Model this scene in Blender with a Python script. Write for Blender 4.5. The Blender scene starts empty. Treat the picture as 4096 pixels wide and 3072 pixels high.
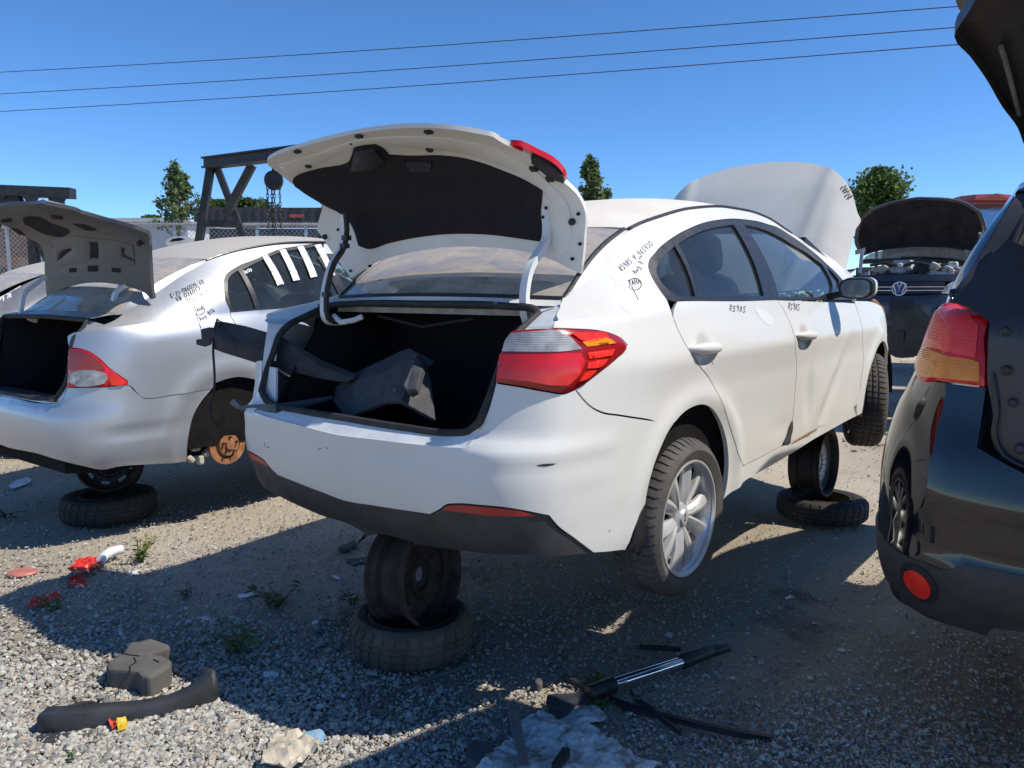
import bpy, bmesh, math, random
import numpy as np
from mathutils import Vector, Matrix, geometry
from mathutils.bvhtree import BVHTree

# ------------------------------------------------------------------ camera, sky, sun, exposure
SC = bpy.context.scene
COL = SC.collection
CAM_H, PITCH, FPX = 1.5, 6.8, 3077.0           # eye height (m), tilt down (deg), focal length in pixels of a 4096 px wide frame
cam_data = bpy.data.cameras.new('camera')
cam = bpy.data.objects.new('camera', cam_data); COL.objects.link(cam)
cam_data.sensor_width = 36.0; cam_data.lens = 36.0*FPX/4096.0
cam_data.clip_start = 0.05; cam_data.clip_end = 3000
cam.location = (0, 0, CAM_H); cam.rotation_euler = (math.radians(90-PITCH), 0, 0)
SC.camera = cam
SUN_EL = math.radians(52.0)
SUN_H = Vector((0.968, -0.251, 0)).normalized()      # towards the sun, on the ground
world = bpy.data.worlds.new('World'); SC.world = world; world.use_nodes = True
_nt = world.node_tree; _nt.nodes.clear()
_sky = _nt.nodes.new('ShaderNodeTexSky'); _sky.sky_type = 'NISHITA'; _sky.sun_disc = False
_sky.sun_elevation = SUN_EL; _sky.sun_rotation = math.atan2(SUN_H.x, SUN_H.y)
_sky.air_density = 1.0; _sky.dust_density = 0.0; _sky.ozone_density = 6.0; _sky.altitude = 3500
_bg = _nt.nodes.new('ShaderNodeBackground'); _bg.inputs[1].default_value = 0.109
_out = _nt.nodes.new('ShaderNodeOutputWorld')
_hs = _nt.nodes.new('ShaderNodeHueSaturation'); _hs.inputs['Saturation'].default_value = 1.13; _hs.inputs['Value'].default_value = 1.0
_nt.links.new(_sky.outputs[0], _hs.inputs['Color']); _nt.links.new(_hs.outputs[0], _bg.inputs[0]); _nt.links.new(_bg.outputs[0], _out.inputs[0])
sun_data = bpy.data.lights.new('sun', 'SUN'); sun_data.energy = 3.25; sun_data.angle = math.radians(0.53)
sun_data.color = (1.0, 0.94, 0.84)
sun = bpy.data.objects.new('sun', sun_data); COL.objects.link(sun)
_d = SUN_H*math.cos(SUN_EL) + Vector((0, 0, math.sin(SUN_EL)))
sun.rotation_euler = _d.to_track_quat('Z', 'Y').to_euler(); sun.location = (6, -4, 12)
SC.view_settings.view_transform = 'Standard'; SC.view_settings.look = 'None'
SC.view_settings.gamma = 1.0; SC.view_settings.exposure = 0.82
SC.cycles.max_bounces = 8; SC.cycles.transparent_max_bounces = 16
SC.cycles.use_denoising = True
rng = np.random.default_rng(7); random.seed(7)
R = math.radians

# ------------------------------------------------------------------ pixels of the photograph to rays
def crop(x0, y0, s):
    return lambda pts: [(x0+x/s, y0+y/s) for x, y in pts]
def ray(px, py):
    c, s = math.cos(R(PITCH)), math.sin(R(PITCH))
    u, v = (px-2048)/FPX, (py-1536)/FPX
    return Vector((u, c - v*s, -s - v*c))
def ground_at(px, py, z=0.0):
    d = ray(px, py); t = (z-CAM_H)/d.z
    return Vector((d.x*t, d.y*t, z))
def at_depth(px, py, y):
    d = ray(px, py); t = y/d.y
    return Vector((0, 0, CAM_H)) + d*t

# ------------------------------------------------------------------ materials
MATS = {}
def nmat(name):
    m = bpy.data.materials.new(name); m.use_nodes = True
    nt = m.node_tree; b = nt.nodes['Principled BSDF']
    MATS[name] = m
    return m, nt, b
def N(nt, t, **kw):
    n = nt.nodes.new(t)
    for k, v in kw.items():
        if k == 'ins':
            for i, x in v.items(): n.inputs[i].default_value = x
        else: setattr(n, k, v)
    return n
def noise(nt, scale, detail=4, rough=.55, dist=0, coord='Object', stretch=None):
    tc = N(nt, 'ShaderNodeTexCoord'); src = tc.outputs[coord]
    if stretch:
        mp = N(nt, 'ShaderNodeMapping'); mp.inputs['Scale'].default_value = stretch
        nt.links.new(src, mp.inputs[0]); src = mp.outputs[0]
    n = N(nt, 'ShaderNodeTexNoise', ins={'Scale': scale, 'Detail': detail, 'Roughness': rough, 'Distortion': dist})
    nt.links.new(src, n.inputs['Vector'])
    return n.outputs['Fac']
def ramp(nt, fac, stops):
    r = N(nt, 'ShaderNodeValToRGB'); e = r.color_ramp.elements
    while len(e) < len(stops): e.new(0.5)
    for i, (p, c) in enumerate(stops):
        e[i].position = p; e[i].color = (c, c, c, 1) if not hasattr(c, '__len__') else (*c, 1)
    nt.links.new(fac, r.inputs[0]); return r.outputs[0]
def mixc(nt, fac, a, b):
    m = N(nt, 'ShaderNodeMix', data_type='RGBA')
    for i, v in ((0, fac), (6, a), (7, b)):
        if hasattr(v, 'is_linked'): nt.links.new(v, m.inputs[i])
        else: m.inputs[i].default_value = v if i == 0 else (*v, 1)
    return m.outputs[2]
def upness(nt, lo=.3, hi=.95):
    g = N(nt, 'ShaderNodeNewGeometry'); s = N(nt, 'ShaderNodeSeparateXYZ')
    nt.links.new(g.outputs['Normal'], s.inputs[0])
    m = N(nt, 'ShaderNodeMapRange', ins={1: lo, 2: hi}); m.clamp = True
    nt.links.new(s.outputs[2], m.inputs[0]); return m.outputs[0]
def mul(nt, a, b):
    m = N(nt, 'ShaderNodeMath', operation='MULTIPLY')
    for i, v in enumerate((a, b)):
        if hasattr(v, 'is_linked'): nt.links.new(v, m.inputs[i])
        else: m.inputs[i].default_value = v
    return m.outputs[0]
def bump(nt, b, h, strength=.3, dist=.01):
    n = N(nt, 'ShaderNodeBump', ins={'Strength': strength, 'Distance': dist})
    nt.links.new(h, n.inputs['Height']); nt.links.new(n.outputs[0], b.inputs['Normal'])
def plain(name, col, rough=.5, metal=0, spec=.5, var=.25, scale=14, bmp=0, bscale=200, coat=0, bdist=.002):
    """a base colour broken up by soft noise, plus optional fine relief"""
    m, nt, b = nmat(name)
    f = noise(nt, scale, 5, .6)
    lo = tuple(c*(1-var) for c in col); hi = tuple(min(1, c*(1+var)) for c in col)
    nt.links.new(ramp(nt, f, [(.3, lo), (.7, hi)]), b.inputs['Base Color'])
    nt.links.new(ramp(nt, noise(nt, scale*2.3, 3), [(.3, max(0, rough-.08)), (.7, min(1, rough+.1))]), b.inputs['Roughness'])
    b.inputs['Metallic'].default_value = metal; b.inputs['Specular IOR Level'].default_value = spec
    b.inputs['Coat Weight'].default_value = coat; b.inputs['Coat Roughness'].default_value = .04
    if bmp: bump(nt, b, noise(nt, bscale, 3), bmp, bdist)
    return m
def paint(name, col, dust=(.42, .37, .30), dust_amt=.5, rough=.32, metal=0, coat=.6, side_dust=.2, coat_rough=.05):
    """car paint under a film of yard dust: thick on faces that look up, thin and blotchy elsewhere"""
    m, nt, b = nmat(name)
    up = upness(nt, .35, .95)
    blot = ramp(nt, noise(nt, 3.0, 6, .65), [(.35, .35), (.7, 1.0)])
    fine = ramp(nt, noise(nt, 40, 4, .7), [(.3, .75), (.7, 1.0)])
    top = mul(nt, mul(nt, up, dust_amt), mul(nt, blot, fine))
    sd = mul(nt, ramp(nt, noise(nt, 1.6, 5, .6, .4), [(.35, 0.15), (.75, 1)]), side_dust)
    mx = N(nt, 'ShaderNodeMath', operation='MAXIMUM'); nt.links.new(top, mx.inputs[0]); nt.links.new(sd, mx.inputs[1])
    f = mx.outputs[0]
    nt.links.new(mixc(nt, f, col, dust), b.inputs['Base Color'])
    rr = N(nt, 'ShaderNodeMapRange', ins={1: 0, 2: 1, 3: rough, 4: .85}); nt.links.new(f, rr.inputs[0])
    nt.links.new(rr.outputs[0], b.inputs['Roughness'])
    cc = N(nt, 'ShaderNodeMapRange', ins={1: 0, 2: .6, 3: coat, 4: 0}); nt.links.new(f, cc.inputs[0])
    nt.links.new(cc.outputs[0], b.inputs['Coat Weight']); b.inputs['Coat Roughness'].default_value = coat_rough
    b.inputs['Metallic'].default_value = metal
    return m
def glass(name, tint=(.55, .62, .6), dust=0.1, dustcol=(.36, .31, .25), rough=.02, streak=None, refl=1.0):
    """thin car glass: tinted see-through + mirror by Fresnel, under a dust film"""
    m, nt, b = nmat(name); nt.nodes.remove(b)
    out = nt.nodes['Material Output']
    tr = N(nt, 'ShaderNodeBsdfTransparent', ins={0: (*tint, 1)})
    gl = N(nt, 'ShaderNodeBsdfGlossy', ins={0: (1, 1, 1, 1), 1: rough})
    fr = N(nt, 'ShaderNodeFresnel', ins={0: 1.52})
    fm = mul(nt, fr.outputs[0], refl*1.6)
    a = N(nt, 'ShaderNodeMixShader'); nt.links.new(fm, a.inputs[0]); nt.links.new(tr.outputs[0], a.inputs[1]); nt.links.new(gl.outputs[0], a.inputs[2])
    df = N(nt, 'ShaderNodeBsdfDiffuse', ins={0: (*dustcol, 1)})
    nz = noise(nt, 5, 6, .7, .5, stretch=streak or (1, 1, 1))
    lo = max(0, dust*.55)
    c = N(nt, 'ShaderNodeMixShader'); nt.links.new(ramp(nt, nz, [(.3, lo), (.68, min(1, dust*1.35))]), c.inputs[0])
    nt.links.new(a.outputs[0], c.inputs[1]); nt.links.new(df.outputs[0], c.inputs[2]); nt.links.new(c.outputs[0], out.inputs[0])
    return m
def lens(name, col, rough=.08, lines=0, dark=.82):
    """moulded lamp plastic, a little see-through, with the fine ribs of its optic"""
    m, nt, b = nmat(name)
    f = ramp(nt, noise(nt, 25, 3), [(.35, tuple(c*dark for c in col)), (.7, col)])
    nt.links.new(f, b.inputs['Base Color'])
    b.inputs['Roughness'].default_value = rough+.12; b.inputs['Coat Weight'].default_value = .35; b.inputs['Coat Roughness'].default_value = .05
    b.inputs['Subsurface Weight'].default_value = .0
    if lines:
        tc = N(nt, 'ShaderNodeTexCoord'); w = N(nt, 'ShaderNodeTexWave', ins={1: lines, 2: .3}); w.bands_direction = 'Z'
        nt.links.new(tc.outputs['Object'], w.inputs[0]); bump(nt, b, w.outputs['Fac'], .22, .003)
    return m

plain('rubber', (.022, .021, .021), .75, var=.35, scale=9, bmp=.2, bscale=120)
plain('tyre_dusty', (.07, .063, .057), .85, var=.45, scale=7, bmp=.3, bscale=90)
plain('tyre_muddy', (.085, .068, .052), .9, var=.5, scale=6, bmp=.4, bscale=70)
plain('black_plastic', (.018, .018, .02), .45, var=.35, scale=10, bmp=.15, bscale=400)
plain('grey_plastic', (.032, .033, .037), .55, var=.35, scale=9, bmp=.2, bscale=300)
plain('dark_cloth', (.024, .022, .025), .95, spec=.1, var=.15, scale=60, bmp=.5, bscale=500)
plain('cabin', (.02, .02, .022), .9, spec=.2, var=.3)
plain('seat_cloth', (.07, .072, .078), .95, spec=.1, var=.25, scale=30, bmp=.3, bscale=300)
plain('underbody', (.008, .0075, .007), .9, spec=.2, var=.4)
plain('rust', (.30, .13, .055), .8, metal=.2, var=.4, scale=20, bmp=.5, bscale=80)
plain('rust_dark', (.045, .032, .026), .85, metal=.2, var=.6, scale=12, bmp=.5, bscale=60)
plain('steel_dark', (.035, .035, .037), .55, metal=.4, var=.4)
plain('steel_grey', (.32, .32, .33), .45, metal=.8, var=.25)
plain('alloy', (.60, .595, .58), .33, metal=.5, var=.12, scale=6)
plain('chrome', (.8, .8, .82), .12, metal=1, var=.06)
plain('dusty_metal', (.42, .38, .32), .7, var=.4, scale=25)
plain('ink', (.012, .012, .014), .6, var=.1)
plain('white_ink', (.75, .75, .75), .6, var=.1)
plain('foam', (.10, .095, .088), .95, spec=.15, var=.25, scale=6, bmp=.5, bscale=160, bdist=.003)
plain('foam_black', (.06, .06, .065), .8, spec=.35, var=.3, scale=18, bmp=.8, bscale=220, bdist=.002)
plain('liner', (.055, .052, .056), .9, spec=.2, var=.3, scale=12, bmp=.4, bscale=250)
# ------------------------------------------------------------------ mesh tools
def obj(name, verts, faces, mat, parent=None, smooth=True, kind=None, angle=None):
    me = bpy.data.meshes.new(name)
    me.from_pydata([tuple(map(float, v)) for v in verts], [], [tuple(int(i) for i in f) for f in faces])
    if mat: me.materials.append(MATS[mat] if isinstance(mat, str) else mat)
    if smooth:
        me.polygons.foreach_set('use_smooth', [True]*len(me.polygons))
        if angle: me.set_sharp_from_angle(angle=R(angle))
    me.update()
    o = bpy.data.objects.new(name, me); COL.objects.link(o)
    if parent: o.parent = parent
    if kind: o['kind'] = kind
    return o
def recalc(o):
    bm = bmesh.new(); bm.from_mesh(o.data); bmesh.ops.recalc_face_normals(bm, faces=bm.faces); bm.to_mesh(o.data); bm.free(); return o
def thing(name, label, cat, loc=(0, 0, 0), rz=0, group=None):
    o = bpy.data.objects.new(name, None); COL.objects.link(o)
    o.location = loc; o.rotation_euler = (0, 0, rz); o.empty_display_size = .1
    return tag(o, label, cat, group)
def tag(o, label, cat, group=None):
    o['label'] = label; o['category'] = cat
    if group: o['group'] = group
    return o
def copy_tree(o, parent=None):
    c = o.copy(); COL.objects.link(c); c.parent = parent
    for ch in list(o.children): copy_tree(ch, c)
    return c
class MB:
    """collects the pieces of ONE part"""
    def __init__(s): s.v = []; s.f = []
    def add(s, v, f):
        n = len(s.v); s.v += [tuple(x) for x in v]; s.f += [tuple(i+n for i in q) for q in f]; return s
    def box(s, c, d, m=None, ch=0.0):
        """box centred c, size d; m rotates; ch chamfers the upright edges"""
        x, y, z = d[0]/2, d[1]/2, d[2]/2
        k = min(ch, x*.9, y*.9)
        if k: ring = [(-x+k, -y), (x-k, -y), (x, -y+k), (x, y-k), (x-k, y), (-x+k, y), (-x, y-k), (-x, -y+k)]
        else: ring = [(-x, -y), (x, -y), (x, y), (-x, y)]
        n = len(ring)
        v = [Vector((a, b, -z)) for a, b in ring] + [Vector((a, b, z)) for a, b in ring]
        f = [tuple(range(n-1, -1, -1)), tuple(range(n, 2*n))] + [(i, (i+1) % n, n+(i+1) % n, n+i) for i in range(n)]
        m = m or Matrix.Identity(3); c = Vector(c)
        return s.add([m @ p + c for p in v], f)
    def bar(s, a, b, w, h=None, up=(0, 0, 1)):
        """rectangular bar from a to b"""
        a, b = Vector(a), Vector(b); h = h or w; d = (b-a); L = d.length; d.normalize()
        u = Vector(up); sx = d.cross(u)
        if sx.length < 1e-4: sx = d.cross(Vector((1, 0, 0)))
        sx.normalize(); sz = sx.cross(d)
        m = Matrix((sx, d, sz)).transposed()
        return s.box((a+b)/2, (w, L, h), m)
    def tube(s, pts, r, n=8, closed=False, cap=True):
        pts = [Vector(p) for p in pts]; k = len(pts); rr = r if hasattr(r, '__len__') else [r]*k
        base = len(s.v); nrm = None
        for i, p in enumerate(pts):
            if closed: t = pts[(i+1) % k]-pts[i-1]
            else: t = pts[min(i+1, k-1)]-pts[max(i-1, 0)]
            if t.length < 1e-9: t = Vector((0, 0, 1))
            t.normalize()
            if nrm is None:
                nrm = t.cross(Vector((0, 0, 1)))
                if nrm.length < .05: nrm = t.cross(Vector((1, 0, 0)))
            nrm = (nrm - t*nrm.dot(t)).normalized(); bi = t.cross(nrm)
            for j in range(n):
                a = 2*math.pi*j/n; s.v.append(tuple(p + nrm*(rr[i]*math.cos(a)) + bi*(rr[i]*math.sin(a))))
        for i in range(k if closed else k-1):
            q = (i+1) % k
            for j in range(n):
                s.f.append((base+i*n+j, base+i*n+(j+1) % n, base+q*n+(j+1) % n, base+q*n+j))
        if cap and not closed:
            s.f.append(tuple(base+j for j in range(n-1, -1, -1))); s.f.append(tuple(base+(k-1)*n+j for j in range(n)))
        return s
    def lathe(s, prof, n=32, m=None, closed=False, a0=0, a1=2*math.pi):
        """prof [(radius, height)] turned about local z; m: Matrix 4x4"""
        full = abs(a1-a0-2*math.pi) < 1e-6; cnt = n if full else n+1
        base = len(s.v); k = len(prof); m = m or Matrix.Identity(4)
        for j in range(cnt):
            a = a0+(a1-a0)*j/n; c, q = math.cos(a), math.sin(a)
            for r, h in prof: s.v.append(tuple(m @ Vector((r*c, r*q, h))))
        for j in range(n):
            j2 = (j+1) % cnt
            for i in range(k if closed else k-1):
                i2 = (i+1) % k
                s.f.append((base+j*k+i, base+j2*k+i, base+j2*k+i2, base+j*k+i2))
        return s
    def prism(s, pts, t, m=None):
        """outline (x, y) pulled from z=0 to z=t"""
        n = len(pts); m = m or Matrix.Identity(4)
        v = [m @ Vector((x, y, 0)) for x, y in pts]+[m @ Vector((x, y, t)) for x, y in pts]
        tri = geometry.tessellate_polygon([[Vector((x, y, 0)) for x, y in pts]])
        f = [tuple(q) for q in tri]+[tuple(n+i for i in reversed(q)) for q in tri]
        f += [(i, (i+1) % n, n+(i+1) % n, n+i) for i in range(n)]
        return s.add(v, f)
    def build(s, name, mat, parent=None, smooth=True, angle=35, kind=None):
        return recalc(obj(name, s.v, s.f, mat, parent, smooth, kind, angle))

def pchip(xs, ys):
    xs, ys = np.asarray(xs, float), np.asarray(ys, float); h = np.diff(xs); dl = np.diff(ys)/h
    m = np.zeros_like(ys); m[0], m[-1] = dl[0], dl[-1]
    for i in range(1, len(xs)-1):
        if dl[i-1]*dl[i] > 0:
            w1, w2 = 2*h[i]+h[i-1], h[i]+2*h[i-1]; m[i] = (w1+w2)/(w1/dl[i-1]+w2/dl[i])
    def f(x):
        x = np.clip(np.asarray(x, float), xs[0], xs[-1]); k = np.clip(np.searchsorted(xs, x)-1, 0, len(xs)-2)
        t = (x-xs[k])/h[k]; t2, t3 = t*t, t*t*t
        return (2*t3-3*t2+1)*ys[k]+(t3-2*t2+t)*h[k]*m[k]+(-2*t3+3*t2)*ys[k+1]+(t3-t2)*h[k]*m[k+1]
    return f
def smooth_poly(pts, step, closed=True, corner=40):
    """Catmull-Rom through pts, keeping sharp corners; resampled at about step"""
    P = [np.asarray(p, float) for p in pts]; n = len(P); out = []
    def tang(i):
        if not closed and i in (0, n-1): return None
        a, b = P[i]-P[i-1], P[(i+1) % n]-P[i]; la, lb = np.linalg.norm(a), np.linalg.norm(b)
        if la < 1e-9 or lb < 1e-9: return None
        if math.degrees(math.acos(max(-1, min(1, a@b/la/lb)))) > corner: return None
        t = a/la*lb + b/lb*la; t = t/(np.linalg.norm(t)+1e-12); return t
    for i in range(n if closed else n-1):
        a, b = P[i], P[(i+1) % n]; L = np.linalg.norm(b-a)
        if L < 1e-9: continue
        ta, tb = tang(i), tang((i+1) % n)
        ta = (b-a)/L if ta is None else ta; tb = (b-a)/L if tb is None else tb
        k = max(1, int(round(L/step)))
        for j in range(k):
            t = j/k; t2, t3 = t*t, t**3
            out.append((2*t3-3*t2+1)*a+(t3-2*t2+t)*L*ta+(-2*t3+3*t2)*b+(t3-t2)*L*tb)
    if not closed: out.append(P[-1])
    return np.array(out)
def inside(poly, x, y):
    poly = np.asarray(poly); px, py = poly[:, 0], poly[:, 1]; qx, qy = np.roll(px, -1), np.roll(py, -1)
    res = np.zeros(len(x), bool)
    for a, b, c, d in zip(px, py, qx, qy):
        if b == d: continue
        res ^= ((b > y) != (d > y)) & (x < (c-a)*(y-b)/(d-b)+a)
    return res

class Surf:
    """a smooth sheet S(u, v) in a local frame `mat`; photograph points are cast onto it"""
    def __init__(s, fn, us, vs, mat):
        s.fn = fn; s.mat = mat; s.inv = mat.inverted()
        U, V = np.meshgrid(us, vs, indexing='ij'); s.U, s.V = U.ravel(), V.ravel()
        P = fn(s.U, s.V); s.P = P; nu, nv = len(us), len(vs)
        tri = []
        for i in range(nu-1):
            for j in range(nv-1):
                a, b, c, d = i*nv+j, (i+1)*nv+j, (i+1)*nv+j+1, i*nv+j+1; tri += [(a, b, c), (a, c, d)]
        s.tri = tri; s.bvh = BVHTree.FromPolygons([Vector(p) for p in P], tri)
    def cast(s, o, d):
        co, nr, idx, dist = s.bvh.ray_cast(o, d.normalized())
        if co is None:      # the line of sight just misses: nearest grid vertex to the ray
            o_, d_ = np.array(o), np.array(d.normalized()); w = s.P-o_; t = w@d_
            e = np.linalg.norm(w-np.outer(t, d_), axis=1); k = int(e.argmin()); return s.U[k], s.V[k]
        a, b, c = s.tri[idx]; A, B, C_ = (Vector(s.P[k]) for k in (a, b, c))
        w = geometry.barycentric_transform(co, A, B, C_, Vector((s.U[a], s.V[a], 0)), Vector((s.U[b], s.V[b], 0)), Vector((s.U[c], s.V[c], 0)))
        return w.x, w.y
    def px(s, pts):
        o = s.inv @ Vector((0, 0, CAM_H)); M3 = s.inv.to_3x3()
        return [s.cast(o, M3 @ ray(*p)) for p in pts]
    def at(s, uv, off=0.0):
        uv = np.asarray(uv, float); u, v = uv[:, 0], uv[:, 1]; P = s.fn(u, v)
        if np.any(off) if hasattr(off, '__len__') else off: P = P+s.normal(uv)*(np.asarray(off)[:, None] if hasattr(off, '__len__') else off)
        return P
    def normal(s, uv):
        uv = np.asarray(uv, float); u, v = uv[:, 0], uv[:, 1]; e = 2e-3
        n = np.cross(s.fn(u+e, v)-s.fn(u-e, v), s.fn(u, v+e)-s.fn(u, v-e))
        return n/(np.linalg.norm(n, axis=1)[:, None]+1e-12)
def triangulate(outer, holes, step, interior=True):
    loops = [outer]+holes; V = []; E = []
    for L in loops:
        n0 = len(V); V += [Vector((float(a), float(b))) for a, b in L]; E += [(n0+i, n0+(i+1) % len(L)) for i in range(len(L))]
    nb = len(V)
    if interior:
        lo, hi = outer.min(0), outer.max(0)
        gx = np.arange(lo[0], hi[0], step); gy = np.arange(lo[1], hi[1], step*.866)
        X, Y = np.meshgrid(gx, gy); X = X+(np.arange(len(gy)) % 2)[:, None]*step/2; X, Y = X.ravel(), Y.ravel()
        k = inside(outer, X, Y)
        for h in holes: k &= ~inside(h, X, Y)
        X, Y = X[k], Y[k]
        if len(X):
            B = np.concatenate(loops); keep = np.ones(len(X), bool)
            for c in range(0, len(X), 2000):
                d = np.hypot(X[c:c+2000, None]-B[None, :, 0], Y[c:c+2000, None]-B[None, :, 1]).min(1); keep[c:c+2000] = d > step*.45
            V += [Vector((float(a), float(b))) for a, b in zip(X[keep], Y[keep])]
    vo, eo, fo, ov, oe, of = geometry.delaunay_2d_cdt(V, E, [], 0, 1e-6)
    vo = np.array([tuple(v) for v in vo]); fo = [f for f in fo if len(f) == 3]; F = np.array(fo)
    c = vo[F].mean(1); k = inside(outer, c[:, 0], c[:, 1])
    for h in holes: k &= ~inside(h, c[:, 0], c[:, 1])
    F = F[k]
    a = vo[F]; ar = (a[:, 1, 0]-a[:, 0, 0])*(a[:, 2, 1]-a[:, 0, 1])-(a[:, 1, 1]-a[:, 0, 1])*(a[:, 2, 0]-a[:, 0, 0])
    F[ar < 0] = F[ar < 0][:, ::-1]
    return vo, F
def inset(poly, d):
    """shrink a closed outline by d (in its own units)"""
    p = np.asarray(poly); a = np.roll(p, 1, 0); b = np.roll(p, -1, 0); t = b-a; t /= np.linalg.norm(t, axis=1)[:, None]+1e-12
    area = .5*np.sum(p[:, 0]*np.roll(p[:, 1], -1)-np.roll(p[:, 0], -1)*p[:, 1])
    n = np.stack([-t[:, 1], t[:, 0]], 1)*(1 if area > 0 else -1)
    return p+n*d
def panel(name, surf, outline, mat, parent, step=.04, depth=.012, gap=.0015, off=0., holes=(), mirror=False, aspect=1., raw=False, bulge=0., flip=1, kind=None, scale_v=1., corner=40):
    """a sheet cut from surf along `outline` (u, v), with its edges turned inwards by `depth`; mirror: its twin at y -> -y"""
    prep = lambda L, g: inset(np.asarray(L, float)*[1, scale_v] if raw else smooth_poly([(p[0], p[1]*scale_v) for p in L], step*.7, corner=corner), g)
    outer = prep(outline, gap); hs = [prep(h, -gap) for h in holes]
    vo, F = triangulate(outer, hs, step)
    uv = vo*[1, 1/scale_v]
    o_ = np.full(len(uv), off, float)
    if bulge:
        B = np.concatenate([outer]+hs); dist = np.array([np.hypot(*(B-p).T).min() for p in vo]); o_ += bulge*np.clip(dist/.05, 0, 1)**.5
    P = surf.at(uv, o_*flip); Nn = surf.normal(uv)*flip
    from collections import defaultdict
    cnt = defaultdict(int)
    for t in F:
        for i in range(3): cnt[(t[i], t[(i+1) % 3])] += 1
    bd = [e for e in cnt if cnt.get((e[1], e[0]), 0) == 0]
    V = list(P); faces = [tuple(t) for t in F]
    if depth:
        idx = {}
        for a, b in bd:
            for q in (a, b):
                if q not in idx:
                    idx[q] = (len(V), len(V)+1); V.append(P[q]); V.append(P[q]-Nn[q]*depth)
        for a, b in bd: faces.append((idx[b][0], idx[a][0], idx[a][1], idx[b][1]))
    if flip < 0: faces = [f[::-1] for f in faces]
    o = obj(name, V, faces, mat, parent, kind=kind)
    if mirror:
        V2 = [(p[0], -p[1], p[2]) for p in V]; o2 = obj(name, V2, [f[::-1] for f in faces], mat, parent, kind=kind); return o, o2
    return o
def strokes(name, surf, lines, mat, parent, w=.004, off=.0015, pix=True, flip=1):
    """pen strokes laid on a surface; lines: polylines of photo pixels (or u, v)"""
    mb = MB()
    for L in lines:
        if len(L) < 2: continue
        q = smooth_poly(L, 7 if pix else .01, closed=False, corner=75)
        uv = surf.px([tuple(p) for p in q]) if pix else q
        P = surf.at(uv, off*flip); Nn = surf.normal(uv)
        T = np.gradient(P, axis=0); T /= np.linalg.norm(T, axis=1)[:, None]+1e-9
        S = np.cross(T, Nn); S /= np.linalg.norm(S, axis=1)[:, None]+1e-9
        a, b = P+S*w/2, P-S*w/2; n = len(P); base = len(mb.v)
        mb.v += [tuple(x) for x in a]+[tuple(x) for x in b]
        mb.f += [(base+i, base+i+1, base+n+i+1, base+n+i) for i in range(n-1)]
    return obj(name, mb.v, mb.f, mat, parent, smooth=False)
class Wrap:
    """a car's skin: v 0..1 from sill to shoulder, 1..2 from shoulder to roof rail; s runs along the plan from the middle of the tail, round the corner and forward (right-hand side; s<0 is the left)"""
    def __init__(s, plan, side, rear, z0, zb, rail, rail_y, front=None, bumps=(), upbulge=.05, rear_up=(.25, .06)):
        q = smooth_poly(plan, .03, closed=False, corner=180); d = np.r_[0, np.cumsum(np.hypot(*np.diff(q, axis=0).T))]
        s.L = d[-1]; s.sx = lambda u: np.interp(u, d, q[:, 0]); s.sy = lambda u: np.interp(u, d, q[:, 1]); s.q, s.d = q, d
        t = np.gradient(q, axis=0); t /= np.linalg.norm(t, axis=1)[:, None]
        k = np.ones(7)/7; t = np.stack([np.convolve(np.pad(t[:, i], 3, mode='edge'), k, 'valid') for i in (0, 1)], 1)
        s.nx = lambda u: np.interp(u, d, t[:, 1]*-1); s.ny = lambda u: np.interp(u, d, t[:, 0])
        s.side = pchip(*zip(*side)); s.rear = pchip(*zip(*rear)); s.front = pchip(*zip(*(front or rear)))
        s.z0, s.zb = z0, pchip(*zip(*zb)); s.rail = pchip(*zip(*rail)); s.ry = pchip(*zip(*rail_y)); s.bumps = list(bumps); s.ub = upbulge
        s.rear_up = rear_up
    def __call__(s, u, v):
        u = np.asarray(u, float); v = np.asarray(v, float); sg = np.where(u < 0, -1., 1.); a = np.abs(u)
        x, y = s.sx(a), s.sy(a); nx, ny = s.nx(a), s.ny(a); ln = np.hypot(nx, ny)+1e-9; nx, ny = nx/ln, ny/ln
        zb = s.zb(x); w = np.clip(-nx, 0, 1)**1.5; wf = np.clip(nx, 0, 1)**1.5
        lo = np.clip(v, -.5, 1); z = s.z0+(zb-s.z0)*lo
        off = s.side(z)*(1-w-wf)+s.rear(z)*w+s.front(z)*wf
        for b in s.bumps: off = off-b(x, z, a)
        h = np.clip(v-1, 0, 1.2)
        zr = np.maximum(s.rail(x), zb+.02); yb = y-off*ny
        ry = s.ry(x)
        X = x-off*nx; Y = yb
        ins = np.maximum(yb-ry, 0)*h - s.ub*np.sin(np.pi*np.clip(h, 0, 1))*(1-w)*np.clip((zr-zb)/.35, 0, 1)
        rw = w*s.rear_up[0]*h
        Y = np.where(v > 1, yb-ins*(1-w)-0*rw, Y); X = np.where(v > 1, X+rw, X)
        z = np.where(v > 1, zb+(zr-zb)*h*(1-w)+w*s.rear_up[1]*h, z)
        return np.stack([X, -sg*Y, z], -1)
    def s_at(s, x):
        k = np.argmax(s.q[:, 1]); 
        i = int(np.argmin(np.abs(s.q[:, 0]-x)+ (s.q[:, 1] < .5)*9)); 
        return float(s.d[i])
    def v_at(s, x, z): return float((z-s.z0)/(s.zb(x)-s.z0))
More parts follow.
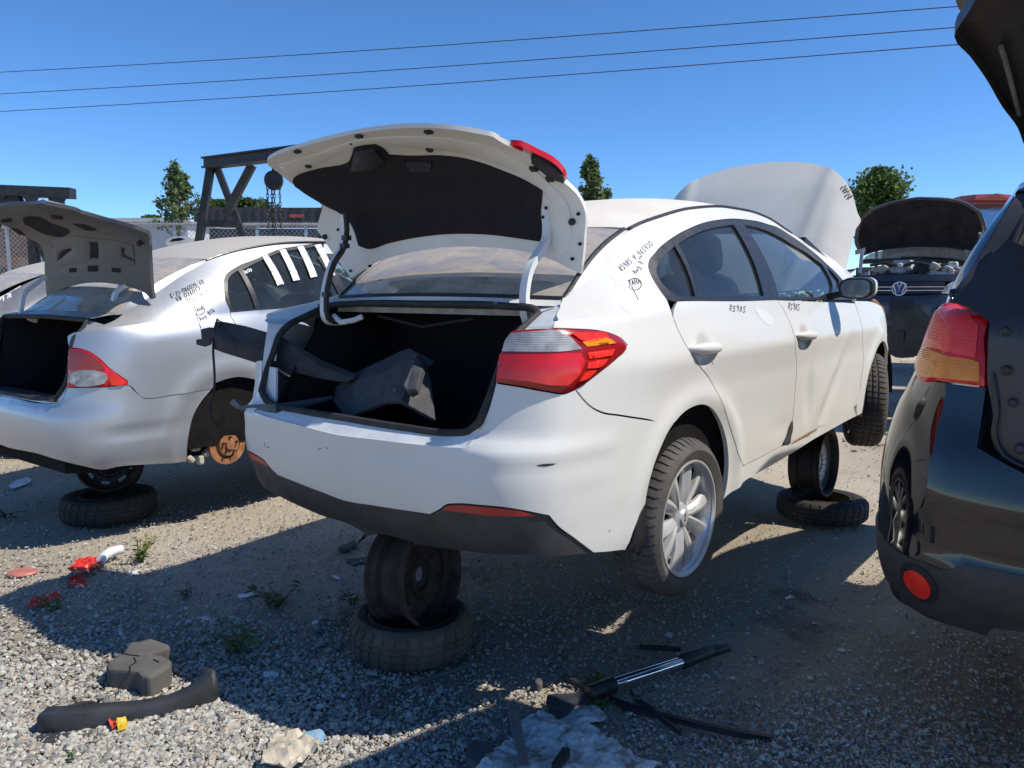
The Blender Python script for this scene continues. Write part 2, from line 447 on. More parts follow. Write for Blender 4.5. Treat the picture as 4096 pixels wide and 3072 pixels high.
# ------------------------------------------------------------------ handwriting
GLY = {
'0': [[(.5, 1), (.1, .7), (.1, .25), (.45, 0), (.85, .3), (.85, .75), (.5, 1)]],
'1': [[(.5, 1), (.45, 0)]],
'2': [[(.1, .8), (.45, 1), (.8, .75), (.1, 0), (.9, .05)]],
'3': [[(.1, .95), (.7, .95), (.35, .55), (.8, .35), (.5, 0), (.1, .1)]],
'4': [[(.25, 1), (.1, .45), (.85, .45)], [(.75, 1), (.65, -.1)]],
'5': [[(.85, 1), (.25, .98), (.2, .6), (.7, .55), (.75, .15), (.4, 0), (.1, .1)]],
'6': [[(.7, 1), (.2, .5), (.2, .1), (.55, 0), (.8, .3), (.4, .5), (.2, .3)]],
'7': [[(.1, .95), (.85, 1), (.4, 0)]],
'8': [[(.75, .85), (.4, 1), (.2, .75), (.75, .3), (.5, 0), (.15, .2), (.7, .65), (.75, .85)]],
'9': [[(.8, .8), (.45, 1), (.15, .7), (.5, .5), (.8, .8), (.7, 0)]],
'V': [[(.1, 1), (.4, 0), (.85, 1)]], ':': [[(.4, .75), (.45, .65)], [(.4, .3), (.45, .2)]], '-': [[(.1, .5), (.8, .5)]],
'A': [[(.05, 0), (.5, 1), (.9, 0)], [(.25, .4), (.8, .4)]], 'u': [[(.15, .6), (.2, .1), (.55, .05), (.75, .6), (.8, 0)]],
'g': [[(.75, .55), (.35, .6), (.2, .25), (.6, .15), (.75, .55), (.7, -.3), (.3, -.4)]],
't': [[(.4, .9), (.4, .1), (.7, .05)], [(.1, .6), (.75, .65)]], 'h': [[(.2, 1), (.2, 0), (.3, .45), (.65, .5), (.7, 0)]],
'T': [[(.05, .95), (.95, 1)], [(.5, 1), (.5, 0)]], 'H': [[(.15, 1), (.15, 0)], [(.8, 1), (.8, 0)], [(.15, .5), (.8, .5)]],
'K': [[(.2, 1), (.2, 0)], [(.8, 1), (.25, .5), (.85, 0)]], '#': [[(.3, 1), (.25, 0)], [(.7, 1), (.65, 0)], [(.1, .65), (.9, .65)], [(.1, .35), (.9, .35)]],
'J': [[(.3, 1), (.9, 1)], [(.6, 1), (.6, .1), (.3, 0), (.1, .2)]], 'l': [[(.4, 1), (.35, 0)]],
'y': [[(.15, .6), (.4, .15)], [(.8, .6), (.3, -.4)]], 'v': [[(.1, .6), (.4, 0), (.8, .6)]], 'I': [[(.5, 1), (.5, 0)]], ' ': [], '.': [[(.4, .05), (.5, 0)]],
}
def write(text, p0, p1, h, lean=0., jit=.06):
    """pen strokes (in photo pixels) of a line of text from p0 to p1, letters h px tall"""
    p0, p1 = np.array(p0, float), np.array(p1, float); n = len(text); d = (p1-p0)/n; L = np.linalg.norm(d); r = d/L
    up = np.array([r[1], -r[0]]); up = up if up[1] < 0 else -up; up = up+r*lean; out = []
    rs = np.random.default_rng(abs(hash(text)) % 1000 if False else sum(map(ord, text)))
    for i, c in enumerate(text):
        o = p0+d*i+up*h*rs.uniform(-jit, jit); k = rs.uniform(.9, 1.1)
        for s in GLY[c]: out.append([tuple(o+d*.92*x+up*h*k*y) for x, y in s])
    return out
def ring_px(c, rx, ry, ang=0, n=18, a0=0, a1=360):
    ca, sa = math.cos(R(ang)), math.sin(R(ang)); q = []
    for i in range(n+1):
        a = R(a0+(a1-a0)*i/n); x, y = rx*math.cos(a), ry*math.sin(a); q.append((c[0]+x*ca-y*sa, c[1]+x*sa+y*ca))
    return q

# ------------------------------------------------------------------ wheels and tyres (axis = local z, face at +z)
def tyre_mesh(mb, R0, r0, w, m, n=96, every=3, depth=.007, flat=False):
    hw = w/2; sh = R0-.012
    prof = [(r0, -hw*.72), (r0+.012, -hw*.9), ((R0+r0)/2, -hw*1.02), (sh-.012, -hw*.93), (sh, -hw*.8), (R0-.002, -hw*.6), (R0, -hw*.42), (R0-depth, -hw*.38), (R0-depth, -hw*.30), (R0, -hw*.26),
            (R0, -hw*.05), (R0-depth, -hw*.02), (R0-depth, hw*.06), (R0, hw*.1), (R0, hw*.28), (R0-depth, hw*.31), (R0-depth, hw*.39), (R0-.001, hw*.43), (R0-.002, hw*.6), (sh, hw*.8), (sh-.012, hw*.93), ((R0+r0)/2, hw*1.02), (r0+.03, hw*.97), (r0+.012, hw*.9), (r0, hw*.72)]
    base = len(mb.v); k = len(prof); blocks = {4, 5, 6, 9, 10, 13, 14, 17, 18, 19}
    nb_ = n//every; angs = [(2*math.pi*(j+f)/nb_, c) for j in range(nb_) for f, c in ((0, 0), (.36, 0), (.74, 0), (.755, 1), (.985, 1))]; n = len(angs)
    for a, cut in angs:
        for i, (r, h) in enumerate(prof):
            aa = a+(.30*h/hw*math.pi*2/nb_ if i in blocks else 0)
            rr = r-(depth if cut and i in blocks else 0)
            mb.v.append(tuple(m @ Vector((rr*math.cos(aa), rr*math.sin(aa), h))))
    for j in range(n):
        j2 = (j+1) % n
        for i in range(k-1): mb.f.append((base+j*k+i, base+j2*k+i, base+j2*k+i+1, base+j*k+i+1))
    return mb
def alloy_wheel(parent, m, rim_r=.2275, width=.19, tyre_r=.3125, spokes=10, cap_text='KIA', name='wheel'):
    """tyre with rim > barrel, lip, spokes, hub cap, bolts"""
    t = tyre_mesh(MB(), tyre_r, rim_r-.004, width*1.08, m, n=216, every=4, depth=.005).build('tyre', 'tyre_dusty', parent, angle=28)
    hw = width/2
    lip = MB().lathe([(rim_r-.006, -hw), (rim_r+.002, -hw*.95), (rim_r-.016, -hw*.8), (rim_r-.022, hw*.55), (rim_r-.012, hw*.75), (rim_r+.002, hw*.90), (rim_r+.001, hw*.97), (rim_r-.007, hw*.96), (rim_r-.014, hw*.86)], 64, m)
    rim = lip.build('rim', 'alloy', parent, angle=40)
    back = MB().lathe([(.02, -hw*.3), (rim_r-.02, -hw*.35)], 48, m).build('spoke_shade_disc', 'steel_dark', parent)  # dark disc standing in for the shade behind the spokes
    MB().lathe([(.03, -hw*.2), (.13, -hw*.2), (.13, -hw*.05), (.03, -hw*.05)], 40, m).build('brake_disc', 'rust', parent)
    zf = hw*.66
    for i in range(spokes):
        pair = i//2; a = 2*math.pi*pair/(spokes/2)+(.30 if i % 2 else -.30)*.95+.1
        mb = MB(); r1 = rim_r-.012
        a1 = a+(.11 if i % 2 else -.11)*0
        sec = []
        for q, (rr, wd, dz, z) in enumerate([(.045, .017, .03, zf-.012), (.075, .021, .03, zf-.004), (.13, .026, .026, zf+.002), (.18, .031, .02, zf), (r1, .037, .018, zf-.006)]):
            ang = a*(1)+( (.10 if i % 2 else -.10)*(1-rr/r1) )
            c, s = math.cos(ang), math.sin(ang); skew = .006 if i % 2 else -.006
            sec.append([Vector((rr*c-w_*s, rr*s+w_*c, z_)) for w_, z_ in ((-wd, z-dz), (-wd*.95, z-.006-skew), (-wd*.35, z+.003-skew*.6), (wd*.55, z+.003+skew*.6), (wd*.95, z-.006+skew), (wd, z-dz))])
        v = [m @ p for r_ in sec for p in r_]; f = []
        for q in range(len(sec)-1):
            for j in range(6): f.append((q*6+j, q*6+(j+1) % 6, (q+1)*6+(j+1) % 6, (q+1)*6+j))
        f += [tuple(range(6)), tuple(range(len(v)-1, len(v)-7, -1))]
        mb.add(v, f).build('spoke', 'alloy', rim, angle=30)
    MB().lathe([(0, zf+.006), (.026, zf+.006), (.029, zf+.002), (.032, zf-.002), (.056, zf-.008), (.062, zf-.03)], 32, m).build('hub_cap', 'alloy', rim, angle=30)
    for i in range(5):
        a = 2*math.pi*i/5+.73; c = m @ Matrix.Translation((.048*math.cos(a), .048*math.sin(a), zf-.014))
        MB().lathe([(.013, -.01), (.012, .006), (.008, .008), (0, .008)], 10, c).build('lug_pocket', 'steel_dark', rim)
    if cap_text:
        tx = bpy.data.curves.new('cap_lettering', 'FONT'); tx.body = cap_text; tx.size = .021; tx.extrude = .0008; tx.align_x = 'CENTER'; tx.align_y = 'CENTER'
        tmp = bpy.data.objects.new('tmp', tx); COL.objects.link(tmp); bpy.context.view_layer.update(); me_ = bpy.data.meshes.new_from_object(tmp.evaluated_get(bpy.context.evaluated_depsgraph_get())); bpy.data.objects.remove(tmp)
        me_.materials.clear(); me_.materials.append(MATS['steel_dark']); o = bpy.data.objects.new('cap_lettering', me_); COL.objects.link(o); o.parent = rim
        o.matrix_local = m @ Matrix.Translation((0, 0, zf+.0068)) @ Matrix.Rotation(R(70), 4, 'Z')
    return rim
def axis_matrix(loc, axis, roll=0.):
    """local z along `axis`"""
    q = Vector(axis).to_track_quat('Z', 'Y').to_matrix().to_4x4()
    return Matrix.Translation(loc) @ q @ Matrix.Rotation(roll, 4, 'Z')
def steel_wheel(name, label, loc, axis, r=.2, w=.17, mat='rust_dark', group=None, face='rust_dark', roll=0., holes=10):
    t = thing(name, label, 'wheel rim', loc, 0, group); m = axis_matrix((0, 0, 0), axis, roll); h = w/2
    MB().lathe([(r-.012, -h), (r, -h), (r+.002, -h+.008), (r-.012, -h+.02), (r-.014, -h*.55), (r-.035, -h*.45), (r-.037, h*.35), (r-.014, h*.55), (r-.012, h-.02), (r+.002, h-.008), (r, h), (r-.01, h), (r-.02, h-.016), (r-.022, h*.5), (r-.045, h*.35), (r-.045, -h*.45), (r-.022, -h*.6), (r-.02, -h+.01)], 56, m, closed=True).build('barrel', mat, t, angle=40)
    zf = h*.25; ri, ro = .062, r-.04; mb = MB(); n = holes; seg = 6
    def prof(rr): return zf+.022*math.sin(math.pi*min(1, max(0, (rr-ri)/(ro-ri))))
    a_ = []
    for j in range(n*2):     # the disc: spokes between its vent holes, real openings
        a0, a1 = 2*math.pi*j/(n*2), 2*math.pi*(j+1)/(n*2)
        rings = [ri, ri+.03, ro-.034, ro-.012, ro] if True else 0
        for q in range(4):
            if q == 2 and j % 2: continue
            r0_, r1_ = rings[q], rings[q+1]; v = []
            for k in range(4):
                a = a0+(a1-a0)*k/3
                v += [m @ Vector((r0_*math.cos(a), r0_*math.sin(a), prof(r0_))), m @ Vector((r1_*math.cos(a), r1_*math.sin(a), prof(r1_)))]
            mb.add(v, [(k*2, k*2+1, k*2+3, k*2+2) for k in range(3)])
    d = mb.build('disc', face, t, angle=40)
    sm = d.modifiers.new('thick', 'SOLIDIFY'); sm.thickness = .005
    MB().lathe([(.03, zf-.004), (.034, zf+.004), (.05, zf+.006), (.063, zf-.001)], 24, m).build('hub_flange', face, t)
    return t
# ------------------------------------------------------------------ ground
def gmat():
    m, nt, b = nmat('yard_dirt')
    big = noise(nt, .55, 6, .6, .3); fine = noise(nt, 60, 6, .7)
    base = ramp(nt, big, [(.30, (.32, .255, .18)), (.42, (.45, .375, .28)), (.55, (.54, .465, .365)), (.7, (.58, .515, .42))])
    sp = ramp(nt, fine, [(.3, .65), (.7, 1.2)])
    mx = N(nt, 'ShaderNodeMix', data_type='RGBA', blend_type='MULTIPLY'); mx.inputs[0].default_value = .8
    nt.links.new(base, mx.inputs[6]); nt.links.new(sp, mx.inputs[7]); nt.links.new(mx.outputs[2], b.inputs['Base Color'])
    b.inputs['Roughness'].default_value = .95; b.inputs['Specular IOR Level'].default_value = .15
    oil = ramp(nt, noise(nt, .9, 5, .65, .8), [(.62, 1.0), (.70, .45)])
    m2 = N(nt, 'ShaderNodeMix', data_type='RGBA', blend_type='MULTIPLY'); m2.inputs[0].default_value = 1.0
    nt.links.new(mx.outputs[2], m2.inputs[6]); nt.links.new(oil, m2.inputs[7]); nt.links.new(m2.outputs[2], b.inputs['Base Color'])
    bump(nt, b, noise(nt, 45, 8, .75), .9, .03)
gmat()
def gz(x, y):
    rut = sum(-.022*np.exp(-((x*.774-y*.633-c)/.11)**2)+.012*np.exp(-((x*.774-y*.633-c-.2)/.08)**2) for c in (-1.05, -.3, .55))*np.clip((y-1)/1.5, 0, 1)
    return rut+.02*np.sin(x*1.3+.4)*np.cos(y*.9)+.012*np.sin(x*3.1+y*2.2)+.008*np.sin(x*6.3-y*4.9+1)
xs = np.r_[-900, -300, -100, -40, -15, np.linspace(-8, 8, 160), 15, 40, 100, 300, 900]; ys = np.r_[-60, -10, -2, np.linspace(0, 14, 140), 20, 40, 90, 250, 900]
GX, GY = np.meshgrid(xs, ys, indexing='ij'); k = (np.abs(GX) < 9) & (GY > -1) & (GY < 15)
GZ = np.where(k, gz(GX, GY)-.012, -.02)
vv = np.stack([GX.ravel(), GY.ravel(), GZ.ravel()], 1); ny_ = len(ys)
ground = obj('ground', vv, [(i*ny_+j, (i+1)*ny_+j, (i+1)*ny_+j+1, i*ny_+j+1) for i in range(len(xs)-1) for j in range(ny_-1)], 'yard_dirt', kind='structure')

# crushed stone: tens of thousands of chips nobody could count
def stones(name, n, region, smin, smax, mat, seed, dens=None, flat=.55):
    g = np.random.default_rng(seed)
    px = g.uniform(*region[0], n); py = g.uniform(*region[1], n)
    d = np.array([tuple(ground_at(a, b)) for a, b in zip(px, py)])
    if dens is not None:
        k = g.uniform(0, 1, n) < dens(d[:, 0], d[:, 1], px, py); d = d[k]; n = len(d)
    t = (1+5**.5)/2
    ico = np.array([(-1, t, 0), (1, t, 0), (-1, -t, 0), (1, -t, 0), (0, -1, t), (0, 1, t), (0, -1, -t), (0, 1, -t), (t, 0, -1), (t, 0, 1), (-t, 0, -1), (-t, 0, 1)])/1.9
    tri = np.array([(0, 11, 5), (0, 5, 1), (0, 1, 7), (0, 7, 10), (0, 10, 11), (1, 5, 9), (5, 11, 4), (11, 10, 2), (10, 7, 6), (7, 1, 8), (3, 9, 4), (3, 4, 2), (3, 2, 6), (3, 6, 8), (3, 8, 9), (4, 9, 5), (2, 4, 11), (6, 2, 10), (8, 6, 7), (9, 8, 1)])
    sz = smin*(smax/smin)**(g.uniform(0, 1, n)**2.0)
    V = ico[None]*(1+g.uniform(-.38, .38, (n, 12, 1)))*np.stack([g.uniform(.7, 1.3, n), g.uniform(.6, 1.1, n), g.uniform(.35, 1., n)*flat/.55], 1)[:, None]
    a = g.uniform(0, 6.28, n); b = g.normal(0, .35, n); ca, sa, cb, sb = np.cos(a), np.sin(a), np.cos(b), np.sin(b)
    y1 = V[..., 1]*cb[:, None]-V[..., 2]*sb[:, None]; z1 = V[..., 1]*sb[:, None]+V[..., 2]*cb[:, None]
    x2 = V[..., 0]*ca[:, None]-y1*sa[:, None]; y2 = V[..., 0]*sa[:, None]+y1*ca[:, None]
    W = np.stack([x2, y2, z1], -1)*(sz/2)[:, None, None]+d[:, None]
    W[..., 2] += (gz(d[:, 0], d[:, 1])+sz*.10)[:, None]
    F = (tri[None]+(np.arange(n)*12)[:, None, None]).reshape(-1, 3)
    me = bpy.data.meshes.new(name); me.vertices.add(n*12); me.vertices.foreach_set('co', W.ravel().astype(np.float32))
    me.loops.add(len(F)*3); me.loops.foreach_set('vertex_index', F.ravel().astype(np.int32)); me.polygons.add(len(F))
    me.polygons.foreach_set('loop_start', np.arange(0, len(F)*3, 3, dtype=np.int32)); me.polygons.foreach_set('use_smooth', np.zeros(len(F), bool)); me.update(calc_edges=True); me.validate()
    at = me.attributes.new('tone', 'FLOAT', 'POINT'); at.data.foreach_set('value', np.repeat(g.uniform(0, 1, n), 12).astype(np.float32))
    me.materials.append(MATS[mat]); o = bpy.data.objects.new(name, me); COL.objects.link(o); o['kind'] = 'stuff'; return o
def smat():
    m, nt, b = nmat('crushed_stone'); a = N(nt, 'ShaderNodeAttribute', attribute_name='tone')
    c = ramp(nt, a.outputs['Fac'], [(0, (.15, .146, .135)), (.2, (.25, .243, .22)), (.5, (.37, .358, .318)), (.8, (.45, .434, .382)), (.93, (.36, .29, .215)), (1, (.54, .53, .49))])
    mx = N(nt, 'ShaderNodeMix', data_type='RGBA', blend_type='MULTIPLY'); mx.inputs[0].default_value = .6
    nt.links.new(c, mx.inputs[6]); nt.links.new(ramp(nt, noise(nt, 90, 3), [(.3, .6), (.7, 1.3)]), mx.inputs[7]); nt.links.new(mx.outputs[2], b.inputs['Base Color'])
    b.inputs['Roughness'].default_value = .9; b.inputs['Specular IOR Level'].default_value = .2
smat()
def patch(x, y, px, py):      # thick crushed stone lower left and along the front, thin on the packed dirt to the right
    left = 1/(1+np.exp((x-.1+.25*np.sin(y*3))*3.2)); front = np.clip((2.9-y)/.7, 0, 1)
    cl = .5+.5*np.sin(x*2.7+1.1*np.sin(y*2.1))*np.sin(y*2.3+x)
    return np.clip(.12+.9*left*(.45+.55*cl)+.75*front*np.clip(1.6-x*.6, .25, 1), .06, 1)
def patch_l(x, y, px, py): return np.clip(np.clip((-.1-x)/.9, 0, 1)*np.clip((3.5-y)/1.0, 0, 1)+.03, 0, 1)
tag(stones('gravel', 74000, ((-150, 4250), (1780, 3120)), .005, .021, 'crushed_stone', 1, patch), 'crushed grey stone strewn thickly over the yard', 'gravel')
tag(stones('coarse_gravel', 24000, ((-150, 2300), (2450, 3120)), .008, .032, 'crushed_stone', 2, patch_l), 'coarse grey stone chips heaped at the lower corner', 'gravel')
tag(stones('distant_gravel', 9000, ((-150, 4250), (1420, 1800)), .02, .05, 'crushed_stone', 3, lambda x, y, px, py: .5+0*x), 'scattered stones on the packed lane between the cars', 'gravel')

def cmat():
    m, nt, b = nmat('dirt_clod'); a = N(nt, 'ShaderNodeAttribute', attribute_name='tone')
    nt.links.new(ramp(nt, a.outputs['Fac'], [(0, (.32, .26, .195)), (.5, (.46, .385, .30)), (.9, (.54, .475, .39)), (1, (.60, .565, .51))]), b.inputs['Base Color']); b.inputs['Roughness'].default_value = .95; b.inputs['Specular IOR Level'].default_value = .1
cmat()
tag(stones('dirt_clods', 42000, ((-100, 4200), (1650, 3120)), .004, .016, 'dirt_clod', 4, lambda x, y, px, py: np.clip(.35+.5*np.sin(x*3.1+np.sin(y*2.7)*1.5)*np.sin(y*3.7+x*1.3)+.25*(x > .2), .1, 1)), 'crumbs of dry earth and grit over the packed lane', 'grit')
plain('scrap_dark', (.11, .092, .075), .8, var=.6, scale=30); plain('scrap_pale', (.50, .49, .46), .6, var=.3, scale=30)
tag(stones('scrap_bits', 450, ((-100, 4200), (1750, 3100)), .008, .035, 'scrap_dark', 8, flat=.25), 'dark crumbs of rubber and rust trodden into the yard', 'debris')
tag(stones('plastic_crumbs', 420, ((-100, 4200), (1800, 3100)), .008, .035, 'scrap_pale', 9, flat=.2), 'pale plastic and glass crumbs trodden into the yard', 'debris')
for i, (reg, n) in enumerate(((((-2000, -150), (1750, 3400)), 17000), (((4250, 5600), (1750, 3400)), 9000), (((-150, 4250), (3120, 3600)), 12000))):
    tag(stones('margin_gravel', n, reg, .007, .026, 'crushed_stone', 20+i, patch), ['stones carrying on past the silver sedan', 'stones carrying on past the black crossover', 'stones underfoot in front of the torn sheet'][i], 'gravel')
# ================================================================== the white sedan on wheel rims
YAW = 39.3
cA, cB, cC, cE = crop(1900, 1200, 1.3825), crop(2400, 600, 1.276), crop(2400, 1600, 1.843), crop(2400, 850, 2.011)
cF, cG, cH, cI, cJ = crop(1000, 450, 1.58), crop(800, 1200, 1.8433), crop(900, 1600, 2.37), crop(1000, 2000, 1.548), crop(3000, 1600, 2.765)
paint('white_paint', (.67, .67, .645), dust_amt=.62, side_dust=.42, rough=.30, coat=.5, dust=(.46, .42, .36))
paint('white_dusty', (.72, .69, .63), dust_amt=.85, side_dust=.6, rough=.6, coat=.1, dust=(.54, .49, .41))
paint('white_inner', (.70, .70, .67), dust_amt=.2, side_dust=.45, rough=.45, coat=.2, dust=(.42, .37, .28))
glass('side_glass', (.30, .37, .36), .07, (.26, .29, .27), refl=.62)
glass('rear_glass', (.45, .5, .5), .78, (.40, .35, .29), rough=.05, streak=(3, 1, .6))
lens('lamp_red', (.70, .010, .008)); lens('lamp_red_deep', (.32, .008, .008)); lens('lamp_red_bright', (.85, .03, .015), lines=60); lens('lamp_amber', (.85, .26, .01), lines=50)
lens('lamp_clear', (.40, .40, .41), .12, lines=45, dark=.55); lens('reflector_red', (.42, .012, .012), .25, lines=90); lens('headlamp_clear', (.5, .5, .52), .08, dark=.3)
plain('black_trim', (.016, .016, .018), .4, var=.2); plain('gutter_white', (.62, .63, .63), .4, var=.12)
plain('engine_tan_trim', (.30, .27, .22), .8, var=.3)
kia = thing('white_sedan', 'white four-door sedan with open boot lid and raised bonnet, propped on old wheel rims', 'car', (.0151, 3.4598, 0), R(90-YAW))
KM = Matrix.Translation((.0151, 3.4598, 0)) @ Matrix.Rotation(R(90-YAW), 4, 'Z')
def k_bumps(x, z, a):
    r = np.hypot(x-.03, (z-.66)*1.0); side = np.clip((x+.75)/.3, 0, 1)
    flare = .014*np.exp(-((r-.44)/.045)**2)*side
    r2 = np.hypot(x-2.72, z-.80); flare += .014*np.exp(-((r2-.42)/.045)**2)
    cups = sum(-.020*np.exp(-(((x-hx)/.055)**2+((z-hz)/.042)**2)**2) for hx, hz in ((.06, 1.285), (1.17, 1.285)))
    d1 = ((x-1.72)*.75+(z-.98)*.66); d2 = (-(x-1.72)*.66+(z-.98)*.75)      # the long crease bashed into the front door
    dent = -.030*np.exp(-(d2/.055)**2-(d1/.30)**2)+.016*np.exp(-((d2-.10)/.05)**2-(d1/.28)**2)
    dent += -.028*np.exp(-((x-1.30)/.05)**2-((z-.98)/.12)**2)-.012*np.exp(-((x-.95)/.18)**2-((z-.86)/.05)**2)
    crease = .013*np.clip(1-np.abs(z-1.255-.012*x)/.13, 0, 1)**1.15*np.clip((x+.75)/.5, 0, 1)*np.clip((2.9-x)/.5, 0, 1)
    rearcrease = (.006*np.clip(1-np.abs(z-1.01)/.05, 0, 1)+.003*np.clip(1-np.abs(z-.915)/.06, 0, 1))*np.clip((-.50-x)/.12, 0, 1)
    return flare+cups+dent*.36+crease+rearcrease
KW = Wrap([(-1.0, 0), (-.99, .3), (-.975, .53), (-.94, .69), (-.84, .798), (-.64, .855), (-.35, .875), (0, .88), (.6, .884), (1.3, .885), (2.0, .88), (2.72, .868), (3.1, .81), (3.4, .62), (3.55, .32), (3.58, 0)],
          [(.48, .14), (.54, .07), (.59, .035), (.65, .022), (.74, .016), (.82, .010), (.97, .004), (1.12, 0), (1.25, 0), (1.33, .012), (1.45, .045)],
          [(.50, .16), (.62, .11), (.70, .05), (.78, .018), (.88, .0), (.97, .0), (1.015, .006), (1.05, .045), (1.15, .07), (1.3, .10), (1.42, .145)],
          .62, [(-1, 1.40), (-.5, 1.42), (0, 1.44), (2.4, 1.44), (3.6, 1.30)],
          [(-.9, 1.43), (-.55, 1.475), (-.3, 1.575), (-.02, 1.745), (.2, 1.805), (.5, 1.865), (.87, 1.90), (1.13, 1.903), (1.36, 1.89), (1.66, 1.843), (1.99, 1.783), (2.36, 1.705), (2.72, 1.61), (3.0, 1.47)],
          [(-.9, .66), (-.5, .63), (0, .60), (1.6, .60), (2.72, .66), (3.4, .6)], bumps=[k_bumps], upbulge=.035)
KS = Surf(KW, np.linspace(-2.2, 5.6, 300), np.r_[np.linspace(-.15, 1, 40), np.linspace(1.03, 2.06, 30)], KM)
sx, vz = KW.s_at, KW.v_at
def kpan(name, uv, mat, **k):
    k.setdefault('scale_v', .8); return panel(name, KS, uv, mat, k.pop('parent', kia), **k)
rail_front = [(sx(x), 2.0) for x in (.5, .87, 1.13, 1.36, 1.66, 1.99, 2.36, 2.66)]
lamp_in = KS.px(cA([(118, 457), (125, 400), (150, 280), (175, 220), (200, 178)]))
lamp_top = KS.px(cA([(255, 165), (330, 158), (430, 157)]))
lamp_out = KS.px(cA([(560, 162), (690, 172), (760, 190), (810, 215), (840, 245), (835, 268), (790, 315), (700, 390), (600, 465), (555, 492)]))
lamp_bot = KS.px(cA([(490, 516), (400, 505), (250, 478)]))
seam = KS.px(cA([(600, 550), (650, 595), (700, 620), (800, 637), (950, 660)]))
arch_in = KS.px(cC([(545, 172)]))
arch_fwd = KS.px(cC([(600, 110), (680, 55), (745, 37), (810, 55), (860, 110), (900, 190), (930, 290), (945, 400), (945, 520), (935, 620), (920, 690), (905, 735)]))
arch_aft = KS.px(cC([(490, 260), (450, 350), (410, 450), (380, 550), (355, 650), (335, 770), (290, 850), (245, 970), (220, 1050), (192, 1100)]))
rock_bot = KS.px(cC([(1000, 665), (1290, 470)])+cJ([(500, 570), (700, 440), (950, 300), (1180, 180)]))
door_bot = KS.px(cJ([(-77, 735), (0, 695), (320, 528), (440, 460), (730, 318), (1150, 85)]))
rear_cut = KS.px(cE([(540, 705)])+cB([(372, 850), (400, 920), (440, 1000), (500, 1090), (560, 1170), (610, 1260), (640, 1340), (665, 1420), (690, 1500), (712, 1568), (735, 1612)]))
front_cut = KS.px(cB([(1300, 770), (1320, 840), (1340, 950), (1345, 1050), (1330, 1200), (1310, 1300)]))
split = KS.px(cE([(1418, 704)])+cB([(950, 840), (980, 910), (997, 1000), (1003, 1100), (998, 1200), (990, 1300), (980, 1400), (972, 1490)]))
dlo_top = KS.px(cE([(390, 425), (400, 380), (440, 325), (520, 250), (620, 180), (740, 120), (870, 75), (1000, 55), (1110, 52), (1230, 65), (1350, 95), (1480, 150), (1600, 230), (1720, 320), (1830, 420), (1900, 485), (1945, 535)]))
dlo_bot = KS.px(cE([(1420, 703), (1100, 712), (620, 716)]))
dlo_back = KS.px(cE([(540, 700), (480, 620), (420, 520), (395, 460)]))
q_edge = KS.px(cA([(433, 140), (450, 80), (470, 10)])+cF([(1958, 1215), (1978, 1165)]))
g_edge = [(sx(x), 2.0) for x in (-.53, -.45, -.36, -.27, -.18, -.10, -.04)]; ditch = [(sx(x), 2.0) for x in (.02, .1, .2, .34)]
dlo_frt = [(sx(2.25), 1.03)]
# the one-piece body side: pillar, cantrail, quarter and rocker
bs = lamp_out[::-1]+lamp_top[-1:]+q_edge+g_edge+ditch+rail_front+[(front_cut[0][0]+.03, 1.04)]
bs += dlo_top[::-1]+dlo_back[::-1][:-1]+rear_cut+[door_bot[0]][0:0]+door_bot[1:]+rock_bot[::-1]+arch_fwd[::-1]+arch_in+seam[::-1]
body_side = kpan('body_side', bs, 'white_paint', mirror=True, step=.026, depth=.02, gap=.0025)
kpan('rear_door', [dlo_bot[2]]+dlo_bot[1::-1]+split[1:]+door_bot[3:0:-1]+rear_cut[:0:-1], 'white_paint', mirror=True, step=.022, gap=.003, depth=.015)
kpan('front_door', split[:1]+[(front_cut[0][0], .995)]+front_cut+door_bot[:3:-1]+split[:0:-1], 'white_paint', mirror=True, step=.022, gap=.003, depth=.015)
fr = lambda cx, cz, r, a: [(sx(cx+r*math.cos(R(t))), vz(cx+r*math.cos(R(t)), cz+r*math.sin(R(t)))) for t in a]
kpan('front_fender', front_cut[::-1]+[(sx(2.9), 1.0), (sx(3.12), .98), (sx(3.22), .78), (sx(3.2), .45), (sx(3.14), .3)]+fr(2.73, .76, .42, range(10, 181, 17))+[rock_bot[-1]], 'white_paint', mirror=True, step=.03, gap=.003, depth=.02)
hl = KS.px(cB([(1388, 762), (1420, 765), (1455, 780), (1475, 812), (1480, 850), (1462, 840), (1440, 805)]))
kpan('headlight', hl, 'lamp_amber', step=.02, off=.004, gap=0)
kpan('front_bumper', [(sx(3.2), .42), (sx(3.24), .76), (KW.L-.5, .8), (KW.L, .8), (KW.L, .0), (KW.L-.6, .0), (sx(3.16), .12)], 'white_paint', mirror=True, step=.05)
# rear bumper, valance, reflectors
bmp_low = KS.px([(1500, 2026)]+cI([(1115, 92), (1180, 60), (1215, 33), (1280, 26), (1400, 33), (1560, 48), (1700, 70), (1850, 100), (1900, 160), (2000, 235), (2125, 330)]))
c_low = KS.px([(1354, 1998)])[0][1]; c_top = KS.px([(1342, 1734)])[0][1]; c_bot = KS.px([(1354, 2110)])[0][1]
bmp_bot = KS.px(cA([(740, 1395), (832, 1386)]))
gut_out = KS.px(cA([(95, 540), (60, 640), (20, 720)])+cG([(1960, 1082), (1660, 1062), (1300, 1022)]))
half = [(0, c_low)]+bmp_low+bmp_bot+arch_aft[::-1]+arch_in+seam[::-1]+lamp_out[-1:]+lamp_bot+lamp_in[:1]+gut_out+[(0, c_top)]
full = half+[(-u, v) for u, v in half[::-1][1:-1]]
kpan('rear_bumper', full, 'white_paint', corner=24, step=.024, gap=.0035, depth=.02)
val = [(0, c_low)]+bmp_low+KS.px(cI([(1700, 350), (1310, 325), (1050, 285), (800, 220)]))+[(0, c_bot)]
